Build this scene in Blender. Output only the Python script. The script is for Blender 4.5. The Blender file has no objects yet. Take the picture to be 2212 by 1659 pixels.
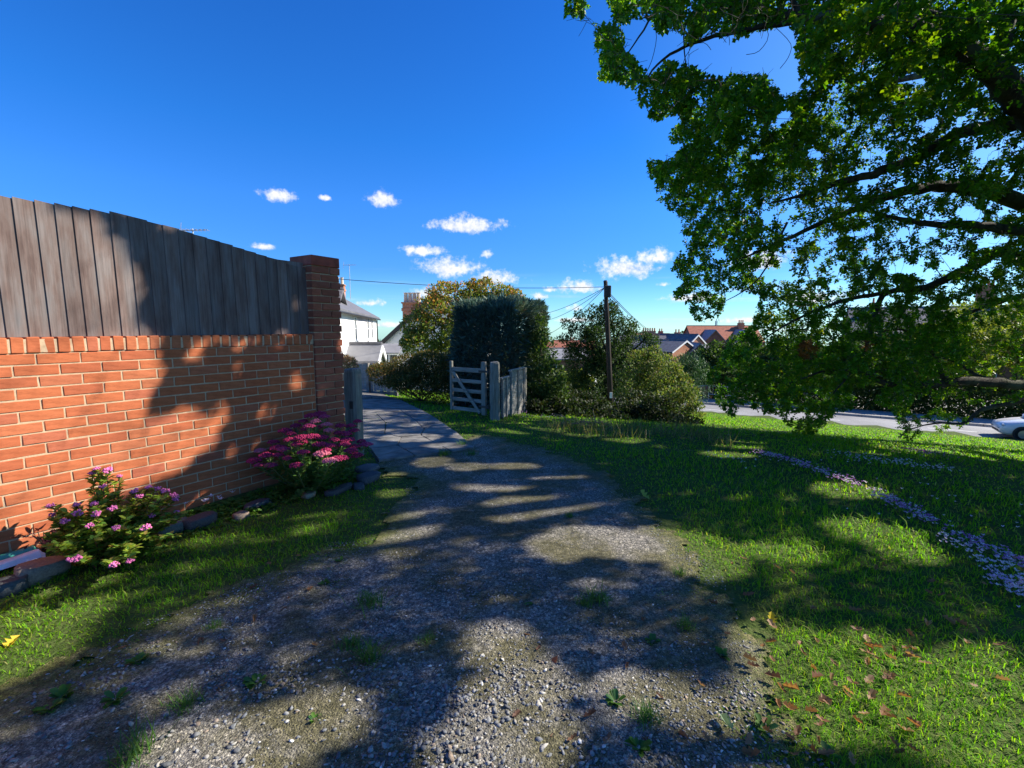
import bpy, math, random
import numpy as np
from mathutils import Matrix, Vector

random.seed(7)
rng = np.random.default_rng(11)
C = bpy.context.scene.collection
SC = bpy.context.scene

# ------------------------------------------------------------------ camera
FPX = 1013.8            # focal length of the photograph (2212 px wide)
PITCH = math.radians(6.75)
EYE = np.array([0.0, 0.0, 1.5])
cam_d = bpy.data.cameras.new('camera')
cam = bpy.data.objects.new('camera', cam_d)
C.objects.link(cam)
cam.location = EYE
cam.rotation_euler = (math.pi / 2 - PITCH, 0, 0)
cam_d.sensor_width = 36
cam_d.lens = FPX / 2212 * 36
cam_d.clip_start = 0.05
cam_d.clip_end = 6000
SC.camera = cam

# ------------------------------------------------------------------ sun, sky, exposure
SUN_AZ = math.radians(76)      # clockwise from +Y
SUN_EL = math.radians(35)
TOSUN = np.array([math.sin(SUN_AZ) * math.cos(SUN_EL), math.cos(SUN_AZ) * math.cos(SUN_EL), math.sin(SUN_EL)])
sd = bpy.data.lights.new('sun', 'SUN')
sd.energy = 5.0
sd.angle = math.radians(0.53)
sd.color = (1.0, 0.93, 0.82)
sun = bpy.data.objects.new('sun', sd)
C.objects.link(sun)
sun.rotation_euler = Vector(TOSUN).to_track_quat('Z', 'Y').to_euler()
sun.location = (30, 5, 30)

SKY_STRENGTH = 0.06
SC.view_settings.view_transform = 'Standard'
SC.view_settings.look = 'None'
SC.view_settings.gamma = 1
SC.view_settings.use_curve_mapping = False
SC.view_settings.exposure = 1.05
SC.cycles.max_bounces = 6
SC.cycles.diffuse_bounces = 3
SC.cycles.transmission_bounces = 4
SC.cycles.transparent_max_bounces = 6
SC.cycles.use_denoising = True
SC.cycles.sample_clamp_indirect = 6

CLOUDS = [  # azimuth, elevation, half width, half height in degrees
]
def px_dir(x, y):
    a = (x - 1106) / FPX
    b = -(y - 829.5) / FPX
    c, s = math.cos(PITCH), math.sin(PITCH)
    return np.array([a, c + b * s, -s + b * c])
def az_el(x, y):
    d = px_dir(x, y)
    return math.degrees(math.atan2(d[0], d[1])), math.degrees(math.atan2(d[2], math.hypot(d[0], d[1])))
for (x, y, w, h) in [(603, 420, 36, 14), (700, 426, 13, 6), (827, 426, 30, 20), (1008, 482, 72, 19), (913, 538, 46, 14),
                     (975, 572, 66, 24), (1072, 598, 52, 17), (925, 632, 46, 15), (1250, 617, 48, 17), (1186, 624, 14, 9),
                     (1166, 638, 18, 9), (1343, 574, 64, 26), (1415, 551, 46, 18), (1432, 613, 16, 7), (1053, 547, 13, 11),
                     (800, 652, 26, 10), (1243, 664, 20, 8), (572, 532, 22, 8), (1640, 560, 60, 22), (1500, 640, 60, 12), (1760, 640, 70, 20),
                     (1240, 690, 40, 7), (840, 700, 45, 7), (1600, 690, 60, 8)]:
    a, e = az_el(x, y)
    k = math.degrees(1 / FPX) * math.cos(math.radians(a)) ** 1.0
    CLOUDS.append((a, e, w * k * 1.32, h * k * 1.42))
r_ = random.Random(3)
for i in range(16):
    CLOUDS.append((75 + i * 13.5 + r_.uniform(-5, 5), r_.uniform(4, 22), r_.uniform(1.5, 4.5), r_.uniform(0.6, 1.5)))

def make_world():
    w = bpy.data.worlds.new('World')
    SC.world = w
    w.use_nodes = True
    nt = w.node_tree
    nt.nodes.clear()
    N = lambda t: nt.nodes.new(t)
    L = nt.links.new
    out = N('ShaderNodeOutputWorld')
    bg = N('ShaderNodeBackground')
    bg.inputs['Strength'].default_value = SKY_STRENGTH
    sky = N('ShaderNodeTexSky')
    sky.sky_type = 'NISHITA'
    sky.sun_disc = False
    sky.sun_elevation = SUN_EL
    sky.sun_rotation = SUN_AZ
    sky.altitude = 50
    sky.air_density = 1.0
    sky.dust_density = 0.0
    sky.ozone_density = 1.5
    hs = N('ShaderNodeHueSaturation')
    hs.inputs['Saturation'].default_value = 1.0
    hs.inputs['Value'].default_value = 1.65
    L(sky.outputs[0], hs.inputs['Color'])
    # direction -> (azimuth, elevation) in degrees
    tc = N('ShaderNodeTexCoord')
    sp = N('ShaderNodeSeparateXYZ')
    L(tc.outputs['Generated'], sp.inputs[0])
    def M(op, a, b=None, c=None):
        n = N('ShaderNodeMath'); n.operation = op
        for k, v in enumerate((a, b, c)):
            if v is None: continue
            if isinstance(v, (int, float)): n.inputs[k].default_value = v
            else: L(v, n.inputs[k])
        return n.outputs[0]
    az = M('MULTIPLY', M('ARCTAN2', sp.outputs[0], sp.outputs[1]), 57.29578)
    azp = M('WRAP', az, 315.0, -45.0)
    el = M('MULTIPLY', M('ARCSINE', sp.outputs[2]), 57.29578)
    cb = N('ShaderNodeCombineXYZ')
    L(azp, cb.inputs[0]); L(el, cb.inputs[1])
    # warp the lookup so outlines billow
    nz = N('ShaderNodeTexNoise'); nz.inputs['Scale'].default_value = 0.55; nz.inputs['Detail'].default_value = 7; nz.inputs['Roughness'].default_value = 0.62
    L(cb.outputs[0], nz.inputs['Vector'])
    nz2 = N('ShaderNodeTexNoise'); nz2.inputs['Scale'].default_value = 1.7; nz2.inputs['Detail'].default_value = 6; nz2.inputs['Roughness'].default_value = 0.6
    L(cb.outputs[0], nz2.inputs['Vector'])
    acc = None; sh = None
    for (a, e, w_, h_) in CLOUDS:
        vs = N('ShaderNodeVectorMath'); vs.operation = 'SUBTRACT'; L(cb.outputs[0], vs.inputs[0]); vs.inputs[1].default_value = (a, e - h_ * 0.25, 0)
        vm = N('ShaderNodeVectorMath'); vm.operation = 'MULTIPLY'; L(vs.outputs[0], vm.inputs[0]); vm.inputs[1].default_value = (1 / w_, 1 / h_, 0)
        ln = N('ShaderNodeVectorMath'); ln.operation = 'LENGTH'; L(vm.outputs[0], ln.inputs[0])
        v = M('SUBTRACT', 1.0, ln.outputs['Value'])
        sy = N('ShaderNodeSeparateXYZ'); L(vm.outputs[0], sy.inputs[0])
        # flat base: squash below the middle
        base = M('MULTIPLY', M('MINIMUM', sy.outputs[1], 0.0), 0.55)
        v = M('ADD', v, base)
        s1 = M('MULTIPLY', sy.outputs[1], M('GREATER_THAN', v, -0.6))
        acc = v if acc is None else M('MAXIMUM', acc, v)
        sh = s1 if sh is None else M('ADD', sh, s1)
    dens = M('ADD', acc, M('MULTIPLY', M('SUBTRACT', nz.outputs[0], 0.5), 1.9))
    dens = M('ADD', dens, M('MULTIPLY', M('SUBTRACT', nz2.outputs[0], 0.5), 0.9))
    near = M('MULTIPLY', M('GREATER_THAN', acc, -0.55), 1.0)
    mr = N('ShaderNodeMapRange'); mr.interpolation_type = 'SMOOTHSTEP'
    mr.inputs['From Min'].default_value = 0.10; mr.inputs['From Max'].default_value = 0.85
    L(dens, mr.inputs['Value'])
    mask = M('MULTIPLY', M('MULTIPLY', mr.outputs[0], near), 0.93)
    # lit tops, greyer bases
    lit = M('ADD', M('MULTIPLY', sh, 0.45), M('MULTIPLY', M('SUBTRACT', nz2.outputs[0], 0.5), 2.2))
    rp = N('ShaderNodeMapRange'); rp.inputs['From Min'].default_value = -0.6; rp.inputs['From Max'].default_value = 0.35
    L(lit, rp.inputs['Value'])
    cc = N('ShaderNodeMix'); cc.data_type = 'RGBA'
    cc.inputs['A'].default_value = (5.6, 6.2, 7.6, 1); cc.inputs['B'].default_value = (9.4, 9.3, 9.2, 1)
    L(rp.outputs[0], cc.inputs['Factor'])
    # thin veil of haze streaks low over the horizon
    mp = N('ShaderNodeMapping'); mp.inputs['Scale'].default_value = (0.05, 0.75, 1)
    L(cb.outputs[0], mp.inputs[0])
    nz3 = N('ShaderNodeTexNoise'); nz3.inputs['Scale'].default_value = 1.0; nz3.inputs['Detail'].default_value = 5
    L(mp.outputs[0], nz3.inputs['Vector'])
    veil = N('ShaderNodeMapRange'); veil.interpolation_type = 'SMOOTHSTEP'; veil.inputs['From Min'].default_value = 0.52; veil.inputs['From Max'].default_value = 0.75
    L(nz3.outputs[0], veil.inputs['Value'])
    low = N('ShaderNodeMapRange'); low.inputs['From Min'].default_value = 7.5; low.inputs['From Max'].default_value = 2.0
    L(el, low.inputs['Value'])
    veilf = M('MULTIPLY', M('MULTIPLY', M('MULTIPLY', veil.outputs[0], low.outputs[0]), M('GREATER_THAN', el, -0.3)), 0.5)
    fac = M('MAXIMUM', mask, veilf)
    mx = N('ShaderNodeMix'); mx.data_type = 'RGBA'
    # the clear autumn sky of the photograph: bluer than the model's standard air
    eln = M('DIVIDE', el, 45.0)
    tr = N('ShaderNodeValToRGB'); L(eln, tr.inputs[0])
    els = tr.color_ramp.elements
    els[0].position = 0.0; els[0].color = (0.36, 0.66, 1.0, 1)
    els[1].position = 1.0; els[1].color = (0.07, 0.39, 1.0, 1)
    for p_, c_ in ((0.15, (0.16, 0.43, 0.90)), (0.3, (0.15, 0.49, 1.04)), (0.45, (0.10, 0.48, 1.05))):
        e_ = els.new(p_); e_.color = (*c_, 1)
    tm = N('ShaderNodeMix'); tm.data_type = 'RGBA'; tm.blend_type = 'MULTIPLY'; tm.inputs['Factor'].default_value = 1
    dt = N('ShaderNodeVectorMath'); dt.operation = 'DOT_PRODUCT'; L(tc.outputs['Generated'], dt.inputs[0]); dt.inputs[1].default_value = tuple(TOSUN)
    sg = N('ShaderNodeMapRange'); sg.interpolation_type = 'SMOOTHSTEP'; sg.inputs['From Min'].default_value = 0.52; sg.inputs['From Max'].default_value = 1.0
    L(dt.outputs['Value'], sg.inputs['Value'])
    sm = N('ShaderNodeMix'); sm.data_type = 'RGBA'; L(sg.outputs[0], sm.inputs['Factor']); L(tr.outputs[0], sm.inputs['A']); sm.inputs['B'].default_value = (0.56, 0.80, 1.0, 1)
    L(hs.outputs[0], tm.inputs['A']); L(sm.outputs['Result'], tm.inputs['B'])
    L(fac, mx.inputs['Factor']); L(tm.outputs['Result'], mx.inputs['A']); L(cc.outputs['Result'], mx.inputs['B'])
    L(mx.outputs['Result'], bg.inputs['Color'])
    L(bg.outputs[0], out.inputs[0])
make_world()

# ------------------------------------------------------------------ helpers
def at(x, y, Y):
    """point of the place seen at photo pixel (x, y), Y metres ahead"""
    d = px_dir(x, y)
    return EYE + d * (Y / d[1])

def softplus(v, k):
    v = np.asarray(v, float)
    return k * np.logaddexp(0.0, v / k)

NX, NY = 0.53, 0.848
def terrain(x, y):
    x = np.asarray(x, float); y = np.asarray(y, float)
    L = NX * x + NY * y
    z = -0.157 * softplus(L - 7.0, 0.55)
    z = np.where(L > 25, np.maximum(z, -4.0 + 0 * z), z)
    z = z - 0.09 * softplus(np.minimum(L, 110) - 52, 2.0) - 0.034 * softplus(L - 105, 6.0)
    # slightly raised planting bed along the brick wall
    return z

def gp(x, y):
    """ground point under photo pixel"""
    d = px_dir(x, y)
    lo, hi = 0.5, 400.0
    t = 0.6
    prev = t
    while t < 400:
        p = EYE + d * t
        if p[2] < float(terrain(p[0], p[1])): break
        prev = t; t *= 1.02
    for _ in range(30):
        m = (prev + t) / 2
        p = EYE + d * m
        if p[2] < float(terrain(p[0], p[1])): t = m
        else: prev = m
    p = EYE + d * t
    return np.array([p[0], p[1], float(terrain(p[0], p[1]))])

CP, SP = math.cos(PITCH), math.sin(PITCH)
def proj(P):
    P = np.atleast_2d(P)
    X = P[:, 0]; Y = P[:, 1]; Z = P[:, 2] - 1.5
    D = Y * CP - Z * SP; U = Y * SP + Z * CP
    D = np.where(D > 0.05, D, 0.05)
    return np.stack([1106 + FPX * X / D, 829.5 - FPX * U / D], 1), D

def inpoly(pts, poly):
    poly = np.asarray(poly, float)
    x, y = pts[:, 0], pts[:, 1]
    r = np.zeros(len(pts), bool)
    n = len(poly)
    for i in range(n):
        x0, y0 = poly[i]; x1, y1 = poly[(i + 1) % n]
        if y0 == y1: continue
        c = ((y0 > y) != (y1 > y)) & (x < (x1 - x0) * (y - y0) / (y1 - y0) + x0)
        r ^= c
    return r

MW = {}
def thing(name, label, cat, loc=(0, 0, 0), rotz=0.0, group=None):
    o = bpy.data.objects.new(name, None)
    o.empty_display_size = 0.2
    C.objects.link(o)
    o.location = loc; o.rotation_euler = (0, 0, rotz)
    o['label'] = label; o['category'] = cat
    if group: o['group'] = group
    MW[o] = Matrix.Translation(Vector(loc)) @ Matrix.Rotation(rotz, 4, 'Z')
    return o
def tag(o, label, cat, group=None):
    o['label'] = label; o['category'] = cat
    if group: o['group'] = group
    return o
def kind(o, k):
    o['kind'] = k
    return o

def link(me, name, parent=None):
    o = bpy.data.objects.new(name, me)
    C.objects.link(o)
    if parent is not None:
        o.parent = parent
        MW[o] = MW[parent]
    else:
        MW[o] = Matrix.Identity(4)
    return o

def mesh_np(name, V, F, mat, parent=None, col=None, smooth=False, local=False):
    """V (n,3); F (m,3) or (m,4) int array; col (n,3) vertex colour"""
    V = np.asarray(V, np.float32)
    if parent is not None and not local:
        Mi = np.array(MW[parent].inverted(), np.float32)
        V = V @ Mi[:3, :3].T + Mi[:3, 3]
    F = np.asarray(F, np.int32)
    m, k = F.shape
    me = bpy.data.meshes.new(name)
    me.vertices.add(len(V)); me.vertices.foreach_set('co', V.ravel())
    me.loops.add(m * k); me.loops.foreach_set('vertex_index', F.ravel())
    me.polygons.add(m); me.polygons.foreach_set('loop_start', np.arange(0, m * k, k, dtype=np.int32))
    if smooth: me.polygons.foreach_set('use_smooth', np.ones(m, bool))
    if col is not None:
        a = me.color_attributes.new('Col', 'FLOAT_COLOR', 'POINT')
        cc = np.ones((len(V), 4), np.float32); cc[:, :3] = col
        a.data.foreach_set('color', cc.ravel())
    me.update(calc_edges=True)
    if mat: me.materials.append(mat)
    return link(me, name, parent)

class MB:
    def __init__(s): s.v = []; s.f = []; s.col = []; s.cur = None
    def add(s, vs, fs):
        b = len(s.v)
        s.v += [tuple(map(float, p)) for p in vs]
        s.f += [tuple(i + b for i in f) for f in fs]
        if s.cur is not None: s.col += [s.cur] * len(vs)
        return s
    def box(s, c, size, rz=0.0, bev=0.0, M=None, jit=0.0):
        hx, hy, hz = [q / 2 for q in size]
        if bev <= 0:
            vs = [(x, y, z) for z in (-hz, hz) for y in (-hy, hy) for x in (-hx, hx)]
            fs = [(0, 2, 3, 1), (4, 5, 7, 6), (0, 1, 5, 4), (2, 6, 7, 3), (0, 4, 6, 2), (1, 3, 7, 5)]
        else:
            b = min(bev, hx * .9, hy * .9, hz * .9)
            vs = []; idx = {}
            for sx in (-1, 1):
                for sy in (-1, 1):
                    for sz in (-1, 1):
                        for ax in range(3):
                            p = [sx * (hx - b), sy * (hy - b), sz * (hz - b)]
                            p[ax] = (sx * hx, sy * hy, sz * hz)[ax]
                            idx[(sx, sy, sz, ax)] = len(vs); vs.append(tuple(p))
            fs = []
            for sg in (-1, 1):
                q = [idx[(sg, -1, -1, 0)], idx[(sg, 1, -1, 0)], idx[(sg, 1, 1, 0)], idx[(sg, -1, 1, 0)]]; fs.append(q if sg > 0 else q[::-1])
                q = [idx[(-1, sg, -1, 1)], idx[(-1, sg, 1, 1)], idx[(1, sg, 1, 1)], idx[(1, sg, -1, 1)]]; fs.append(q if sg > 0 else q[::-1])
                q = [idx[(-1, -1, sg, 2)], idx[(1, -1, sg, 2)], idx[(1, 1, sg, 2)], idx[(-1, 1, sg, 2)]]; fs.append(q if sg > 0 else q[::-1])
            for a in (-1, 1):
                for b2 in (-1, 1):
                    q = [idx[(-1, a, b2, 1)], idx[(1, a, b2, 1)], idx[(1, a, b2, 2)], idx[(-1, a, b2, 2)]]; fs.append(q if a * b2 > 0 else q[::-1])
                    q = [idx[(a, -1, b2, 2)], idx[(a, 1, b2, 2)], idx[(a, 1, b2, 0)], idx[(a, -1, b2, 0)]]; fs.append(q if a * b2 > 0 else q[::-1])
                    q = [idx[(a, b2, -1, 0)], idx[(a, b2, 1, 0)], idx[(a, b2, 1, 1)], idx[(a, b2, -1, 1)]]; fs.append(q if a * b2 > 0 else q[::-1])
            for sx in (-1, 1):
                for sy in (-1, 1):
                    for sz in (-1, 1):
                        q = [idx[(sx, sy, sz, 0)], idx[(sx, sy, sz, 1)], idx[(sx, sy, sz, 2)]]
                        fs.append(q if sx * sy * sz > 0 else q[::-1])
        if jit: vs = [(x + random.uniform(-jit, jit), y + random.uniform(-jit, jit), z + random.uniform(-jit, jit)) for x, y, z in vs]
        if M is not None:
            vs = [tuple(M @ Vector(p) + Vector(c)) if len(M) == 3 else tuple(M @ (Vector(p) + Vector(c))) for p in vs]
        else:
            ca, sa = math.cos(rz), math.sin(rz)
            vs = [(c[0] + x * ca - y * sa, c[1] + x * sa + y * ca, c[2] + z) for x, y, z in vs]
        return s.add(vs, fs)
    def beam(s, a, b, w, h, up=(0, 0, 1), bev=0.0):
        a = Vector(a); b = Vector(b); d = b - a
        x = d.normalized(); y = Vector(up).cross(x)
        if y.length < 1e-4: y = Vector((0, 1, 0)).cross(x)
        y.normalize(); z = x.cross(y)
        M = Matrix((x, y, z)).transposed()
        return s.box((a + b) / 2, (d.length, w, h), M=M, bev=bev)
    def tube(s, pts, rad, n=8, cap=True, jit=0.0):
        pts = [Vector(p) for p in pts]
        if isinstance(rad, (int, float)): rad = [rad] * len(pts)
        vs = []; prev = None
        for i, p in enumerate(pts):
            t = (pts[min(i + 1, len(pts) - 1)] - pts[max(i - 1, 0)])
            if t.length < 1e-9: t = Vector((0, 0, 1))
            t.normalize()
            if prev is None:
                u = t.cross(Vector((0, 0, 1)))
                if u.length < 0.05: u = t.cross(Vector((0, 1, 0)))
            else:
                u = prev - t * prev.dot(t)
            u.normalize(); prev = u; w = t.cross(u)
            for k in range(n):
                a = 2 * math.pi * k / n
                r = rad[i] * (1 + random.uniform(-jit, jit))
                vs.append(p + (u * math.cos(a) + w * math.sin(a)) * r)
        fs = []
        for i in range(len(pts) - 1):
            for k in range(n):
                fs.append((i * n + k, i * n + (k + 1) % n, (i + 1) * n + (k + 1) % n, (i + 1) * n + k))
        if cap:
            fs.append(tuple(range(n))[::-1]); fs.append(tuple((len(pts) - 1) * n + k for k in range(n)))
        return s.add(vs, fs)
    def prism(s, poly, axis_vec, M=None):
        """extrude a planar polygon (list of 3-D points) along axis_vec"""
        n = len(poly); a = Vector(axis_vec)
        vs = [Vector(p) for p in poly] + [Vector(p) + a for p in poly]
        fs = [tuple(range(n))[::-1], tuple(range(n, 2 * n))] + [(i, (i + 1) % n, n + (i + 1) % n, n + i) for i in range(n)]
        return s.add(vs, fs)
    def build(s, name, mat, parent=None, local=False, smooth=False):
        me = bpy.data.meshes.new(name)
        vs = s.v
        if parent is not None and not local:
            Mi = MW[parent].inverted()
            vs = [tuple(Mi @ Vector(p)) for p in vs]
        me.from_pydata(vs, [], s.f)
        if s.col:
            a = me.color_attributes.new('Col', 'FLOAT_COLOR', 'POINT')
            cc = np.ones((len(vs), 4), np.float32); cc[:, :3] = np.array(s.col)
            a.data.foreach_set('color', cc.ravel())
        if smooth: me.polygons.foreach_set('use_smooth', [True] * len(me.polygons))
        me.update()
        if mat: me.materials.append(mat)
        return link(me, name, parent)

# ------------------------------------------------------------------ materials
def new_mat(name):
    m = bpy.data.materials.new(name); m.use_nodes = True
    nt = m.node_tree; nt.nodes.clear()
    out = nt.nodes.new('ShaderNodeOutputMaterial')
    return m, nt, out
def noise(nt, scale, detail=4, rough=0.55, vec=None, coord='Object', stretch=None):
    n = nt.nodes.new('ShaderNodeTexNoise')
    n.inputs['Scale'].default_value = scale; n.inputs['Detail'].default_value = detail; n.inputs['Roughness'].default_value = rough
    tc = nt.nodes.new('ShaderNodeTexCoord')
    src = tc.outputs[coord]
    if stretch:
        mp = nt.nodes.new('ShaderNodeMapping'); mp.inputs['Scale'].default_value = stretch
        nt.links.new(src, mp.inputs[0]); src = mp.outputs[0]
    nt.links.new(src, n.inputs['Vector'])
    return n
def ramp(nt, src, stops):
    r = nt.nodes.new('ShaderNodeValToRGB')
    e = r.color_ramp.elements
    while len(e) < len(stops): e.new(0.5)
    for q, (p, c) in zip(e, stops):
        q.position = p; q.color = (c[0], c[1], c[2], 1)
    nt.links.new(src, r.inputs[0])
    return r.outputs[0]
def mixc(nt, fac, a, b, mode='MIX'):
    n = nt.nodes.new('ShaderNodeMix'); n.data_type = 'RGBA'; n.blend_type = mode
    for key, v in (('Factor', fac), ('A', a), ('B', b)):
        if isinstance(v, (int, float)): n.inputs[key].default_value = v
        elif isinstance(v, tuple): n.inputs[key].default_value = (v[0], v[1], v[2], 1)
        else: nt.links.new(v, n.inputs[key])
    return n.outputs['Result']
def bump(nt, h, strength=0.3, dist=0.01, prev=None):
    b = nt.nodes.new('ShaderNodeBump'); b.inputs['Strength'].default_value = strength; b.inputs['Distance'].default_value = dist
    nt.links.new(h, b.inputs['Height'])
    if prev is not None: nt.links.new(prev, b.inputs['Normal'])
    return b.outputs[0]
def princ(nt, out, col, rough=0.8, spec=0.3, nrm=None, metal=0.0):
    p = nt.nodes.new('ShaderNodeBsdfPrincipled')
    if isinstance(col, tuple): p.inputs['Base Color'].default_value = (col[0], col[1], col[2], 1)
    else: nt.links.new(col, p.inputs['Base Color'])
    if isinstance(rough, (int, float)): p.inputs['Roughness'].default_value = rough
    else: nt.links.new(rough, p.inputs['Roughness'])
    p.inputs['Specular IOR Level'].default_value = spec
    p.inputs['Metallic'].default_value = metal
    if nrm is not None: nt.links.new(nrm, p.inputs['Normal'])
    if out is not None: nt.links.new(p.outputs[0], out.inputs[0])
    return p
def simple(name, col, rough=0.8, spec=0.3, var=0.25, scale=6.0, bmp=0.0, bscale=40.0, metal=0.0, coord='Object', stretch=None):
    m, nt, out = new_mat(name)
    n = noise(nt, scale, 5, coord=coord, stretch=stretch)
    lo = tuple(c * (1 - var) for c in col); hi = tuple(min(1, c * (1 + var)) for c in col)
    c = ramp(nt, n.outputs[0], [(0.3, lo), (0.7, hi)])
    nr = None
    if bmp: nr = bump(nt, noise(nt, bscale, 5, coord=coord, stretch=stretch).outputs[0], bmp)
    princ(nt, out, c, rough, spec, nr, metal)
    return m
def leaf_mat(name, trans=0.35, tint=(1.5, 1.5, 0.7), rough=0.45, spec=0.35):
    m, nt, out = new_mat(name)
    at_ = nt.nodes.new('ShaderNodeVertexColor'); at_.layer_name = 'Col'
    p = princ(nt, None, at_.outputs[0], rough, spec)
    t = nt.nodes.new('ShaderNodeBsdfTranslucent')
    tc = mixc(nt, 1.0, at_.outputs[0], tint, 'MULTIPLY')
    nt.links.new(tc, t.inputs[0])
    mx = nt.nodes.new('ShaderNodeMixShader'); mx.inputs[0].default_value = trans
    nt.links.new(p.outputs[0], mx.inputs[1]); nt.links.new(t.outputs[0], mx.inputs[2])
    nt.links.new(mx.outputs[0], out.inputs[0])
    return m
def vcol_mat(name, rough=0.85, spec=0.25, bmp=0.0, bscale=60, var=0.25, vscale=40):
    m, nt, out = new_mat(name)
    at_ = nt.nodes.new('ShaderNodeVertexColor'); at_.layer_name = 'Col'
    n = noise(nt, vscale, 4)
    f = ramp(nt, n.outputs[0], [(0.3, (1 - var,) * 3), (0.7, (1 + var,) * 3)])
    c = mixc(nt, 1.0, at_.outputs[0], f, 'MULTIPLY')
    nr = bump(nt, noise(nt, bscale, 4).outputs[0], bmp) if bmp else None
    princ(nt, out, c, rough, spec, nr)
    return m
def obj_random(nt):
    return nt.nodes.new('ShaderNodeObjectInfo').outputs['Random']

def brick_mat(name='wall brick', stops=None):
    m, nt, out = new_mat(name)
    rd = obj_random(nt)
    base = ramp(nt, rd, stops or [(0.0, (0.385, 0.105, 0.047)), (0.2, (0.435, 0.122, 0.049)), (0.6, (0.465, 0.137, 0.055)), (0.85, (0.45, 0.145, 0.066)), (1.0, (0.395, 0.110, 0.058))])
    n = noise(nt, 16, 6, 0.65, stretch=(1.0, 3.0, 3.5))
    f = ramp(nt, n.outputs[0], [(0.25, (0.72, 0.68, 0.66)), (0.5, (1, 1, 1)), (0.75, (1.2, 1.22, 1.25))])
    c = mixc(nt, 1.0, base, f, 'MULTIPLY')
    gpos = nt.nodes.new('ShaderNodeNewGeometry')
    nw = nt.nodes.new('ShaderNodeTexNoise'); nw.inputs['Scale'].default_value = 1.6; nw.inputs['Detail'].default_value = 6; nw.inputs['Roughness'].default_value = .65
    nt.links.new(gpos.outputs['Position'], nw.inputs['Vector'])
    c = mixc(nt, 1.0, c, ramp(nt, nw.outputs[0], [(0.3, (0.88, 0.88, 0.90)), (0.5, (1, 1, 1)), (0.72, (1.06, 1.08, 1.12))]), 'MULTIPLY')
    # drag-faced clay: shallow horizontal creases
    n2 = noise(nt, 40, 5, 0.6, stretch=(0.8, 4, 4.5))
    nr = bump(nt, n2.outputs[0], 0.3, 0.004)
    nr = bump(nt, noise(nt, 320, 2).outputs[0], 0.25, 0.002, nr)
    princ(nt, out, c, 0.88, 0.2, nr)
    return m
M_brick = brick_mat()
M_brick_pier = brick_mat('pier brick', [(0.0, (0.26, 0.085, 0.05)), (0.5, (0.34, 0.10, 0.055)), (1.0, (0.42, 0.13, 0.07))])
M_cap = simple('cap tile', (0.33, 0.075, 0.045), 0.75, 0.3, 0.3, 14, 0.2)
def mortar_mat():
    m, nt, out = new_mat('sandy mortar')
    c = ramp(nt, noise(nt, 30, 5).outputs[0], [(0.3, (0.44, 0.31, 0.19)), (0.7, (0.58, 0.43, 0.28))])
    nr = bump(nt, noise(nt, 200, 4).outputs[0], 0.5, 0.004)
    princ(nt, out, c, 0.95, 0.1, nr)
    return m
M_mortar = mortar_mat()
def board_mat():
    m, nt, out = new_mat('weathered fence stain')
    rd = obj_random(nt)
    n = noise(nt, 5, 6, 0.6, stretch=(2.2, 2.2, 0.5))
    g = noise(nt, 22, 5, 0.6, stretch=(3.5, 1, 0.12))
    c1 = ramp(nt, n.outputs[0], [(0.28, (0.105, 0.066, 0.055)), (0.44, (0.165, 0.120, 0.104)), (0.60, (0.20, 0.170, 0.158)), (0.8, (0.172, 0.168, 0.168))])
    f = ramp(nt, g.outputs[0], [(0.3, (0.72, 0.72, 0.72)), (0.7, (1.2, 1.2, 1.2))])
    c = mixc(nt, 1.0, c1, f, 'MULTIPLY')
    v = ramp(nt, rd, [(0, (0.8, 0.78, 0.78)), (1, (1.15, 1.12, 1.1))])
    c = mixc(nt, 1.0, c, v, 'MULTIPLY')
    nr = bump(nt, g.outputs[0], 0.35, 0.004)
    princ(nt, out, c, 0.72, 0.25, nr)
    return m
M_board = board_mat()
def greywood_mat(name, a, b, stretch):
    m, nt, out = new_mat(name)
    g = noise(nt, 18, 6, 0.65, stretch=stretch)
    n = noise(nt, 4, 4)
    c = ramp(nt, g.outputs[0], [(0.25, tuple(q * .35 for q in a)), (0.42, a), (0.7, b)])
    c = mixc(nt, 0.35, c, ramp(nt, n.outputs[0], [(0.3, (0.10, 0.11, 0.08)), (0.7, (0.28, 0.27, 0.24))]))
    nr = bump(nt, g.outputs[0], 0.6, 0.008)
    princ(nt, out, c, 0.9, 0.15, nr)
    return m
M_post = greywood_mat('silvered oak upright', (0.17, 0.16, 0.13), (0.36, 0.34, 0.29), (4, 4, 0.25))
M_rail = greywood_mat('silvered oak rail', (0.20, 0.185, 0.16), (0.38, 0.355, 0.31), (0.3, 3, 4))
M_lap = greywood_mat('silvered lap board', (0.26, 0.25, 0.235), (0.44, 0.42, 0.40), (0.4, 2, 4))
M_leaf = leaf_mat('oak leaf', 0.5, (1.9, 1.75, 0.35), 0.45, 0.28)
M_leaf2 = leaf_mat('garden leaf', 0.34, (1.5, 1.5, 0.6), 0.58, 0.22)
M_needle = leaf_mat('conifer spray', 0.15, (1.2, 1.2, 0.8), 0.6, 0.3)
M_grass = leaf_mat('grass blade', 0.5, (1.4, 1.5, 0.35), 0.55, 0.15)
M_petal = leaf_mat('petal', 0.3, (1.1, 0.9, 1.1), 0.7, 0.2)
M_stone = vcol_mat('stone chip', 0.8, 0.3, 0.3, 90, 0.3, 90)
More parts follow.
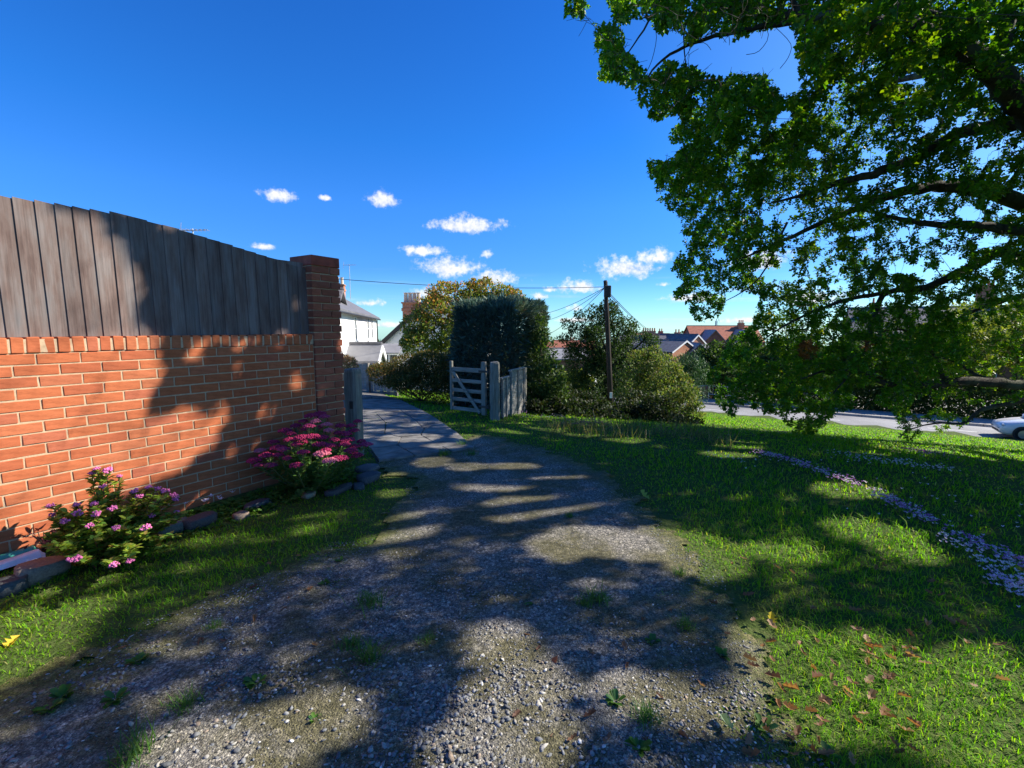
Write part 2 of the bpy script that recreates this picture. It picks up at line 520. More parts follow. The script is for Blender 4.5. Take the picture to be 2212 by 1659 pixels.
def bark_mat():
    m, nt, out = new_mat('oak bark')
    n = noise(nt, 14, 7, 0.7, stretch=(1, 1, 0.6))
    n2 = noise(nt, 2.2, 4)
    c = ramp(nt, n.outputs[0], [(0.3, (0.018, 0.015, 0.012)), (0.55, (0.065, 0.055, 0.045)), (0.8, (0.13, 0.12, 0.10))])
    c = mixc(nt, ramp(nt, n2.outputs[0], [(0.5, (0, 0, 0)), (0.68, (0.7, 0.7, 0.7))]), c, (0.12, 0.135, 0.085))
    nr = bump(nt, n.outputs[0], 0.9, 0.02)
    princ(nt, out, c, 0.92, 0.15, nr)
    return m
M_bark = bark_mat()
M_twig = simple('twig', (0.07, 0.055, 0.042), 0.9, 0.2, 0.4, 20)
M_white = simple('white render', (0.80, 0.79, 0.76), 0.85, 0.2, 0.05, 1.2, 0.15, 60)
M_slate = simple('slate roof', (0.13, 0.125, 0.13), 0.6, 0.4, 0.3, 3, 0.2, 20)
M_slate2 = simple('pale slate roof', (0.24, 0.235, 0.24), 0.6, 0.4, 0.2, 2, 0.2, 20)
M_redtile = simple('red clay roof', (0.34, 0.12, 0.07), 0.8, 0.3, 0.3, 3, 0.2, 30)
M_pot = simple('clay pot', (0.62, 0.50, 0.36), 0.8, 0.3, 0.15, 8)
M_potred = simple('red clay pot', (0.48, 0.17, 0.08), 0.8, 0.3, 0.15, 8)
M_wframe = simple('white gloss frame', (0.75, 0.75, 0.74), 0.4, 0.4, 0.04, 4)
M_dark = simple('dark bargeboard', (0.03, 0.03, 0.032), 0.6, 0.3, 0.2, 5)
M_metal = simple('galvanised steel', (0.42, 0.43, 0.44), 0.45, 0.5, 0.15, 12, metal=0.7)
M_iron = simple('black iron', (0.035, 0.033, 0.032), 0.6, 0.4, 0.3, 20)
M_wire = simple('cable', (0.02, 0.02, 0.022), 0.6, 0.3, 0.1, 5)
def glass_mat():
    m, nt, out = new_mat('window glass')
    princ(nt, out, (0.035, 0.045, 0.055), 0.08, 0.6)
    return m
M_glass = glass_mat()
def farbrick_mat(name, a, b, mortar):
    m, nt, out = new_mat(name)
    bt = nt.nodes.new('ShaderNodeTexBrick')
    bt.inputs['Color1'].default_value = (*a, 1); bt.inputs['Color2'].default_value = (*b, 1); bt.inputs['Mortar'].default_value = (*mortar, 1)
    bt.inputs['Scale'].default_value = 1.0; bt.inputs['Brick Width'].default_value = 0.225; bt.inputs['Row Height'].default_value = 0.075; bt.inputs['Mortar Size'].default_value = 0.008
    tc = nt.nodes.new('ShaderNodeTexCoord'); sp = nt.nodes.new('ShaderNodeSeparateXYZ'); cb = nt.nodes.new('ShaderNodeCombineXYZ')
    ad = nt.nodes.new('ShaderNodeMath'); ad.operation = 'ADD'
    nt.links.new(tc.outputs['Object'], sp.inputs[0]); nt.links.new(sp.outputs[0], ad.inputs[0]); nt.links.new(sp.outputs[1], ad.inputs[1])
    nt.links.new(ad.outputs[0], cb.inputs[0]); nt.links.new(sp.outputs[2], cb.inputs[1]); nt.links.new(cb.outputs[0], bt.inputs['Vector'])
    n = noise(nt, 0.9, 5)
    c = mixc(nt, 1.0, bt.outputs[0], ramp(nt, n.outputs[0], [(0.3, (0.75, 0.73, 0.72)), (0.7, (1.15, 1.15, 1.15))]), 'MULTIPLY')
    princ(nt, out, c, 0.9, 0.2)
    return m
M_fbrick = farbrick_mat('town brick', (0.40, 0.135, 0.065), (0.48, 0.18, 0.09), (0.42, 0.33, 0.25))
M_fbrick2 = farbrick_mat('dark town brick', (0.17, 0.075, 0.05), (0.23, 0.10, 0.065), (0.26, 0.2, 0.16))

# ------------------------------------------------------------------ the brick wall frame
W0 = np.array([-3.2307, 2.919])
WANG = 0.5517
WT = np.array([math.sin(WANG), math.cos(WANG)])
WN = np.array([WT[1], -WT[0]])
WROT = math.pi / 2 - WANG         # local x runs along the wall, local -y faces the gravel
def wpt(s, off, z):
    p = W0 + WT * s + WN * off
    return np.array([p[0], p[1], z])

# ------------------------------------------------------------------ ground
def axis(*segs):
    out = []
    for a, b, st in segs: out += list(np.arange(a, b - 1e-6, st))
    return np.array(out + [segs[-1][1]])
gx = axis((-1500, -300, 150), (-300, -60, 20), (-60, -10, 2.5), (-10, 9, 0.2), (9, 60, 1.5), (60, 300, 20), (300, 1500, 150))
gy = axis((-200, -20, 30), (-20, -4, 2), (-4, 16, 0.2), (16, 70, 1.5), (70, 400, 20), (400, 3000, 200))
GX, GY = np.meshgrid(gx, gy)
GZ = terrain(GX, GY)
def grid_faces(nx, ny):
    i = np.arange(nx - 1); j = np.arange(ny - 1)
    I, J = np.meshgrid(i, j)
    a = (J * nx + I).ravel()
    return np.stack([a, a + 1, a + nx + 1, a + nx], 1)
def ground_mat():
    m, nt, out = new_mat('turf and soil')
    n = noise(nt, 0.7, 6, 0.6); n2 = noise(nt, 14, 6, 0.65)
    c = ramp(nt, n2.outputs[0], [(0.3, (0.035, 0.055, 0.012)), (0.5, (0.065, 0.10, 0.022)), (0.72, (0.12, 0.125, 0.045))])
    c = mixc(nt, ramp(nt, n.outputs[0], [(0.45, (0, 0, 0)), (0.7, (0.6, 0.6, 0.6))]), c, (0.09, 0.13, 0.03))
    nr = bump(nt, noise(nt, 40, 5).outputs[0], 0.8, 0.03)
    princ(nt, out, c, 0.95, 0.1, nr)
    return m
M_ground = ground_mat()
g = mesh_np('ground', np.stack([GX.ravel(), GY.ravel(), GZ.ravel()], 1), grid_faces(len(gx), len(gy)), M_ground, smooth=True)
kind(g, 'structure')

# gravel drive: irregular edged sheet
GRAV_L = [(-0.92, 6.05), (-1.5, 5.25), (-1.55, 4.95), (-1.02, 4.5), (-0.90, 4.1), (-0.95, 3.6), (-1.05, 3.15), (-1.42, 2.78), (-1.75, 2.35), (-1.95, 1.9), (-2.2, 1.6), (-2.6, 1.0), (-2.9, 0.2), (-3.2, -2.5)]
GRAV_R = [(-0.45, 6.5), (0.35, 5.75), (0.78, 5.2), (1.0, 4.5), (1.15, 3.8), (1.22, 3.0), (1.2, 2.4), (1.08, 1.9), (0.98, 1.4), (0.95, 0.5), (1.0, -2.5)]
GRAVEL = np.array(GRAV_L[::-1] + GRAV_R)
def seg_dist(P, poly, closed=True):
    P = np.asarray(P, float); best = np.full(len(P), 1e9)
    n = len(poly)
    for i in range(n if closed else n - 1):
        a = np.array(poly[i], float); b = np.array(poly[(i + 1) % n], float)
        ab = b - a; t = np.clip(((P - a) @ ab) / (ab @ ab + 1e-12), 0, 1)
        d = np.linalg.norm(P - (a + t[:, None] * ab), axis=1)
        best = np.minimum(best, d)
    return best
def grav_sd(P):
    d = seg_dist(P, GRAVEL)
    return np.where(inpoly(P, GRAVEL), -d, d)
def vnoise(P, s, seed=0):
    """cheap smooth 2-D/3-D value field in [-1,1]"""
    P = np.asarray(P, float)
    r = np.random.default_rng(seed)
    out = 0
    for k in range(5):
        w = r.normal(size=(P.shape[1],)); w /= np.linalg.norm(w)
        out = out + np.sin(P @ w * s * (1 + 0.45 * k) + r.uniform(0, 6.28)) / (1 + 0.35 * k)
    return out / 2.6
hx = np.arange(-3.4, 1.6, 0.032); hy = np.arange(-1.6, 6.7, 0.032)
HX, HY = np.meshgrid(hx, hy)
P2 = np.stack([HX.ravel(), HY.ravel()], 1)
sdv = grav_sd(P2) + 0.12 * vnoise(P2, 5, 1) + 0.07 * vnoise(P2, 17, 2) + 0.03 * vnoise(P2, 51, 5)
HZ = terrain(P2[:, 0], P2[:, 1]) + 0.006 + 0.006 * (1 + vnoise(P2, 9, 3)) * 0.5 + 0.004 * (1 + vnoise(P2, 31, 4)) * 0.5
fa = grid_faces(len(hx), len(hy))
keep = (sdv[fa] < 0.03).all(1)
fa = fa[keep]
used = np.unique(fa); remap = -np.ones(len(P2), int); remap[used] = np.arange(len(used))
def gravel_mat():
    m, nt, out = new_mat('slate gravel and moss')
    vo = nt.nodes.new('ShaderNodeTexVoronoi'); vo.inputs['Scale'].default_value = 120
    tc = nt.nodes.new('ShaderNodeTexCoord'); nt.links.new(tc.outputs['Object'], vo.inputs['Vector'])
    cs = ramp(nt, vo.outputs['Color'], [(0.0, (0.06, 0.06, 0.06)), (0.4, (0.18, 0.178, 0.17)), (0.7, (0.32, 0.31, 0.29)), (1.0, (0.55, 0.52, 0.46))])
    vo2 = nt.nodes.new('ShaderNodeTexVoronoi'); vo2.inputs['Scale'].default_value = 58; vo2.inputs['Randomness'].default_value = 1
    nt.links.new(tc.outputs['Object'], vo2.inputs['Vector'])
    cs2 = ramp(nt, vo2.outputs['Color'], [(0.0, (0.045, 0.046, 0.048)), (0.35, (0.14, 0.141, 0.14)), (0.65, (0.30, 0.295, 0.28)), (0.9, (0.48, 0.46, 0.42)), (1.0, (0.70, 0.68, 0.62))])
    cs = mixc(nt, ramp(nt, noise(nt, 12, 4).outputs[0], [(0.42, (0.2, 0.2, 0.2)), (0.58, (0.9, 0.9, 0.9))]), cs, cs2)
    edge2 = ramp(nt, vo2.outputs['Distance'], [(0.3, (1, 1, 1)), (0.75, (0.35, 0.35, 0.35))])
    cs = mixc(nt, 0.7, cs, edge2, 'MULTIPLY')
    n = noise(nt, 1.9, 6, 0.62)
    moss = ramp(nt, noise(nt, 30, 5).outputs[0], [(0.3, (0.045, 0.044, 0.018)), (0.55, (0.10, 0.096, 0.05)), (0.75, (0.20, 0.185, 0.125))])
    c = mixc(nt, ramp(nt, n.outputs[0], [(0.42, (0, 0, 0)), (0.56, (0.9, 0.9, 0.9))]), cs, moss)
    vc = nt.nodes.new('ShaderNodeVertexColor'); vc.layer_name = 'Col'
    soil = ramp(nt, noise(nt, 24, 5).outputs[0], [(0.3, (0.06, 0.055, 0.020)), (0.5, (0.105, 0.115, 0.028)), (0.72, (0.22, 0.19, 0.09))])
    sepv = nt.nodes.new('ShaderNodeSeparateColor'); nt.links.new(vc.outputs[0], sepv.inputs[0])
    nmix = nt.nodes.new('ShaderNodeMath'); nmix.operation = 'MULTIPLY_ADD'; nt.links.new(noise(nt, 9, 6).outputs[0], nmix.inputs[0]); nmix.inputs[1].default_value = 1.6; nmix.inputs[2].default_value = -0.8
    nadd = nt.nodes.new('ShaderNodeMath'); nadd.operation = 'ADD'; nadd.use_clamp = True; nt.links.new(sepv.outputs[0], nadd.inputs[0])
    nmul = nt.nodes.new('ShaderNodeMath'); nmul.operation = 'MULTIPLY'; nt.links.new(nmix.outputs[0], nmul.inputs[0]); nt.links.new(sepv.outputs[1], nmul.inputs[1])
    nt.links.new(nmul.outputs[0], nadd.inputs[1])
    c = mixc(nt, 1.0, c, (1.12, 1.06, 0.94), 'MULTIPLY')
    c = mixc(nt, nadd.outputs[0], c, soil)
    fine = ramp(nt, noise(nt, 210, 3, 0.7).outputs[0], [(0.32, (0.45, 0.45, 0.45)), (0.5, (0.95, 0.95, 0.95)), (0.68, (1.6, 1.6, 1.6))])
    vo3 = nt.nodes.new('ShaderNodeTexVoronoi'); vo3.inputs['Scale'].default_value = 175
    nt.links.new(tc.outputs['Object'], vo3.inputs['Vector'])
    g3_ = ramp(nt, vo3.outputs['Color'], [(0.0, (0.35, 0.36, 0.38)), (0.5, (0.95, 0.95, 0.95)), (0.85, (1.35, 1.33, 1.28)), (1.0, (2.3, 2.25, 2.1))])
    c = mixc(nt, 1.0, c, g3_, 'MULTIPLY')
    c = mixc(nt, 1.0, c, fine, 'MULTIPLY')
    inv = nt.nodes.new('ShaderNodeMath'); inv.operation = 'SUBTRACT'; inv.inputs[0].default_value = 1.0
    nt.links.new(vo.outputs['Distance'], inv.inputs[1])
    nr = bump(nt, inv.outputs[0], 0.6, 0.006)
    nr = bump(nt, vo3.outputs['Distance'], 0.5, 0.004, nr)
    nr = bump(nt, noise(nt, 130, 4).outputs[0], 0.7, 0.005, nr)
    princ(nt, out, c, 0.88, 0.25, nr)
    return m
edge_ = np.clip((sdv[used] + 0.34) / 0.32, 0, 1) ** 1.4
o = mesh_np('gravel_drive', np.stack([P2[used, 0], P2[used, 1], HZ[used]], 1), remap[fa], gravel_mat(), smooth=True, col=np.stack([edge_, 1 - np.abs(2 * edge_ - 1), edge_ * 0], 1))
kind(o, 'structure')

# gravel stones lying on it
def ico():
    t = (1 + 5 ** .5) / 2
    v = np.array([(-1, t, 0), (1, t, 0), (-1, -t, 0), (1, -t, 0), (0, -1, t), (0, 1, t), (0, -1, -t), (0, 1, -t), (t, 0, -1), (t, 0, 1), (-t, 0, -1), (-t, 0, 1)], float)
    v /= np.linalg.norm(v[0])
    f = np.array([(0, 11, 5), (0, 5, 1), (0, 1, 7), (0, 7, 10), (0, 10, 11), (1, 5, 9), (5, 11, 4), (11, 10, 2), (10, 7, 6), (7, 1, 8), (3, 9, 4), (3, 4, 2), (3, 2, 6), (3, 6, 8), (3, 8, 9), (4, 9, 5), (2, 4, 11), (6, 2, 10), (8, 6, 7), (9, 8, 1)])
    return v, f
IV, IF = ico()
OV = np.array([(1, 0, 0), (-.2, 1, 0), (-1, -.1, 0), (.1, -1, 0), (.1, .1, 1), (0, 0, -1)], float)
OF = np.array([(0, 1, 4), (1, 2, 4), (2, 3, 4), (3, 0, 4), (1, 0, 5), (2, 1, 5), (3, 2, 5), (0, 3, 5)])
def stones(name, P, size, cols, flat=0.55, sink=0.25, mat=None, SV=None, SF=None):
    SV = IV if SV is None else SV; SF = IF if SF is None else SF; K = len(SV)
    n = len(P)
    ang = rng.uniform(0, 6.283, n)
    sx = size * rng.uniform(0.7, 1.3, n); sy = size * rng.uniform(0.55, 1.05, n); sz = size * flat * rng.uniform(0.6, 1.3, n)
    v = SV[None] * (1 + rng.uniform(-0.38, 0.38, (n, K, 1)))
    v[:, :, 2] = np.clip(v[:, :, 2], -1, 0.55)
    v = v * np.stack([sx, sy, sz], 1)[:, None, :]
    tl = rng.normal(0, 0.3, (n, 2))
    v[:, :, 2] += v[:, :, 0] * tl[:, :1] + v[:, :, 1] * tl[:, 1:]
    ca, sa = np.cos(ang)[:, None], np.sin(ang)[:, None]
    x = v[:, :, 0] * ca - v[:, :, 1] * sa; y = v[:, :, 0] * sa + v[:, :, 1] * ca
    V = np.stack([x, y, v[:, :, 2]], 2) + P[:, None, :]
    V[:, :, 2] += (sz * (1 - 2 * sink))[:, None]
    F = (SF[None] + (np.arange(n) * K)[:, None, None]).reshape(-1, 3)
    col = np.repeat(cols, K, 0)
    return mesh_np(name, V.reshape(-1, 3), F, mat or M_stone, col=col)
def stone_cols(n):
    c = np.array([(0.17, 0.18, 0.19), (0.24, 0.245, 0.25), (0.11, 0.115, 0.125), (0.33, 0.32, 0.30), (0.42, 0.40, 0.36), (0.30, 0.235, 0.18), (0.70, 0.68, 0.64)])
    k = rng.choice(7, n, p=[.28, .25, .18, .14, .08, .05, .02])
    return c[k] * np.array([0.88, 0.87, 0.83]) * rng.uniform(0.7, 1.3, (n, 1))
q = np.stack([rng.uniform(-3.2, 1.4, 170000), 0.7 + 6.0 * rng.uniform(0, 1, 170000) ** 2.2], 1)
sd_ = grav_sd(q) + 0.12 * vnoise(q, 6, 5)
patch = vnoise(q, 3.1, 6) + 0.7 * vnoise(q, 8.3, 7)
keepp = (sd_ < 0.02) & (rng.uniform(0, 1, len(q)) < np.clip(0.50 + 0.75 * patch, 0.10, 0.95))
q = q[keepp][:52000]
near = np.clip((3.0 - q[:, 1]) / 1.8, 0, 1)
sz_ = (0.0031 + 0.0060 * rng.uniform(0, 1, len(q)) ** 2.2 * (0.35 + 1.0 * near) * np.where(q[:, 0] < 0.3, 1.35, 0.9))
big = rng.uniform(0, 1, len(q)) < 0.004
sz_ = np.where(big, sz_ * 1.7, sz_)
qz = np.stack([q[:, 0], q[:, 1], terrain(q[:, 0], q[:, 1]) + 0.010], 1)
large = sz_ > 0.0078
kind(stones('gravel_stones', qz[large], sz_[large], stone_cols(large.sum())), 'stuff')
gs_ = kind(stones('gravel_chips', qz[~large], sz_[~large] * 1.15, stone_cols((~large).sum()), SV=OV, SF=OF), 'stuff')
tag(gs_, 'fine grey slate chippings spread over the drive between the larger stones', 'gravel')

# ------------------------------------------------------------------ concrete slabs of the lane through the gateway
M_conc = simple('old concrete', (0.20, 0.188, 0.168), 0.92, 0.2, 0.5, 5, 0.6, 50)
lane_c = [(-0.95, 5.35), (-1.35, 6.3), (-2.0, 7.7), (-2.9, 9.5), (-4.1, 12), (-5.6, 15), (-6.6, 20)]
lane_w = [1.25, 1.35, 1.45, 1.5, 1.6, 1.8, 2.2]
b = MB(); vs = []; fs = []
for (x, y), w in zip(lane_c, lane_w):
    for s in (-1, 1):
        X, Y = x + s * w * 0.5 * 0.86, y + s * w * 0.5 * 0.45
        vs.append((X, Y, float(terrain(X, Y)) + 0.006))
for i in range(len(lane_c) - 1): fs.append((2 * i, 2 * i + 1, 2 * i + 3, 2 * i + 2))
b.add(vs, fs)
M_dirt = simple('dark soil', (0.085, 0.082, 0.05), 0.95, 0.1, 0.4, 12, 0.5, 50)
lane = kind(b.build('lane', M_dirt), 'structure')
# broken slabs: split strips of the lane crosswise and lengthwise with crooked joints
def lane_pt(u, v):
    k = min(int(u), len(lane_c) - 2); f = u - k
    x = lane_c[k][0] * (1 - f) + lane_c[k + 1][0] * f; y = lane_c[k][1] * (1 - f) + lane_c[k + 1][1] * f
    w = lane_w[k] * (1 - f) + lane_w[k + 1] * f
    return np.array([x + v * w * 0.5 * 0.86, y + v * w * 0.5 * 0.45])
rr = random.Random(5)
us = [0.02, 0.32, 0.62, 1.0, 1.35, 1.8, 2.25, 2.75, 3.3, 3.9, 4.9, 5.95]
cols_v = [-0.97, -0.36, 0.30, 0.97]
pts = {}
for i, u in enumerate(us):
    for j, v in enumerate(cols_v):
        jv = 0 if j in (0, 3) else rr.uniform(-0.16, 0.16)
        pts[i, j] = lane_pt(min(5.99, max(0, u + rr.uniform(-0.09, 0.09))), v + jv)
for i in range(len(us) - 1):
    j = 0
    while j < 3:
        sp = 2 if (rr.random() < 0.3 and j < 2) else 1
        quad = [pts[i, j], pts[i, j + sp], pts[i + 1, j + sp], pts[i + 1, j]]
        ctr = sum(quad) / 4
        poly = []
        for a in range(4):
            p0 = quad[a]; p1 = quad[(a + 1) % 4]
            for t in (0.04, 0.35, 0.65, 0.96):
                p = p0 * (1 - t) + p1 * t
                p = p + (ctr - p) / np.linalg.norm(ctr - p) * (0.003 + rr.uniform(0, 0.011))
                poly.append(p)
        zt = rr.uniform(0.022, 0.034)
        tx, ty = rr.uniform(-0.008, 0.008), rr.uniform(-0.008, 0.008)
        top = [(p[0], p[1], float(terrain(p[0], p[1])) + zt + tx * (p[0] - ctr[0]) + ty * (p[1] - ctr[1])) for p in poly]
        sb = MB(); sb.prism([(x, y, z - 0.05) for x, y, z in top], (0, 0, 0.05))
        sb.build('slab', M_conc, lane)
        j += sp

# ------------------------------------------------------------------ road, kerb, footway, forecourt
RD = np.array([0.848, -0.53])           # along the road
RN = np.array([NX, NY])
def strip(name, L0, L1, t0, t1, z, mat, step=2.0):
    ts = np.arange(t0, t1 + step, step); b = MB(); vs = []
    for t in ts:
        for L in (L0, L1):
            p = RN * L + RD * t; vs.append((p[0], p[1], z))
    b.add(vs, [(2 * i, 2 * i + 2, 2 * i + 3, 2 * i + 1) for i in range(len(ts) - 1)])
    return kind(b.build(name, mat), 'structure')
def asphalt(name, col, s=0.25):
    m, nt, out = new_mat(name)
    c = ramp(nt, noise(nt, 0.35, 6, 0.6).outputs[0], [(0.3, tuple(q * (1 - s) for q in col)), (0.7, tuple(q * (1 + s) for q in col))])
    c = mixc(nt, 1.0, c, ramp(nt, noise(nt, 60, 3).outputs[0], [(0.3, (0.75, 0.75, 0.75)), (0.7, (1.25, 1.25, 1.25))]), 'MULTIPLY')
    princ(nt, out, c, 0.85, 0.3, bump(nt, noise(nt, 120, 3).outputs[0], 0.4, 0.01))
    return m
M_asph = asphalt('road asphalt', (0.25, 0.25, 0.255))
M_foot = asphalt('footway tarmac', (0.30, 0.285, 0.265))
RZ = -4.0
strip('road', 31.6, 36.05, -60, 60, RZ + 0.02, M_asph)
strip('pavement', 36.2, 38.0, -60, 60, RZ + 0.13, M_foot)
strip('forecourt', 38.0, 52, -12, 60, RZ + 0.126, M_foot)
M_kerb = simple('kerb stone', (0.34, 0.32, 0.29), 0.9, 0.2, 0.2, 3, 0.2)
kb = MB()
a_ = RN * 36.12
for k in range(-30, 60):
    p = a_ + RD * (k * 0.92)
    kb.box((p[0], p[1], RZ + 0.05), (0.90, 0.13, 0.2), rz=math.atan2(RD[1], RD[0]), bev=0.015)
kind(kb.build('kerb', M_kerb), 'structure')
M_paint = simple('road paint', (0.72, 0.71, 0.68), 0.7, 0.3, 0.1, 3)
for k in range(-6, 8):
    p = RN * 33.9 + RD * (k * 6.0); u = RD * 2.0; n_ = RN * 0.05
    mb = MB(); mb.add([(*(p + n_), RZ + 0.025), (*(p + u + n_), RZ + 0.025), (*(p + u - n_), RZ + 0.025), (*(p - n_), RZ + 0.025)], [(0, 3, 2, 1)])
    o = mb.build('road_marking', M_paint); kind(o, 'structure')

# ------------------------------------------------------------------ brick wall, coping, pier
wall = thing('brick_wall', 'red brick garden wall with on-edge coping under the dark board fence', 'wall', (W0[0], W0[1], 0), WROT)
BL, BH, CO = 0.225, 0.075, 0.0095     # module length, course height, joint
CZ = 1.339
PIER0, PIER1 = 2.262, 2.60
core = MB(); core.box(((PIER0 - 3.2) / 2, 0.0485, CZ / 2 - 0.15), (PIER0 + 3.2, 0.0925, CZ + 0.3 - 0.004)); core.build('mortar_bed', M_mortar, wall, local=True)
brick_meshes = {}
def brick_mesh(key, size, mat, n=5, bev=0.003, jit=0.0016):
    if key not in brick_meshes:
        L_ = []
        for i in range(n):
            b = MB(); b.box((0, 0, 0), size, bev=bev, jit=jit)
            me = bpy.data.meshes.new('brick'); me.from_pydata(b.v, [], b.f); me.materials.append(mat); L_.append(me)
        brick_meshes[key] = L_
    return random.choice(brick_meshes[key])
def piece(name, me, parent, loc, rot=(0, 0, 0)):
    o = bpy.data.objects.new(name, me); C.objects.link(o); o.parent = parent
    o.location = loc; o.rotation_euler = rot
    MW[o] = MW[parent]
    return o
S_LEFT = -0.62
rest = MB()
for j in range(19):
    zc = CZ - BH * (j + 0.5) - 0.001
    off = 0.192 - (BL / 2 if j % 2 else 0)        # joint seen at s = .192 on even courses
    k = math.floor((-3.1 - off) / BL)
    while True:
        a = off + k * BL; e = a + BL; k += 1
        if a > PIER0 - 0.03: break
        a2 = max(a, -3.15); e2 = min(e, PIER0)
        if e2 - a2 < 0.03: continue
        L_ = e2 - a2 - CO
        y = -0.002 + random.uniform(-0.0018, 0.0018)
        if e2 < S_LEFT:
            rest.box(((a2 + e2) / 2, y + 0.051, zc), (L_, 0.102, BH - CO), bev=0.004); continue
        full = abs(L_ - (BL - CO)) < 1e-6
        me = brick_mesh(('w', round(L_, 3)), (L_, 0.102, BH - CO), M_brick, 5 if full else 2)
        piece('brick', me, wall, ((a2 + e2) / 2, y + 0.051, zc + random.uniform(-0.001, 0.001)), (random.uniform(-.006, .006), random.uniform(-.004, .004), random.uniform(-.004, .004)))
kind(rest.build('brick_remainder', M_brick, wall, local=True), 'stuff')
# coping: bricks on edge, 12 mm proud
ccore = MB(); ccore.box(((PIER0 - 3.2) / 2, 0.095, CZ + 0.048), (PIER0 + 3.2, 0.196, 0.088)); ccore.build('coping_mortar', M_mortar, wall, local=True)
k = 0; s = PIER0 - 0.037
while s > -3.1:
    me = brick_mesh('cop', (0.065, 0.215, 0.104), M_brick, 6, 0.005, 0.002)
    piece('coping_brick', me, wall, (s, 0.0945 + 0.007 + random.uniform(-.003, .003), CZ + 0.0525 + random.uniform(-.002, .002)), (random.uniform(-.01, .01), random.uniform(-.012, .012), random.uniform(-.012, .012)))
    s -= 0.0755
# pier
pier = MB(); pier.box(((PIER0 + PIER1) / 2, 0.155, 1.02), (PIER1 - PIER0 - 0.02, 0.33, 2.30))
pier_o = pier.build('pier', M_mortar, wall, local=True)
NP = 30
ztop = 2.135
for j in range(NP):
    zc = ztop - BH * (j + 0.5)
    if zc < -0.1: break
    yf = -0.022
    W_ = PIER1 - PIER0
    if j % 2 == 0: seg = [(0, 0.222), (0.222, W_)]
    else: seg = [(0, 0.112), (0.112, W_)]
    for n_, (a, e) in enumerate(seg):
        proud = 0.0
        if n_ == 1 and j % 2 == 0: proud = 0.014       # toothed outer corner
        Lb = e - a - CO + (0.012 if proud else 0)
        me = brick_mesh(('p', round(Lb, 3), proud > 0), (Lb, 0.102, BH - CO), M_brick_pier, 3, 0.005, 0.003)
        piece('brick', me, pier_o, (PIER0 + (a + e) / 2 + (0.006 if proud else 0), yf + 0.051 - proud * 0.4 + random.uniform(-.003, .003), zc), (random.uniform(-.01, .01), random.uniform(-.008, .008), random.uniform(-.01, .01)))
    if zc > 1.36:     # returned face seen beside the fence top, and the face towards the lane
        me = brick_mesh(('ps', 0), (0.10, 0.215, BH - CO), M_brick_pier, 2, 0.005, 0.003)
        piece('brick', me, pier_o, (PIER0 + 0.05, 0.195, zc))
    me = brick_mesh(('ps', 1), (0.102, 0.20, BH - CO), M_brick_pier, 2, 0.005, 0.003)
    if j < 26: piece('brick', me, pier_o, (PIER1 - 0.052 + (0.01 if j % 2 == 0 else -0.004), 0.21, zc))
cp = MB()
cp.box(((PIER0 + PIER1) / 2 + 0.004, 0.15, ztop + 0.053), (PIER1 - PIER0 + 0.004, 0.36, 0.102), bev=0.006)
pier_cap = cp.build('pier_cap', M_cap, wall, local=True)

# ------------------------------------------------------------------ feather-edge board fence on the wall
fence = thing('board_fence', 'weathered purplish brown feather-edge board fence standing on the brick wall', 'fence', tuple(wpt(0, -0.06, CZ + 0.105)), WROT)
def fence_top(s):
    return np.interp(s, [-3.2, -0.5, 0.3, 0.8, 1.25, 2.26], [2.32, 2.325, 2.335, 2.34, 2.28, 2.10])
zb = CZ + 0.107
s = -3.1; nb = 0
edges = [0.191 - 0.105 * k for k in range(32, 0, -1)] + [0.191, 0.296, 0.39, 0.485, 0.579, 0.689, 0.799, 0.909, 1.019, 1.124, 1.228]
while edges[-1] + 0.105 < PIER0 - 0.03: edges.append(edges[-1] + 0.104)
edges.append(PIER0 - 0.004)
for i in range(len(edges) - 1):
    a, e = edges[i], edges[i + 1]
    zt = float(fence_top((a + e) / 2)) + random.uniform(-0.004, 0.004)
    # thick edge (16 mm) on the left, lapping over the thin edge of the board before it
    lean = random.uniform(-0.002, 0.004)
    x0, x1 = a - 0.002, min(e + 0.012, PIER0 - 0.002)
    mb = MB()
    top0, top1 = zt + 0.004, zt - 0.006
    prof = [(x0, -0.013), (x1, -0.004), (x1, 0.001), (x0, -0.003)]
    vs = [(x, y, 0.0) for x, y in prof] + [(x + lean + (-0.008), y + 0.002, (top0 if x == x0 else top1) - zb) for x, y in prof]
    mb.add(vs, [(3, 2, 1, 0), (4, 5, 6, 7), (0, 1, 5, 4), (1, 2, 6, 5), (2, 3, 7, 6), (3, 0, 4, 7)])
    mb.build('board', M_board, fence, local=True)
for zz in (0.12, 0.68):
    mb = MB(); mb.box((-0.42, 0.028, zz), (5.3, 0.05, 0.07)); mb.build('rail', M_board, fence, local=True)
for xx in (-2.4, -0.6, 1.2):
    mb = MB(); mb.box((xx, 0.098, 0.32), (0.09, 0.085, 1.0)); mb.build('fence_post', M_board, fence, local=True)

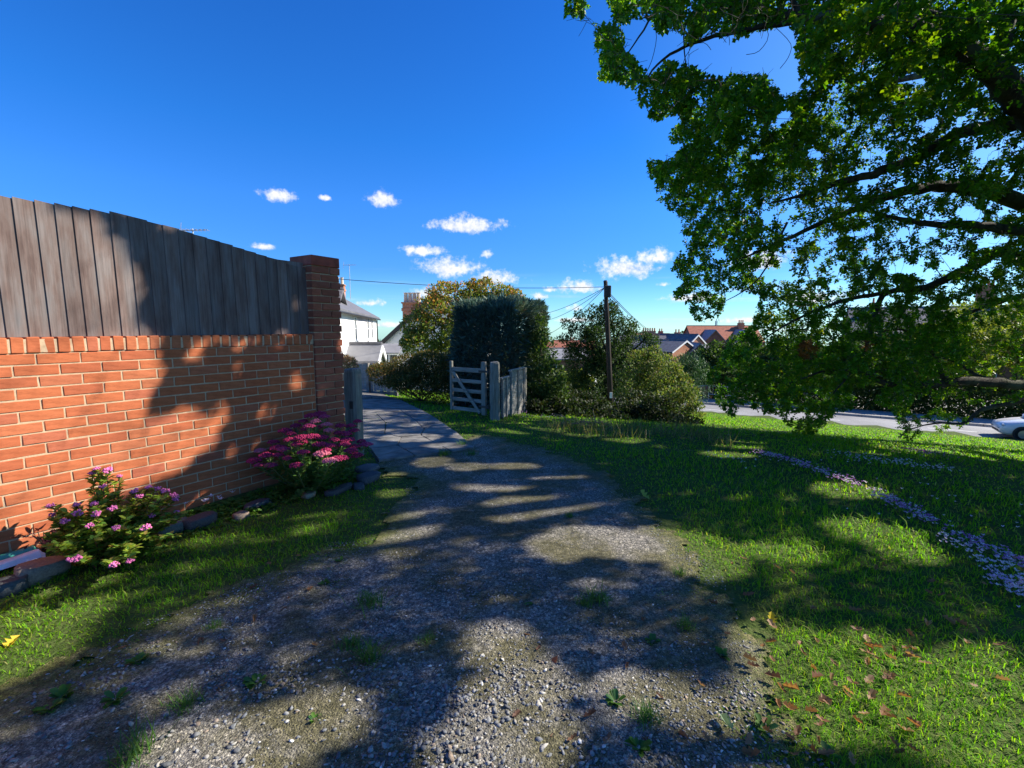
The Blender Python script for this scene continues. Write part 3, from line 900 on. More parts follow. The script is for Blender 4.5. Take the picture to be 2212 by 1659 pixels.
# ------------------------------------------------------------------ foliage builders
def unit(v): return v / (np.linalg.norm(v, axis=-1, keepdims=True) + 1e-9)
def tmpl(kindn):
    if kindn == 'oak':
        half = [(0.30, 0.20), (0.40, 0.10), (0.56, 0.27), (0.66, 0.13), (0.84, 0.22)]
        v = [(0, 0, 0), (0.52, 0, -0.02), (1.0, 0, -0.06)]
        f = []
        for s in (1, -1):
            b = len(v)
            v += [(x, s * y, 0.35 * y) for x, y in half]
            t = [(0, b + 0, b + 1), (0, b + 1, 1), (b + 1, b + 2, b + 3), (1, b + 1, b + 3), (b + 3, b + 4, 2), (1, b + 3, 2)]
            f += [(a, c, d) if s < 0 else (a, d, c) for a, c, d in t]
        return np.array(v, float), np.array(f)
    if kindn == 'lobed':
        v = [(0, 0, 0), (0.50, 0, -0.02), (1.0, 0, -0.07), (0.30, 0.21, 0.07), (0.66, 0.27, 0.07), (0.30, -0.21, 0.07), (0.66, -0.27, 0.07)]
        return np.array(v, float), np.array([(0, 1, 3), (1, 2, 4), (0, 5, 1), (1, 6, 2)])
    if kindn == 'oval':
        v = [(0, 0, 0), (0.5, 0, -0.03), (1, 0, -0.10), (0.3, 0.24, 0.06), (0.7, 0.22, 0.03), (0.3, -0.24, 0.06), (0.7, -0.22, 0.03)]
        return np.array(v, float), np.array([(0, 1, 3), (3, 1, 4), (1, 2, 4), (0, 5, 1), (5, 6, 1), (1, 6, 2)])
    if kindn == 'diamond':
        v = [(0, 0, 0), (0.5, 0.26, 0.07), (1, 0, -0.05), (0.5, -0.26, 0.07)]
        return np.array(v, float), np.array([(0, 2, 1), (0, 3, 2)])
    if kindn == 'spoon':
        v = [(0, 0, 0), (0.45, 0, 0.0), (1, 0, -0.04), (0.55, 0.20, 0.06), (0.85, 0.20, 0.05), (0.55, -0.20, 0.06), (0.85, -0.20, 0.05), (0.2, 0.07, 0.02), (0.2, -0.07, 0.02)]
        return np.array(v, float), np.array([(0, 1, 7), (7, 1, 3), (3, 1, 4), (1, 2, 4), (0, 8, 1), (8, 5, 1), (5, 6, 1), (1, 6, 2)])
    if kindn == 'blade':
        v = [(0, 0.02, 0), (0, -0.02, 0), (0.5, 0.018, 0.06), (0.5, -0.018, 0.06), (1, 0, 0)]
        return np.array(v, float), np.array([(0, 1, 3), (0, 3, 2), (2, 3, 4)])
    if kindn == 'needle':
        v = [(0, 0.07, 0), (0, -0.07, 0), (0.5, 0.085, 0.03), (0.5, -0.085, 0.03), (1, 0, 0)]
        return np.array(v, float), np.array([(0, 1, 3), (0, 3, 2), (2, 3, 4)])
def leaves_np(P, D, U, size, kindn):
    """P base, D axis direction, U approximate upper-side normal"""
    tv, tf = tmpl(kindn)
    D = unit(D); S = unit(np.cross(U, D)); N = np.cross(D, S)
    V = P[:, None, :] + size[:, None, None] * (tv[None, :, 0:1] * D[:, None] + tv[None, :, 1:2] * S[:, None] + tv[None, :, 2:3] * N[:, None])
    k = len(tv)
    F = (tf[None] + (np.arange(len(P)) * k)[:, None, None]).reshape(-1, 3)
    return V.reshape(-1, 3), F, k
def rdir(n): return unit(rng.normal(size=(n, 3)))
def leaf_mesh(name, P, D, U, size, kindn, mat, parent, cols):
    V, F, k = leaves_np(P, D, U, size, kindn)
    return mesh_np(name, V, F, mat, parent, col=np.repeat(cols, k, 0))
def pal(n, stops, w=None, jit=0.2):
    s = np.array(stops, float)
    i = rng.choice(len(s), n, p=w); j = rng.choice(len(s), n, p=w)
    t = rng.uniform(0, 0.45, (n, 1))
    return np.clip((s[i] * (1 - t) + s[j] * t) * rng.uniform(1 - jit, 1 + jit, (n, 1)), 0, 1)

# ------------------------------------------------------------------ where the sun gets through the oak
# sun flecks on the turf and gravel: centre and half axes, metres on the ground
FLECKS = []
for (x, y, rx, ry) in [(862, 1150, 50, 24), (1065, 1050, 62, 9), (1170, 1090, 95, 10), (1130, 1112, 100, 9), (1210, 1180, 45, 22), (1290, 1172, 70, 25),
                       (1395, 1185, 60, 20), (1062, 1395, 40, 26), (1140, 1485, 55, 50), (1070, 1570, 75, 75), (1000, 1640, 60, 40), (420, 1640, 90, 50),
                       (560, 1600, 110, 40), (700, 1560, 50, 35), (1700, 1420, 70, 40), (1790, 1450, 90, 55), (1900, 1480, 120, 50), (2040, 1530, 110, 50),
                       (2150, 1570, 80, 50), (1790, 1510, 130, 50), (1720, 1470, 80, 40), (1960, 1500, 120, 50), (2080, 1560, 120, 55), (2180, 1620, 70, 40), (1880, 1440, 90, 35), (95, 1300, 40, 40), (100, 1350, 62, 40), (40, 1420, 60, 40), (1370, 1505, 55, 26), (1500, 1540, 50, 26), (1460, 1170, 60, 20),
                       (1545, 1200, 40, 25), (1640, 1010, 60, 8), (1560, 985, 50, 6), (1380, 965, 60, 4), (1250, 945, 70, 6), (1140, 930, 60, 5), (1350, 950, 50, 5),
                       (880, 950, 50, 6), (950, 968, 30, 4), (820, 880, 18, 3), (1000, 945, 22, 5), (1100, 1010, 50, 5), (1880, 1150, 60, 14), (1950, 1185, 40, 14), (1690, 1195, 50, 10),
                       (1340, 1010, 70, 6), (1830, 1060, 45, 8), (2130, 1450, 50, 25), (1730, 1000, 60, 6), (1850, 985, 50, 5), (2050, 1010, 60, 5), (2100, 980, 60, 5), (1160, 1600, 40, 60),
                       (1480, 905, 20, 4), (1600, 960, 50, 5), (1000, 1010, 30, 6), (1200, 1035, 40, 6), (60, 1240, 30, 14), (930, 1000, 30, 8), (850, 1060, 20, 10), (840, 1035, 14, 8), (1500, 1230, 40, 12)]:
    c_ = gp(x, y); a_ = gp(x + rx, y); b_ = gp(x, y + ry)
    FLECKS.append((c_, max(0.05, np.linalg.norm(a_ - c_)) * (1.4 if x > 1600 else 1.2) + .06, max(0.05, np.linalg.norm(b_ - c_)) * (1.4 if x > 1600 else 1.2) + .06, math.atan2((a_ - c_)[1], (a_ - c_)[0])))
# sunlit part of the wall and fence, along-wall distance and height
def wall_sz(x, y):
    d = px_dir(x, y)
    t = (W0 @ WN) / (d[:2] @ WN)
    p = EYE + d * t
    return np.array([(p[:2] - W0) @ WT, p[2]])
WALL_LIT = [wall_sz(*p) for p in [(-900, 380), (250, 440), (262, 490), (300, 545), (335, 575), (345, 610), (312, 655), (318, 672), (360, 712), (350, 760), (365, 800), (345, 840), (318, 880), (345, 900), (420, 868),
                                  (455, 880), (480, 915), (470, 975), (430, 985), (400, 1020), (320, 1045), (270, 1075), (-900, 1700)]]
WALL_SPOTS = []
for (x, y, rx, ry) in [(540, 960, 26, 22), (500, 975, 16, 20), (626, 712, 16, 17), (590, 718, 14, 9), (428, 765, 14, 30), (404, 772, 11, 20), (512, 800, 12, 22), (515, 752, 16, 10), (640, 826, 17, 23), (690, 853, 8, 10), (735, 750, 12, 16), (478, 890, 14, 24),
                       (720, 735, 8, 10), (744, 880, 6, 26), (500, 735, 40, 10), (560, 738, 40, 9), (600, 745, 30, 6), (530, 872, 11, 22), (545, 905, 14, 14), (392, 480, 26, 8), (450, 738, 60, 10), (575, 890, 18, 22), (655, 648, 10, 18)]:
    c_ = wall_sz(x, y); a_ = wall_sz(x + rx, y); b_ = wall_sz(x, y + ry)
    WALL_SPOTS.append((c_, abs(a_[0] - c_[0]), abs(b_[1] - c_[1])))
SUNNED = [(at(628, 962, 4.0), .11), (at(690, 1000, 3.8), .13), (at(745, 958, 4.2), .10), (at(600, 985, 3.9), .10), (at(660, 1020, 3.75), .11), (at(668, 915, 4.2), .06)]
def sun_hits_lit(P, grow=1.0):
    """True where a leaf at P would shade a place the photograph shows in sun"""
    P = np.atleast_2d(P)
    lit = np.zeros(len(P), bool)
    # wall plane
    den = -(TOSUN[:2] @ WN)
    t = ((W0 @ WN) - P[:, :2] @ WN) / den * 1.0
    H = P - TOSUN[None] * t[:, None]
    s = (H[:, :2] - W0) @ WT; z = H[:, 2]
    onwall = (s > -3.2) & (s < 2.65) & (z > 0) & (z < 2.45)
    sz = np.stack([s, z], 1)
    nzz = 0.05 * vnoise(sz, 9, 8)
    wl = inpoly(sz + nzz[:, None], WALL_LIT)
    for c, a, b in WALL_SPOTS:
        wl |= (((s - c[0]) / (a * grow + 1e-6)) ** 2 + ((z - c[1]) / (b * grow + 1e-6)) ** 2) < 1.0
    lit |= onwall & wl
    for c, r_s in SUNNED:
        v = P - c; tl = v @ TOSUN; lit |= (tl > .3) & (np.linalg.norm(v - tl[:, None] * TOSUN, axis=1) < r_s)
    # ground
    zt = np.zeros(len(P))
    for _ in range(3):
        t = (P[:, 2] - zt) / TOSUN[2]
        G = P - TOSUN[None] * t[:, None]
        zt = terrain(G[:, 0], G[:, 1])
    nz_ = 1 + 0.28 * vnoise(G[:, :2], 11, 9)
    for c, a, b, th in FLECKS:
        dx = G[:, 0] - c[0]; dy = G[:, 1] - c[1]
        u = dx * math.cos(th) + dy * math.sin(th); v = -dx * math.sin(th) + dy * math.cos(th)
        lit |= (~onwall) & (((u / a) ** 2 + (v / b) ** 2) * nz_ < grow * grow)
    return lit

# ------------------------------------------------------------------ the oak
OAK = np.array([10.3, 6.6]); oz = float(terrain(*OAK))
oak = thing('oak_tree', 'large spreading oak with dark limbs reaching over the lawn from the side', 'tree', (OAK[0], OAK[1], oz))
tb = MB()
tb.tube([(OAK[0], OAK[1], oz - 0.3), (OAK[0], OAK[1], oz + 0.15), (OAK[0] - .02, OAK[1], oz + 0.6), (OAK[0] - .1, OAK[1] - .05, 2.0), (OAK[0] - .2, OAK[1] - .1, 3.6), (OAK[0] - .1, OAK[1], 5.5), (OAK[0] + .5, OAK[1] + .3, 7.2), (OAK[0] + 1.0, OAK[1] + .8, 8.6)],
        [0.75, 0.62, 0.48, 0.42, 0.38, 0.28, 0.17, 0.06], 14, jit=0.06)
tb.build('trunk', M_bark, oak, smooth=True)
def smooth_path(pts, rad, sub=5, wob=0.03):
    P = [np.array(p, float) for p in pts]; out = []; rr_ = []
    n = len(P)
    for i in range(n - 1):
        p0 = P[max(0, i - 1)]; p1 = P[i]; p2 = P[i + 1]; p3 = P[min(n - 1, i + 2)]
        for k in range(sub):
            t = k / sub
            q = 0.5 * ((2 * p1) + (-p0 + p2) * t + (2 * p0 - 5 * p1 + 4 * p2 - p3) * t * t + (-p0 + 3 * p1 - 3 * p2 + p3) * t ** 3)
            w = wob * (rad[i] * 4 + 0.02) / 0.1
            out.append(q + rng.normal(0, 1, 3) * w * 0.12); rr_.append(rad[i] * (1 - t) + rad[i + 1] * t)
    out.append(P[-1]); rr_.append(rad[-1])
    return out, rr_
T = lambda z: (OAK[0] - .15, OAK[1] - .05, z)
LIMBS = [
    ([T(3.2), at(2330, 330, 6.5), at(2225, 235, 6.3), at(2150, 155, 6.1), at(2050, 88, 5.95), at(1900, 54, 5.8), at(1760, 42, 5.7), at(1640, 24, 5.65), at(1540, -6, 5.6), at(1440, -45, 5.6)],
     [.26, .20, .165, .135, .105, .085, .068, .05, .035, .015]),
    ([at(1760, 42, 5.7), at(1620, 62, 5.65), at(1500, 92, 5.6), at(1420, 140, 5.6), at(1385, 200, 5.6)], [.04, .026, .018, .012, .005]),
    ([at(1540, -6, 5.6), at(1486, 40, 5.6), at(1478, 110, 5.6), at(1492, 190, 5.6)], [.018, .010, .007, .004]),
    ([at(1440, -45, 5.6), at(1410, 30, 5.6), at(1360, 110, 5.6), at(1330, 150, 5.6)], [.018, .012, .007, .004]),
    ([T(3.4), at(2400, 250, 8.0), at(2250, 262, 7.6), at(2161, 272, 7.4), at(2070, 290, 7.2), at(1980, 340, 7.0), at(1889, 376, 6.8), at(1821, 391, 6.7), at(1753, 417, 6.6), at(1660, 440, 6.5)],
     [.2, .14, .11, .095, .085, .07, .055, .04, .026, .01]),
    ([T(2.9), at(2420, 520, 8.6), at(2260, 462, 8.3), at(2138, 412, 8.1), at(2070, 403, 7.9), at(1980, 408, 7.7), at(1889, 435, 7.5), at(1800, 470, 7.4), at(1690, 520, 7.3), at(1600, 560, 7.2)],
     [.22, .17, .14, .115, .10, .08, .06, .042, .025, .01]),
    ([T(2.7), at(2400, 530, 7.6), at(2212, 498, 7.3), at(2116, 489, 7.2), at(2025, 485, 7.1), at(1934, 471, 7.0), at(1850, 448, 6.9)], [.13, .10, .075, .06, .045, .03, .012]),
    ([T(2.4), at(2420, 620, 9.0), at(2250, 575, 8.7), at(2161, 546, 8.6), at(2093, 580, 8.5), at(2002, 621, 8.4), at(1916, 632, 8.2), at(1886, 690, 8.1), at(1862, 770, 8.0), at(1800, 850, 8.0)],
     [.19, .14, .11, .09, .075, .06, .045, .035, .022, .01]),
    ([at(1916, 632, 8.2), at(1820, 650, 7.9), at(1720, 690, 7.7), at(1640, 740, 7.6)], [.04, .03, .018, .008]),
    ([T(1.9), at(2440, 850, 9.4), at(2280, 838, 9.3), at(2160, 828, 9.2), at(2079, 825, 9.1), at(2014, 831, 9.0), at(1950, 831, 8.9), at(1901, 825, 8.8), at(1862, 806, 8.7), at(1790, 800, 8.5), at(1700, 830, 8.3)],
     [.19, .14, .115, .10, .09, .075, .06, .045, .03, .02, .01]),
    ([at(2043, 826, 9.05), at(2027, 786, 9.0), at(1992, 737, 8.9), at(1950, 712, 8.8), at(1895, 718, 8.7)], [.05, .04, .032, .022, .01]),
    ([at(2160, 828, 9.2), at(2110, 810, 9.5), at(2060, 780, 9.8), at(2000, 770, 10)], [.05, .035, .02, .01]),
    ([T(1.6), at(2420, 880, 9.6), at(2260, 860, 9.5), at(2176, 873, 9.4), at(2121, 884, 9.3), at(2098, 903, 9.3), at(2076, 915, 9.2), at(2021, 914, 9.2), at(1960, 928, 9.1)], [.10, .07, .055, .045, .036, .03, .024, .018, .006]),
    ([T(2.6), at(2420, 640, 10.0), at(2212, 640, 9.8), at(2095, 675, 9.7), at(2046, 702, 9.6), at(1980, 700, 9.5)], [.12, .08, .055, .035, .02, .008]),
    ([T(4.2), at(2330, 60, 6.6), at(2180, 45, 6.4), at(2050, 40, 6.3), at(1950, 5, 6.1), at(1850, -30, 6.0)], [.18, .11, .07, .05, .03, .015]),
    ([at(2150, 155, 6.1), at(2175, 70, 6.2), at(2190, -40, 6.3)], [.09, .07, .045]),
    ([at(1730, 45, 5.7), at(1718, 10, 5.7), at(1700, -60, 5.8)], [.04, .028, .015]),
    ([at(1700, 480, 7.3), at(1640, 600, 7.4), at(1560, 655, 7.4)], [.02, .012, .005]),
    # limbs outside the picture
    ([T(3.8), (11.0, 3.5, 5.5), (9.6, 0.2, 6.5), (7.6, -2.2, 6.9)], [.18, .12, .07, .015]),
    ([T(4.4), (9.3, 5.8, 6.4), (7.8, 5.0, 7.7), (6.6, 4.8, 8.4)], [.14, .08, .045, .012]),
    ([T(4.0), (12.5, 4.0, 5.2), (14.0, 1.8, 5.8)], [.2, .12, .02]),
    ([T(4.6), (12.6, 8.6, 5.8), (14.6, 10.4, 6.2)], [.2, .12, .02]),
    ([T(5.2), (9.0, 9.2, 6.4), (8.0, 11.6, 7.0)], [.18, .11, .02]),
    ([T(6.0), (8.4, 5.6, 7.6), (7.0, 5.4, 8.4)], [.15, .09, .02]),
    ([T(5.6), (12.3, 8.6, 7.4), (13.4, 10.2, 8.4)], [.15, .09, .02]),
]
nodes = []; nrad = []
for pts_, rad_ in LIMBS:
    p, r = smooth_path(pts_, rad_)
    mb = MB(); mb.tube(p, r, 9 if max(rad_) > 0.03 else 6, jit=0.08)
    mb.build('branch', M_bark, oak, smooth=True)
    nodes += p; nrad += r
nodes = np.array(nodes); nrad = np.array(nrad)

# where leaves are seen in the picture (outline of the crown), with the open places in it
CROWN = [
    [(1222, -10), (1224, 38), (1262, 34), (1300, -10)],
    [(1276, 52), (1338, 52), (1350, 112), (1400, 165), (1452, 128), (1492, 140), (1506, 190), (1480, 232), (1448, 255), (1424, 265), (1382, 236), (1368, 188), (1300, 172), (1284, 120)],
    [(1310, -20), (1720, -20), (1712, 44), (1640, 66), (1590, 88), (1530, 60), (1500, 92), (1462, 66), (1428, 74), (1396, 48), (1330, 42)],
    [(1440, 205), (1500, 150), (1560, 165), (1600, 158), (1650, 168), (1700, 200), (1738, 196), (1716, 120), (1704, 44), (1720, -20), (2600, -60), (2600, 900), (2212, 872), (2130, 884), (2060, 930), (2012, 940), (1962, 958), (1924, 934), (1936, 894), (1898, 868), (1858, 864),
     (1828, 888), (1790, 905), (1756, 940), (1724, 948), (1700, 914), (1652, 888), (1602, 872), (1576, 908), (1558, 884), (1534, 852), (1524, 800), (1560, 742), (1630, 702), (1622, 672), (1642, 642), (1602, 632), (1562, 642), (1542, 708), (1500, 694), (1488, 662), (1452, 642),
     (1478, 602), (1444, 592), (1476, 525), (1470, 470), (1408, 436), (1420, 400), (1388, 340), (1440, 350), (1470, 312), (1438, 290), (1470, 262)],
]
GAPS = [(1965, 170, 30, 14), (2190, 430, 34, 20), (2100, 462, 36, 14), (1900, 652, 40, 8), (2140, 520, 40, 10), (2060, 560, 30, 10), (1690, 250, 18, 14), (1760, 330, 18, 12), (1640, 340, 14, 10), (1950, 585, 40, 12),
        (2010, 262, 22, 10), (1660, 470, 18, 14), (2130, 330, 30, 12), (1860, 505, 30, 10), (2000, 880, 30, 16), (2080, 880, 40, 18), (2150, 850, 50, 12), (1870, 850, 26, 12)]
def crown_ok(px):
    ok = np.zeros(len(px), bool)
    jx = px + 9 * np.stack([vnoise(px, 0.05, 21), vnoise(px, 0.05, 22)], 1)
    for c in CROWN: ok |= inpoly(jx, c)
    for (x, y, a, b) in GAPS: ok &= ~((((jx[:, 0] - x) / a) ** 2 + ((jx[:, 1] - y) / b) ** 2) < 1)
    return ok
def crown_depth(px):
    x, y = px[:, 0], px[:, 1]
    d = np.interp(y, [-60, 80, 250, 450, 700, 950], [5.6, 5.8, 6.4, 7.4, 8.4, 9.0])
    return d + np.clip((x - 1900) / 400, 0, 1.2) * 0.8

# secondary branches: each target inside the crown joins the nearest wood
sub_paths = []
tg = np.stack([rng.uniform(1222, 2420, 9000), rng.uniform(-60, 955, 9000)], 1)
tg = tg[crown_ok(tg)]
dens = 0.74 + 0.65 * vnoise(tg, 0.022, 31) + 0.35 * vnoise(tg, 0.05, 32) + np.where(tg[:, 0] < 1640, 0.45, 0) + np.where(tg[:, 1] > 620, 0.35, 0)
tg = tg[rng.uniform(0, 1, len(tg)) < np.clip(dens, 0.16, 1)]
tg = tg[:3700]
dY = crown_depth(tg) + rng.normal(0, 0.75, len(tg))
tgt = np.array([at(x, y, max(3.8, d)) for (x, y), d in zip(tg, dY)])
# nearest first so branches grow outwards
order = np.argsort([np.min(np.linalg.norm(nodes - t, axis=1)) for t in tgt])
twig = MB()
spr_P = []; spr_D = []
def grow(t, maxlen=2.6):
    global nodes, nrad
    d = np.linalg.norm(nodes - t, axis=1)
    d = d + np.where(nrad > 0.12, 0.25, 0)
    i = int(np.argmin(d)); a = nodes[i]
    L_ = np.linalg.norm(t - a)
    if L_ < 0.12 or L_ > maxlen: return None
    mid = (a + t) / 2 + rng.normal(0, 0.10, 3) * L_ + np.array([0, 0, 0.10 * L_])
    n_ = max(3, int(L_ / 0.16))
    ts_ = np.linspace(0, 1, n_ + 1)[:, None]
    p = (1 - ts_) ** 2 * a + 2 * ts_ * (1 - ts_) * mid + ts_ ** 2 * t
    p[1:-1] += rng.normal(0, 0.012, (n_ - 1, 3))
    r0 = min(nrad[i] * 0.6, 0.006 + 0.010 * L_)
    r = np.linspace(r0, 0.0028, n_ + 1)
    return p, r
for k in order:
    g_ = grow(tgt[k])
    if g_ is None: continue
    p, r = g_
    px_, _ = proj(p)
    if np.mean(crown_ok(px_)[1:]) < 0.45: continue
    twig.tube(p, list(r), 4, cap=False)
    nodes = np.vstack([nodes, p[1:]]); nrad = np.concatenate([nrad, r[1:]])
    # sprigs along the outer part
    L_ = np.linalg.norm(p[-1] - p[0]); ns = max(3, int(3 + L_ * 7))
    for q in range(ns):
        f = 1 - (q / ns) ** 1.2 * 0.85
        idx = f * (len(p) - 1); i0 = min(int(idx), len(p) - 2)
        c_ = p[i0] * (1 - (idx - i0)) + p[i0 + 1] * (idx - i0)
        ax = unit(p[i0 + 1] - p[i0])
        dr = unit(ax * 0.8 + rng.normal(0, 0.7, 3) + np.array([0, 0, 0.05]))
        off = dr * rng.uniform(0.03, 0.17) * (1 if q else 0.15)
        spr_P.append(c_ + off); spr_D.append(dr)
        if np.linalg.norm(off) > 0.06: twig.tube([c_, c_ + off * .5 + rng.normal(0, .008, 3), c_ + off], [0.0032, 0.0026, 0.002], 3, cap=False)
spr_P = np.array(spr_P); spr_D = np.array(spr_D)
okp = crown_ok(proj(spr_P)[0])
spr_P, spr_D = spr_P[okp], spr_D[okp]
def sprig_leaves(P, D, n_each, smin, smax):
    n = len(P)
    m = rng.integers(n_each[0], n_each[1] + 1, n)
    i = np.repeat(np.arange(n), m)
    N = len(i)
    a = unit(D[i] * rng.uniform(0.25, 1.1, (N, 1)) + rng.normal(0, 0.75, (N, 3)) + np.array([0, 0, -0.12]))
    up = unit(np.array([0, 0, 1.0]) + rng.normal(0, 0.55, (N, 3)) + 0.15 * TOSUN)
    base = P[i] + a * rng.uniform(0.0, 0.02, (N, 1)) - D[i] * rng.uniform(0, 0.05, (N, 1))
    return base, a, up, rng.uniform(smin, smax, N)
B_, A_, U_, S_ = sprig_leaves(spr_P, spr_D, (8, 13), 0.06, 0.106)
mid_ = B_ + A_ * S_[:, None] * 0.5
kp = ~sun_hits_lit(mid_)
px_, dd_ = proj(mid_)
kp &= crown_ok(px_)
B_, A_, U_, S_, mid_, px_ = B_[kp], A_[kp], U_[kp], S_[kp], mid_[kp], px_[kp]
OAKC = [(0.046, 0.150, 0.008), (0.064, 0.190, 0.010), (0.105, 0.23, 0.013), (0.18, 0.26, 0.018), (0.032, 0.110, 0.010)]
oc = pal(len(B_), OAKC, [.28, .3, .2, .1, .12])
lit_yel = vnoise(mid_, 1.3, 41) + 0.5 * vnoise(mid_, 3.4, 42)
oc = np.where(((lit_yel > 0.30) & (px_[:, 0] > 1700 - 60 * lit_yel))[:, None], oc * np.array([1.6, 1.25, 0.9]) + np.array([.01, .005, 0]), oc)  # yellow backlight put into the leaf colour towards the right of the crown
oc = np.where((lit_yel > 1.0)[:, None], oc * np.array([1.35, 1.15, 0.9]), oc)
# the few browned sprigs
for (bx_, by_, br_) in [(1745, 755, 22), (1870, 745, 12), (1755, 762, 10)]:
    m_ = ((px_[:, 0] - bx_) ** 2 + (px_[:, 1] - by_) ** 2) < br_ ** 2
    oc[m_] = np.array([0.26, 0.10, 0.04]) * rng.uniform(0.7, 1.3, (m_.sum(), 1))
print('oak leaves in view', len(B_), 'sprigs', len(spr_P))
# the 300 leaves that show largest are single parts
vis = (px_[:, 0] > 0) & (px_[:, 0] < 2212) & (px_[:, 1] > 0) & (px_[:, 1] < 1659)
score = np.where(vis, S_ / np.linalg.norm(mid_ - EYE, axis=1), 0)
top = np.argsort(-score)[:300]
tv, tf = tmpl('oak')
leaf_me = []
for k in range(6):
    me = bpy.data.meshes.new('leaf'); me.from_pydata([tuple(p) for p in tv], [], [tuple(int(q) for q in f) for f in tf])
    a = me.color_attributes.new('Col', 'FLOAT_COLOR', 'POINT')
    cc = np.ones((len(tv), 4), np.float32); cc[:, :3] = OAKC[k % 5]
    a.data.foreach_set('color', cc.ravel()); me.materials.append(M_leaf); leaf_me.append(me)
oak_inv = MW[oak].inverted()
for i in top:
    D = Vector(A_[i]).normalized(); S = Vector(U_[i]).cross(D).normalized(); N = D.cross(S)
    o = bpy.data.objects.new('leaf', leaf_me[i % 6]); C.objects.link(o); o.parent = oak
    M4 = Matrix.Translation(Vector(B_[i])) @ Matrix((D, S, N)).transposed().to_4x4() @ Matrix.Scale(float(S_[i]), 4)
    o.matrix_local = oak_inv @ M4
msk = np.ones(len(B_), bool); msk[top] = False
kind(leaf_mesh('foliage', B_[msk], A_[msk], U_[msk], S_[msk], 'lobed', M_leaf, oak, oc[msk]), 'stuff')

# the crown outside the picture: it throws the dappled shade
tp = []
gxs = rng.uniform(-3.4, 6.5, 42000); gys = rng.uniform(0.2, 10.5, 42000)
G0 = np.stack([gxs, gys, terrain(gxs, gys)], 1)
ws = rng.uniform(0.4, 2.65, 5000); wz = rng.uniform(0.0, 2.4, 5000)
G1 = np.array([wpt(s, 0.01, z) for s, z in zip(ws, wz)])
hz_x = rng.uniform(-1.5, 0.9, 2500); hz_z = rng.uniform(0.1, 2.2, 2500)
G2 = np.stack([hz_x, np.full(2500, 9.3), hz_z], 1)
g3x = rng.uniform(2.6, 11.0, 24000); g3y = rng.uniform(2.0, 12.0, 24000)
G3 = np.stack([g3x, g3y, terrain(g3x, g3y)], 1)
g4 = np.stack([rng.uniform(-1.2, .5, 1600), rng.uniform(7.7, 9.0, 1600), rng.uniform(0, .95, 1600)], 1)
u5 = rng.uniform(-1, 1, 1400); w5 = rng.uniform(0.2, 3.2, 1400); g5 = np.array([[*lane_pt(a, b), 0.0] for a, b in zip(w5, u5)])
nA = len(G0); G0 = np.vstack([G0, G1, G1[:2500], G2, g4, g5]); nB = len(G0); G0 = np.vstack([G0, G3])
tt = np.concatenate([rng.uniform(4.8, 13.5, nB), rng.uniform(2.8, 9.5, 24000)])
Q = G0 + TOSUN[None] * tt[:, None]
pq, dq = proj(Q)
inframe = (Q[:, 1] > 0.2) & (pq[:, 0] > -40) & (pq[:, 0] < 2240) & (pq[:, 1] > -40) & (pq[:, 1] < 1700)
okc = ~inframe | (crown_ok(pq) & (np.arange(len(Q)) >= nA) & (np.arange(len(Q)) < nB) & (rng.uniform(0, 1, len(Q)) < .8))
ctr = np.array([9.6, 5.6, 5.4])
e = ((Q - ctr) / np.array([8.2, 8.5, 4.6])) ** 2
okc &= (e.sum(1) < 1.0) & (Q[:, 2] > 1.7)
# clumpy: leave ragged spaces inside the crown
okc &= rng.uniform(0, 1, len(Q)) < np.clip(0.62 + 0.7 * vnoise(Q, 1.2, 51), 0.10, 1)
Q = Q[okc]
n_ = len(Q)
ad = rdir(n_); up = unit(np.array([0, 0, 1.0]) + rng.normal(0, 0.5, (n_, 3)))
B2, A2, U2, S2 = sprig_leaves(Q, ad, (4, 7), 0.08, 0.125)
m2 = B2 + A2 * S2[:, None] * 0.5
p2, d2 = proj(m2)
inf2 = (m2[:, 1] > 0.2) & (p2[:, 0] > -25) & (p2[:, 0] < 2225) & (p2[:, 1] > -25) & (p2[:, 1] < 1690)
k2 = (~sun_hits_lit(m2, 1.04)) & (~inf2 | crown_ok(p2))
B2, A2, U2, S2 = B2[k2], A2[k2], U2[k2], S2[k2]
print('oak leaves outside view', len(B2))
inv_ = (p2[k2][:, 0] > -30) & (p2[k2][:, 0] < 2240) & (p2[k2][:, 1] > -30) & (p2[k2][:, 1] < 1690) & (B2[:, 1] > .2)
kind(leaf_mesh('inner_foliage', B2[inv_], A2[inv_], U2[inv_], S2[inv_] * .85, 'lobed', M_leaf, oak, pal(inv_.sum(), OAKC)), 'stuff')  # leaves added in view to shade the wall, hedge, gate and lane
kind(leaf_mesh('outer_foliage', B2[~inv_], A2[~inv_], U2[~inv_], S2[~inv_], 'diamond', M_leaf, oak, pal((~inv_).sum(), OAKC)), 'stuff')
# twigs carrying it
for t in Q[rng.permutation(len(Q))[:700]]:
    g_ = grow(t, 3.2)
    if g_ is None: continue
    p, r = g_
    pp_, _ = proj(p)
    if ((p[:, 1] > 0.2) & (pp_[:, 0] > -20) & (pp_[:, 0] < 2225) & (pp_[:, 1] > -20) & (pp_[:, 1] < 1700) & ~crown_ok(pp_)).any(): continue
    twig.tube(p, list(r), 3, cap=False)
    nodes = np.vstack([nodes, p[1:]]); nrad = np.concatenate([nrad, r[1:]])
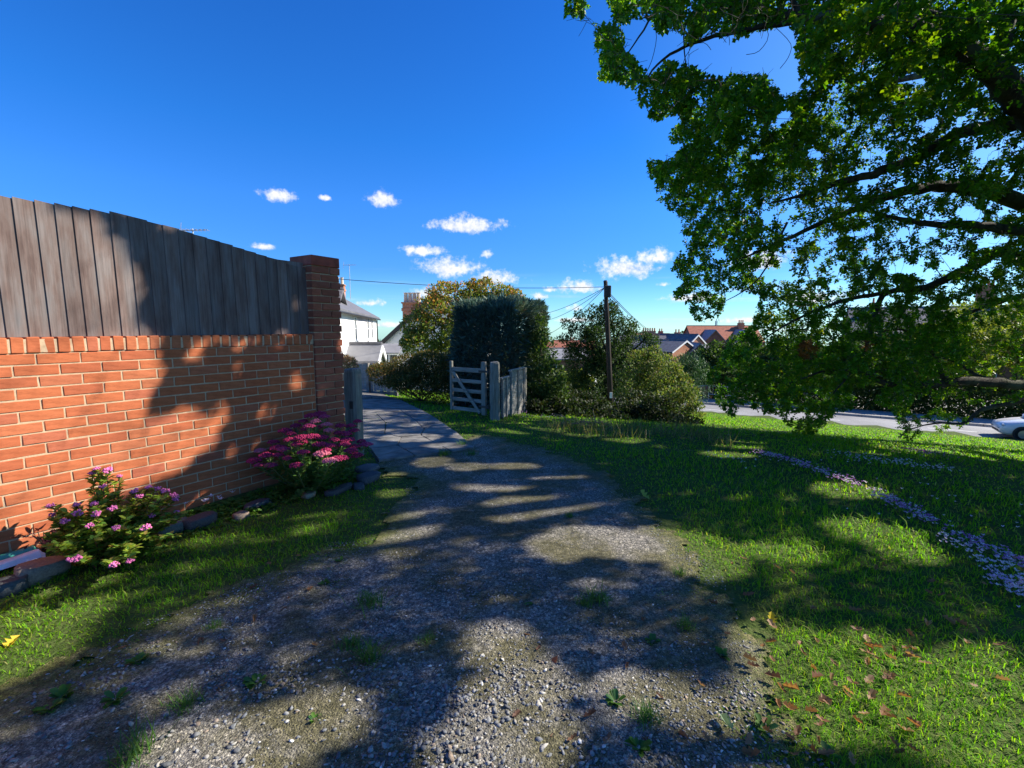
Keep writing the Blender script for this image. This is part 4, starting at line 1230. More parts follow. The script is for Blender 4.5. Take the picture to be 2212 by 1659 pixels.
# bare hanging twigs seen against the sky
for path in [[(1486, 40, 5.6), (1500, 62, 5.6), (1494, 100, 5.6), (1476, 135, 5.6), (1484, 180, 5.6)], [(1640, 30, 5.6), (1676, 60, 5.6), (1708, 95, 5.6), (1702, 125, 5.6), (1685, 148, 5.6)], [(1640, 28, 5.6), (1660, 75, 5.6), (1640, 110, 5.6), (1612, 118, 5.6)],
             [(1486, 100, 5.6), (1520, 92, 5.6), (1536, 108, 5.6)], [(1410, 30, 5.6), (1418, 80, 5.6), (1408, 130, 5.6), (1394, 160, 5.6)]]:
    pp_ = [at(*q) for q in path]
    twig.tube(smooth_path(pp_, [.004] * len(pp_), 3, 0.02)[0], 0.0034, 4, cap=False)
kind(twig.build('twigs', M_twig, oak), 'stuff')

# ------------------------------------------------------------------ grass
LANE_POLY = np.array([lane_pt(min(u, 5.99), -1) for u in np.linspace(0, 6, 20)] + [lane_pt(min(u, 5.99), 1) for u in np.linspace(6, 0, 20)])
def lane_sd(P):
    d = seg_dist(P, LANE_POLY); return np.where(inpoly(P, LANE_POLY), -d, d)
def wall_off(P): return (P - W0) @ WN, (P - W0) @ WT
def turf(P, edge=0.0):
    o_, s_ = wall_off(P)
    ok = (grav_sd(P) + 0.12 * vnoise(P, 6, 1) + 0.06 * vnoise(P, 19, 2) > edge) & (lane_sd(P) + 0.05 * vnoise(P, 9, 3) > edge)
    ok &= (o_ > 0.16 + 0.06 * vnoise(P, 5, 4)) | (s_ > 2.75)
    ok &= (P @ RN < 31.5)
    ok &= ~((P[:, 0] < -1.95) & (P[:, 1] < 7.6) & (s_ > 2.6) & (o_ < 0.15))
    return ok
NG = 330000
th = np.where(np.arange(NG) < NG * .84, rng.uniform(-0.95, 0.95, NG), rng.uniform(0.95, 1.5, NG) * rng.choice([-1, 1], NG)); r = np.exp(rng.uniform(math.log(0.7), math.log(38), NG))
P = np.stack([r * np.sin(th), r * np.cos(th)], 1)
sdg = grav_sd(P)
ok = turf(P, 0.02) & (rng.uniform(0, 1, NG) < np.clip(0.25 + sdg * 3.2, 0, 1)) & (rng.uniform(0, 1, NG) < np.clip(0.8 + 0.35 * vnoise(P, 2.3, 12) + 0.2 * vnoise(P, 7, 13), 0.2, 1))
# straggling blades out on the gravel and in the joints of the slabs
stray = (~ok) & (((sdg > -0.5) & (vnoise(P, 5.0, 14) + 0.5 * vnoise(P, 15, 15) > 0.62 - np.clip(sdg + .3, 0, .3) * 3.0)) | ((np.abs(lane_sd(P)) < 0.14) & (rng.uniform(0, 1, NG) < 0.4)) | ((lane_sd(P) < 0) & (vnoise(P, 4.0, 24) + .6 * vnoise(P, 13, 25) > .70)))
o_, s_ = wall_off(P)
stray &= ((o_ > 0.1) | (s_ > 2.8)) & (P @ RN < 31)
stray &= rng.uniform(0, 1, NG) < 0.55
sel = ok | stray
P = P[sel]; r = r[sel]; sdg = sdg[sel]; stray = stray[sel]
n = len(P)
long_ = np.clip(0.5 + 0.7 * vnoise(P, 1.1, 16) + 0.5 * vnoise(P, 3.3, 17), 0, 1.5)
h = (0.020 + 0.028 * long_) * rng.uniform(0.6, 1.35, n) * np.where(stray, 0.7, 1) * np.clip(0.45 + sdg * 1.6, 0.5, 1.0)
tall = rng.uniform(0, 1, n) < 0.015
h = np.where(tall & ~stray, h * 1.9, h) * np.clip(1 + (r - 8) * 0.02, 1, 1.5)
w = 0.0013 * np.clip(r / 1.8, 1, 9) * rng.uniform(0.7, 1.3, n)
az_ = rng.uniform(0, 6.283, n); lean = rng.uniform(0.3, 1.7, n) * h
dx, dy = np.cos(az_), np.sin(az_)
sx, sy = -dy * w, dx * w
z0 = terrain(P[:, 0], P[:, 1]) + 0.001
V = np.zeros((n, 5, 3), np.float32)
for i, (f, k, ww) in enumerate([(0, 0, 1), (0, 0, -1), (0.30, 0.62, 0.75), (0.30, 0.62, -0.75), (1.0, 1.0, 0)]):
    V[:, i, 0] = P[:, 0] + dx * lean * f + sx * ww
    V[:, i, 1] = P[:, 1] + dy * lean * f + sy * ww
    V[:, i, 2] = z0 + h * k * (1 - 0.25 * f * lean / (h + 1e-6))
F = (np.array([(0, 1, 3), (0, 3, 2), (2, 3, 4)])[None] + (np.arange(n) * 5)[:, None, None]).reshape(-1, 3)
GC = [(0.135, 0.34, 0.009), (0.19, 0.40, 0.011), (0.275, 0.44, 0.015), (0.085, 0.26, 0.014), (0.30, 0.31, 0.07), (0.42, 0.36, 0.15)]
gc = pal(n, GC, [.3, .28, .18, .14, .06, .04])
dry = 0.75 * vnoise(P, 1.7, 18) + 0.6 * vnoise(P, 4.1, 19) + 0.22 - np.clip(sdg, 0, 1.0) * 1.1
dm = (dry > 0.35) & (rng.uniform(0, 1, n) < 0.6)
gc[dm] = gc[dm] * 0.45 + np.array([0.28, 0.22, 0.09]) * 0.55
gr_ = mesh_np('lawn_grass', V.reshape(-1, 3), F, M_grass, col=np.repeat(gc, 5, 0))
kind(gr_, 'stuff'); tag(gr_, 'green lawn grass covering the verge, the bank and the field down to the road', 'grass')
bpy.data.objects['gravel_stones']['label'] = 'grey slate stone chips scattered over the mossy drive'
bpy.data.objects['gravel_stones']['category'] = 'gravel'
print('grass blades', n)

# low broad-leaved ground cover along the foot of the wall
def ground_cover(name, label, pts, size, cols, per=5):
    n = len(pts); i = np.repeat(np.arange(n), per); N = len(i)
    a = rng.uniform(0, 6.283, N)
    D = np.stack([np.cos(a), np.sin(a), rng.uniform(0.2, 0.9, N)], 1)
    B = pts[i] + np.array([0, 0, 0.005])
    o = leaf_mesh(name, B, D, np.tile([0, 0, 1.0], (N, 1)) + rng.normal(0, .2, (N, 3)), size * rng.uniform(0.6, 1.25, N), 'oval', M_leaf2, None, pal(N, cols))
    kind(o, 'stuff'); tag(o, label, 'ground cover')
pp = []
while len(pp) < 620:
    s = random.uniform(0.0, 2.4); of = random.uniform(0.1, 0.62) if s > 0.7 else random.uniform(0.25, 0.55)
    if random.random() > 1.1 - of: continue
    p = wpt(s, of, 0); p[2] = terrain(p[0], p[1]); pp.append(p)
ground_cover('ground_cover', 'small broad-leaved weeds growing along the foot of the brick wall', np.array(pp), 0.045, [(0.06, 0.15, 0.02), (0.085, 0.19, 0.025), (0.12, 0.21, 0.035)])

# weeds on the gravel: rosettes and tufts
def weed(x, y, kindn, rad, label):
    p = gp(x, y)
    n = {'tuft': 120, 'rosette': 20}[kindn]
    a = rng.uniform(0, 6.283, n)
    if kindn == 'tuft':
        D = np.stack([np.cos(a), np.sin(a), rng.uniform(0.35, 1.8, n)], 1)
        B = p + np.stack([rng.normal(0, rad * .35, n), rng.normal(0, rad * .35, n), np.full(n, .004)], 1)
        V, F, k = leaves_np(B, D, np.tile([0, 0, 1.], (n, 1)), rng.uniform(.6, 1.3, n) * rad, 'blade')
    else:
        D = np.stack([np.cos(a), np.sin(a), rng.uniform(0.1, 0.9, n)], 1)
        B = np.tile(p + np.array([0, 0, .006]), (n, 1))
        V, F, k = leaves_np(B, D, np.tile([0, 0, 1.], (n, 1)), rng.uniform(.4, .85, n) * rad, 'spoon')
    o = mesh_np('weed', V, F, M_leaf2, col=np.repeat(pal(n, [(0.08, 0.19, 0.022), (0.11, 0.22, 0.03), (0.05, 0.14, 0.04)]), k, 0))
    tag(o, label, 'weed', 'weeds growing through the gravel')
TL = 'thin grassy weed tuft growing through the slate gravel'
RL = 'flat leafy weed rosette growing through the slate gravel'
for x, y, k_, rd_ in [(800, 1310, 'tuft', .10), (800, 1425, 'tuft', .09), (760, 1400, 'tuft', .07), (555, 1478, 'rosette', .075), (400, 1530, 'tuft', .07), (300, 1432, 'rosette', .07), (250, 1515, 'rosette', .07), (135, 1510, 'rosette', .075), (110, 1535, 'rosette', .07),
                      (290, 1640, 'tuft', .09), (680, 1560, 'rosette', .04), (920, 1392, 'tuft', .05), (1290, 1300, 'tuft', .09), (1260, 1310, 'tuft', .06), (1410, 1390, 'rosette', .06), (1480, 1360, 'tuft', .06), (1330, 1520, 'rosette', .065), (1400, 1560, 'tuft', .07),
                      (1380, 1620, 'rosette', .07), (1545, 1150, 'tuft', .07), (700, 1265, 'rosette', .05), (465, 1360, 'tuft', .05), (1470, 1245, 'tuft', .06), (1650, 1580, 'rosette', .07), (960, 985, 'tuft', .10), (1020, 985, 'tuft', .08), (1000, 965, 'tuft', .09), (735, 1215, 'rosette', .05), (1140, 1310, 'rosette', .04), (1560, 1420, 'rosette', .06), (1790, 1640, 'rosette', .06), (1230, 1120, 'tuft', .05)]:
    weed(x, y, k_, rd_, TL if k_ == 'tuft' else RL)

# fallen oak leaves
def fallen(x, y, size, col, label, group=None, tilt=0.35, name='fallen_leaf'):
    p = gp(x, y)
    me = bpy.data.meshes.new('fallen_leaf')
    v = tv.copy(); v[:, 2] += np.abs(v[:, 1]) * random.uniform(-.3, 1.3) + random.uniform(.2, .9) * (v[:, 0] - .5) ** 2; v[:, 1] *= random.uniform(.75, 1.25); v[:, 2] += random.uniform(-.3, .3) * v[:, 1] * v[:, 0]
    me.from_pydata([tuple(q) for q in v], [], [tuple(int(q) for q in f) for f in tf])
    a = me.color_attributes.new('Col', 'FLOAT_COLOR', 'POINT')
    cc = np.ones((len(tv), 4), np.float32); cc[:, :3] = col; a.data.foreach_set('color', cc.ravel())
    me.materials.append(M_leaf2)
    o = bpy.data.objects.new(name, me); C.objects.link(o)
    o.location = (p[0], p[1], p[2] + 0.012 + (0.02 if x > 1500 else 0)); o.rotation_euler = (random.uniform(-tilt, tilt), random.uniform(-tilt, tilt), random.uniform(0, 6.28)); o.scale = (size,) * 3
    tag(o, label, 'leaf', group)
DB = 'curled dry brown oak leaf lying among the grass'
GB = 'curled dry brown oak leaf lying on the grey gravel'
rl = random.Random(9)
for i in range(105):
    x = rl.uniform(1620, 2000); y = rl.uniform(1390, 1659)
    if rl.random() < 0.35: x, y = rl.uniform(1500, 2200), rl.uniform(1180, 1500)
    fallen(x, y, rl.uniform(.036, .066), np.array(rl.choice([(.27, .13, .06), (.20, .09, .045), (.33, .19, .10)])) * rl.uniform(.8, 1.2), DB, 'brown oak leaves lying in the grass')
for i in range(34):
    x = rl.uniform(260, 820); y = rl.uniform(1160, 1500)
    if rl.random() < 0.4: x, y = rl.uniform(1080, 1620), rl.uniform(1300, 1640)
    fallen(x, y, rl.uniform(.035, .06), np.array(rl.choice([(.22, .11, .06), (.16, .08, .05), (.28, .15, .08)])) * rl.uniform(.8, 1.2), GB, 'brown oak leaves lying on the gravel')
fallen(1207, 1428, .085, (.36, .12, .06), 'single rusty red oak leaf lying alone in the middle of the gravel')
fallen(1664, 1336, .085, (.55, .42, .03), 'bright yellow oak leaf lying at the edge of the lawn')
fallen(1400, 1085, .11, (.30, .36, .08), 'pale green fallen sprig leaf standing up from the edge of the gravel', tilt=.9)
fallen(1583, 1600, .09, (.22, .30, .20), 'pale green oak leaf lying underside up near the bottom of the drive')
fallen(45, 1378, .08, (.60, .42, .03), 'yellow leaf lying on the sunlit grass of the left verge')

# ------------------------------------------------------------------ stones edging the bed
def rock(p, size, col, label, rot=0.0, rough=0.20, name='edging_stone'):
    v = IV.copy()
    # one subdivision
    edges_ = {}; V_ = [tuple(q) for q in v]; F_ = []
    def mid(a, b):
        k = (min(a, b), max(a, b))
        if k not in edges_:
            m = (np.array(V_[a]) + np.array(V_[b])) / 2; m /= np.linalg.norm(m); edges_[k] = len(V_); V_.append(tuple(m))
        return edges_[k]
    for a, b_, c in IF:
        x, y, z = mid(a, b_), mid(b_, c), mid(c, a); F_ += [(a, x, z), (b_, y, x), (c, z, y), (x, y, z)]
    V_ = np.array(V_)
    V_ *= (1 + rng.uniform(-rough, rough, (len(V_), 1)))
    V_ = np.sign(V_) * np.abs(V_) ** 0.6
    V_[:, 2] = np.clip(V_[:, 2], -.8, .62 + rng.uniform(-.1, .1, len(V_)))
    V_ = V_ + 0.35 * rng.uniform(-.3, .3, 3) * V_[:, :1]
    V_ += .10 * np.stack([vnoise(V_, 3.0, int(abs(p[0]) * 1000) + k) for k in range(3)], 1)
    V_ *= np.array(size) / 2
    ca, sa = math.cos(rot), math.sin(rot)
    V_ = np.stack([V_[:, 0] * ca - V_[:, 1] * sa, V_[:, 0] * sa + V_[:, 1] * ca, V_[:, 2]], 1) + np.array(p) + np.array([0, 0, size[2] * 0.28])
    o = mesh_np(name, V_, np.array(F_), M_stone, col=np.tile(np.array(col) * .8, (len(V_), 1)))
    tag(o, label, 'stone')
def wp(x, y): return gp(x, y)
WA = math.pi / 2 - WANG
rock(wp(372, 1150), (0.20, 0.14, 0.13), (0.13, 0.14, 0.13), 'greenish grey edging stone beside the pink-flowered shrub', WA)
rock(wp(432, 1135), (0.26, 0.15, 0.13), (0.10, 0.085, 0.085), 'long dark slate edging stone below the white cyclamen', WA + .2)
rock(wp(520, 1120), (0.12, 0.10, 0.08), (0.26, 0.19, 0.14), 'small sandy brown edging stone beside the long dark stone', WA)
rock(wp(92, 1248), (0.25, 0.17, 0.17), (0.26, 0.20, 0.15), 'large weathered brown stone edging the bed at the bottom left', WA)
rock(wp(22, 1280), (0.17, 0.13, 0.13), (0.075, 0.085, 0.085), 'dark slate stone lying below the white and green sack', WA)
rock(wp(48, 1262), (0.13, 0.11, 0.11), (0.20, 0.17, 0.14), 'small grey-brown stone between the dark slate and the large brown stone', WA + .5)
rock(wp(555, 1095), (0.20, 0.10, 0.08), (0.08, 0.08, 0.085), 'flat dark stone in the weeds left of the stonecrop', WA)
rock(wp(668, 1073), (0.13, 0.09, 0.07), (0.38, 0.31, 0.22), 'pale yellow stone in front of the stonecrop', WA)
rock(wp(735, 1062), (0.30, 0.12, 0.08), (0.085, 0.08, 0.085), 'dark flat stone under the right side of the stonecrop', WA + .1)
rock(wp(795, 1040), (0.20, 0.17, 0.12), (0.105, 0.11, 0.125), 'blue-grey slate block at the corner of the bed by the drive', WA)
rock(wp(795, 1018), (0.24, 0.20, 0.10), (0.13, 0.135, 0.145), 'upper slate slab behind the corner block of the bed', WA + .3)
rock(wp(775, 1055), (0.14, 0.10, 0.07), (0.085, 0.09, 0.10), 'small dark slate chip below the corner block of the bed', WA + .9)

# white and green sack leaning on the wall
def sack():
    p = wpt(-0.03, 0.10, 0.0); p[2] = terrain(p[0], p[1])
    t = thing('garden_sack', 'white plastic garden sack with a green band lying against the wall', 'sack', tuple(p), WROT)
    prof = [(-.12, 0), (-.13, .04), (-.10, .07), (.09, .075), (.12, .045), (.115, 0)]
    def loft(y0, y1, infl):
        vs = []; ns = 7
        for i in range(ns + 1):
            f = i / ns; y = y0 + (y1 - y0) * f; sq = infl * (1 - 0.5 * abs(2 * f - 1) ** 3)
            for x, z in prof: vs.append((x * (0.95 + 0.05 * sq) + random.uniform(-.006, .006), y + random.uniform(-.003, .003), z * sq + random.uniform(-.004, .004)))
        k = len(prof)
        fs = [(i * k + j, i * k + j + 1, (i + 1) * k + j + 1, (i + 1) * k + j) for i in range(ns) for j in range(k - 1)]
        return vs, fs
    mb = MB(); mb.add(*loft(-.10, .02, 1.0)); mb.build('sack_body', simple('white polythene', (.62, .62, .64), .35, .5, .12, 18, .4, 25), t, local=True)
    mb = MB(); mb.add(*loft(.0215, .085, .98)); mb.build('green_band', simple('green print', (.05, .30, .22), .35, .5, .15, 18), t, local=True)
sack()

# ------------------------------------------------------------------ stonecrop (sedum) clump
def sedum():
    bx = gp(700, 1045); c0 = wpt(1.86, 0.40, 0)
    c0[2] = terrain(c0[0], c0[1])
    t = thing('stonecrop', 'big stonecrop clump with flat crimson flower heads against the brick wall', 'plant', tuple(c0))
    heads = [(560, 968, 4.25), (548, 990, 4.1), (590, 950, 4.3), (615, 925, 4.4), (640, 915, 4.5), (655, 905, 4.5), (672, 893, 4.5), (700, 895, 4.55), (690, 888, 4.7), (682, 905, 4.2), (668, 915, 4.15), (625, 945, 4.0), (650, 940, 3.95), (672, 938, 4.0),
             (710, 925, 4.3), (730, 930, 4.35), (745, 932, 4.4), (757, 915, 4.6), (772, 905, 4.7), (765, 925, 4.5), (780, 948, 4.5), (790, 955, 4.45), (743, 955, 4.15), (757, 968, 4.1), (612, 965, 3.95), (640, 955, 3.9), (655, 972, 3.8), (703, 968, 3.85), (695, 975, 3.8), (713, 990, 3.75), (620, 985, 3.85), (602, 978, 3.9), (770, 978, 4.2), (655, 950, 4.1), (695, 940, 4.2), (560, 1000, 4.05), (735, 985, 3.9), (575, 978, 4.0), (600, 962, 4.1), (628, 932, 4.2), (660, 922, 4.3), (685, 918, 4.4), (705, 912, 4.4), (722, 945, 4.2), (690, 955, 4.0), (715, 958, 4.0), (750, 945, 4.3), (735, 915, 4.5), (765, 960, 4.3), (585, 1000, 3.95), (640, 1000, 3.75)]
    sb = MB(); LP = []; LD = []; LS = []
    hm = [simple('crimson floret', (.34, .028, .085), .85, .15, .35, 60, .5, 120), simple('rosy floret', (.42, .055, .13), .85, .15, .3, 60, .5, 120), simple('pink floret', (.58, .15, .20), .85, .15, .3, 60, .5, 120)]
    for i, (x, y, Y) in enumerate(heads):
        tip = at(x, y + 6, Y - 0.02)
        o_, s_ = (tip[:2] - W0) @ WN, (tip[:2] - W0) @ WT
        if o_ < 0.09: tip[:2] += WN * (0.09 - o_)
        root = c0 + np.array([(tip[0] - c0[0]) * .18, (tip[1] - c0[1]) * .18, 0])
        mid = root * .45 + tip * .55 + np.array([(tip[0] - c0[0]) * .10, (tip[1] - c0[1]) * .10, -.02])
        ts_ = np.linspace(0, 1, 8)[:, None]
        p = (1 - ts_) ** 2 * root + 2 * ts_ * (1 - ts_) * mid + ts_ ** 2 * tip
        sb.tube(p, 0.0055, 5, cap=False)
        L_ = np.linalg.norm(tip - root); nl = int(L_ / .016)
        for q in range(nl):
            f = 0.10 + 0.82 * q / nl
            c_ = p[int(f * 7)] * (1 - (f * 7) % 1) + p[min(7, int(f * 7) + 1)] * ((f * 7) % 1)
            for rep in range(2):
                a = random.uniform(0, 6.283)
                LP.append(c_); LD.append((math.cos(a), math.sin(a), random.uniform(.05, .8))); LS.append(random.uniform(.045, .085) * (1.15 - .5 * f))
        # domed corymb: clustered florets
        R = random.uniform(.044, .070) * (1.0 if i % 5 else .8)
        nf = 46; hv = []; hf = []
        for q in range(nf):
            rr_ = math.sqrt(q / nf) * R; a = q * 2.39996
            cz = .020 * (1 - (rr_ / R) ** 2) + random.uniform(-.004, .004)
            c_ = np.array([rr_ * math.cos(a), rr_ * math.sin(a), cz]) + tip
            b_ = len(hv); s_ = R * 0.17 * random.uniform(.8, 1.3)
            vv = IV * s_ * np.array([1, 1, .8]) * (1 + rng.uniform(-.2, .2, (12, 1))) + c_
            hv += [tuple(k) for k in vv]; hf += [tuple(int(k) + b_ for k in f_) for f_ in IF]
        mb = MB(); mb.add(hv, hf); mb.build('flower_head', hm[0 if i % 7 else (1 if i % 2 else 2)] if i not in (9, 10, 29, 24) else hm[2 if i in (9, 29) else 1], t)
        for q in range(5):
            a = random.uniform(0, 6.28); e_ = tip + np.array([math.cos(a) * R * .6, math.sin(a) * R * .6, .004]); sb.tube([p[6], e_], .003, 4, cap=False)
    sb.build('stems', simple('pale stem', (.16, .20, .08), .6, .3, .2, 20), t)
    for k in range(46):
        a = random.uniform(-.2, 3.3); rr_ = random.uniform(.15, .50)
        d_ = WT * math.cos(a) * 1.05 + WN * abs(math.sin(a)) * .75
        e_ = c0 + np.array([d_[0] * rr_, d_[1] * rr_, random.uniform(.06, .42) * (1.25 - rr_)])
        m_ = c0 + np.array([d_[0] * rr_ * .6, d_[1] * rr_ * .6, e_[2] - c0[2]])
        ts_ = np.linspace(0, 1, 6)[:, None]; p = (1 - ts_) ** 2 * c0 + 2 * ts_ * (1 - ts_) * m_ + ts_ ** 2 * e_
        for q in range(22):
            f = .35 + .65 * q / 22; kk = f * 5; c_ = p[int(kk)] * (1 - kk % 1) + p[min(5, int(kk) + 1)] * (kk % 1)
            a2 = q * 2.4; LP.append(c_); LD.append((math.cos(a2), math.sin(a2), random.uniform(.1, .9))); LS.append(random.uniform(.05, .085) * (1.1 - .4 * f))
    LP, LD, LS = np.array(LP), np.array(LD), np.array(LS)
    kind(leaf_mesh('foliage', LP, LD, np.tile([0, 0, 1.], (len(LP), 1)) + rng.normal(0, .15, (len(LP), 3)), LS, 'spoon', M_leaf2, t, pal(len(LP), [(.11, .24, .055), (.14, .28, .065), (.21, .31, .08), (.08, .18, .055)])), 'stuff')
sedum()

# ------------------------------------------------------------------ pink-flowered shrub (spiraea)
def spiraea():
    c0 = gp(225, 1195)
    t = thing('flowering_shrub', 'low yellowish green shrub with pink flower clusters in front of the wall', 'shrub', tuple(c0))
    tips = []
    fl = [(208, 1012, 3.0), (232, 1016, 3.02), (198, 1022, 3.0), (258, 1028, 3.04), (110, 1092, 2.72), (165, 1090, 2.78), (205, 1088, 2.8), (245, 1097, 2.82), (168, 1108, 2.7), (192, 1135, 2.62), (112, 1112, 2.75), (208, 1110, 2.72), (320, 1052, 3.1), (340, 1055, 3.12), (290, 1060, 3.05), (375, 1070, 3.2), (380, 1078, 3.18), (382, 1105, 3.1), (328, 1113, 2.95), (315, 1140, 2.72), (250, 1140, 2.66), (162, 1206, 2.42), (245, 1220, 2.44), (280, 1212, 2.52), (300, 1072, 3.0), (355, 1060, 3.15), (140, 1125, 2.65), (222, 1050, 2.95)]
    for k in range(60):
        u = random.random(); x = random.uniform(95, 390)
        ymin = np.interp(x, [95, 150, 210, 260, 330, 390], [1130, 1080, 1040, 1065, 1062, 1090]); y = random.uniform(ymin, 1195)
        Y = np.interp(y, [1040, 1120, 1215], [2.95, 2.78, 2.5]) + np.interp(x, [95, 390], [-.12, .22]) + random.uniform(-.1, .1)
        tips.append(at(x, y, Y))
    sb = MB(); LP = []; LD = []; LS = []; CC = []
    M_f = simple('spiraea pink', (.66, .17, .37), .9, .1, .3, 90, .5, 160)
    ftips = [at(*q) for q in fl]
    for i, tip in enumerate(ftips + tips):
        tip = np.array(tip)
        o_ = (tip[:2] - W0) @ WN
        if o_ < .07: tip[:2] += WN * (.07 - o_)
        gz = float(terrain(tip[0], tip[1])); tip[2] = max(tip[2], gz + .05)
        root = c0 + np.array([(tip[0] - c0[0]) * .35, (tip[1] - c0[1]) * .35, 0.0]); root[2] = terrain(root[0], root[1])
        mid = root * .5 + tip * .5 + rng.normal(0, .02, 3) + np.array([0, 0, .05])
        ts_ = np.linspace(0, 1, 7)[:, None]
        p = (1 - ts_) ** 2 * root + 2 * ts_ * (1 - ts_) * mid + ts_ ** 2 * tip
        sb.tube(p, 0.0028, 4, cap=False)
        L_ = np.linalg.norm(tip - root); nl = int(16 + L_ / .0065)
        for q in range(nl):
            f = 0.2 + 0.78 * q / nl; k = f * 6; c_ = p[int(k)] * (1 - k % 1) + p[min(6, int(k) + 1)] * (k % 1)
            a = random.uniform(0, 6.283); LP.append(c_); LD.append((math.cos(a), math.sin(a), random.uniform(-.1, .9))); LS.append(random.uniform(.028, .055))
        if i < len(ftips):
            R = random.uniform(.018, .032); hv = []; hf = []
            for q in range(26):
                d = rdir(1)[0] * R * np.array([1, 1, .55]) * random.uniform(.4, 1); b_ = len(hv)
                hv += [tuple(k) for k in IV * R * .26 * random.uniform(.7, 1.2) + d + tip]; hf += [tuple(int(k) + b_ for k in f_) for f_ in IF]
            mb = MB(); mb.add(hv, hf); mb.build('flower_cluster', M_f, t)
    sb.build('stems', simple('red stem', (.14, .06, .04), .8, .2, .2, 20), t)
    LP, LD, LS = np.array(LP), np.array(LD), np.array(LS)
    cl = pal(len(LP), [(.24, .36, .035), (.38, .44, .055), (.14, .26, .035), (.27, .19, .045), (.09, .19, .03)])
    kind(leaf_mesh('foliage', LP, LD, np.tile([0, 0, 1.], (len(LP), 1)) + rng.normal(0, .25, (len(LP), 3)), LS, 'oval', M_leaf2, t, cl), 'stuff')
spiraea()
# purple-leaved seedling at its left
def seedling():
    c0 = gp(95, 1190); c0[:2] += WN * 0
    t = thing('purple_seedling', 'small dark purple leaved plant between the sack and the pink shrub', 'plant', tuple(c0))
    n = 110
    B = c0 + np.stack([rng.normal(0, .05, n), rng.normal(0, .05, n), rng.uniform(.01, .17, n)], 1)
    leaf_mesh('foliage', B, rdir(n) + np.array([0, 0, .3]), np.tile([0, 0, 1.], (n, 1)), rng.uniform(.03, .055, n), 'oval', M_leaf2, t, pal(n, [(.07, .018, .03), (.10, .03, .04)]))
    sb = MB()
    for k in range(7): sb.tube([c0, c0 + np.array([random.uniform(-.06, .06), random.uniform(-.06, .06), random.uniform(.10, .19)])], .003, 4)
    sb.build('stem', M_twig, t)
seedling()

# ------------------------------------------------------------------ cyclamen
def flowers(name, label, pts, cols, size=.0155):
    pts = pts[rng.uniform(0, 1, len(pts)) < np.clip(.72 + .75 * vnoise(pts[:, :2], 9, 33), .12, 1)] if len(pts) > 40 else pts
    n = len(pts)
    per = 4
    i = np.repeat(np.arange(n), per)
    a = rng.uniform(0, 6.283, n)[i] + np.tile(np.arange(per) * 2 * math.pi / per, n)
    D = np.stack([np.cos(a), np.sin(a), np.full(len(a), 0.9)], 1)
    hgt = rng.uniform(.035, .075, n)
    Bp = pts[i] + np.stack([np.zeros(len(i)), np.zeros(len(i)), hgt[i]], 1)
    col = np.array(cols)[rng.integers(0, len(cols), n)] * rng.uniform(.85, 1.15, (n, 1))
    o = leaf_mesh(name, Bp, D, np.tile([0, 0, 1.], (len(i), 1)), size * rng.uniform(.8, 1.3, len(i)), 'diamond', M_petal, None, np.clip(col[i], 0, 1))
    kind(o, 'stuff'); tag(o, label, 'flowers')
def scatter_line(poly, n, spread):
    poly = [np.array(p) for p in poly]; L_ = [np.linalg.norm(poly[i + 1] - poly[i]) for i in range(len(poly) - 1)]
    out = []
    for k in range(n):
        i = random.choices(range(len(L_)), L_)[0]; f = random.random()
        p = poly[i] * (1 - f) + poly[i + 1] * f
        x, y = p[0] + random.gauss(0, spread), p[1] + random.gauss(0, spread)
        out.append((x, y, float(terrain(x, y))))
    return np.array(out)
WHT = [(.84, .78, .76), (.80, .70, .74)]; PUR = [(.52, .20, .50), (.60, .32, .58), (.42, .14, .42)]; LIL = [(.62, .48, .66), (.70, .58, .74), (.50, .34, .60)]
g3 = lambda *l: [gp(*q) for q in l]
flowers('cyclamen_flowers', 'purple cyclamen in the near end of the flower drift along the lawn crest', scatter_line(g3((1800, 1040), (1845, 1054), (1900, 1080), (1980, 1122), (2080, 1178), (2230, 1240), (2420, 1318)), 780, .045), PUR * 2 + LIL + WHT * 2)
flowers('cyclamen_flowers', 'white cyclamen drift just below the purple ones at the side of the lawn', scatter_line(g3((2030, 1168), (2090, 1200), (2160, 1240), (2240, 1290)), 190, .05), WHT)
flowers('cyclamen_flowers', 'lilac cyclamen drift in the corner of the lawn at the edge of the picture', scatter_line(g3((2150, 1262), (2260, 1330)), 170, .05), LIL + WHT * 2)
flowers('cyclamen_flowers', 'mixed lilac and white cyclamen at the far end of the flower drift', scatter_line(g3((1622, 983), (1680, 995), (1730, 1010), (1780, 1032)), 430, .045), LIL + WHT * 2 + PUR * 2)
flowers('cyclamen_flowers', 'scattered white cyclamen standing in the grass above the far drift', scatter_line(g3((1560, 1000), (1620, 1005)), 26, .14), WHT)
flowers('cyclamen_flowers', 'long bright white cyclamen patch out on the shaded lawn', scatter_line(g3((1925, 1010), (1985, 1012), (2038, 1022)), 150, .09), WHT)
flowers('cyclamen_flowers', 'pale lilac cyclamen patch on the lawn left of the white patch', scatter_line(g3((1810, 990), (1900, 1000)), 110, .16), LIL[1:2] + WHT)
flowers('cyclamen_flowers', 'plum purple cyclamen patch on the lawn beyond the white patch', scatter_line(g3((1985, 978), (2005, 986), (2030, 994)), 150, .16), PUR[2:])
flowers('cyclamen_flowers', 'purple and white cyclamen growing at the foot of the lap fence panels', np.vstack([scatter_line(g3((1090, 897), (1130, 893)), 70, .12), scatter_line(g3((1130, 905), (1190, 905)), 60, .16), scatter_line(g3((1150, 893), (1185, 888)), 50, .1)]), LIL + WHT + PUR)
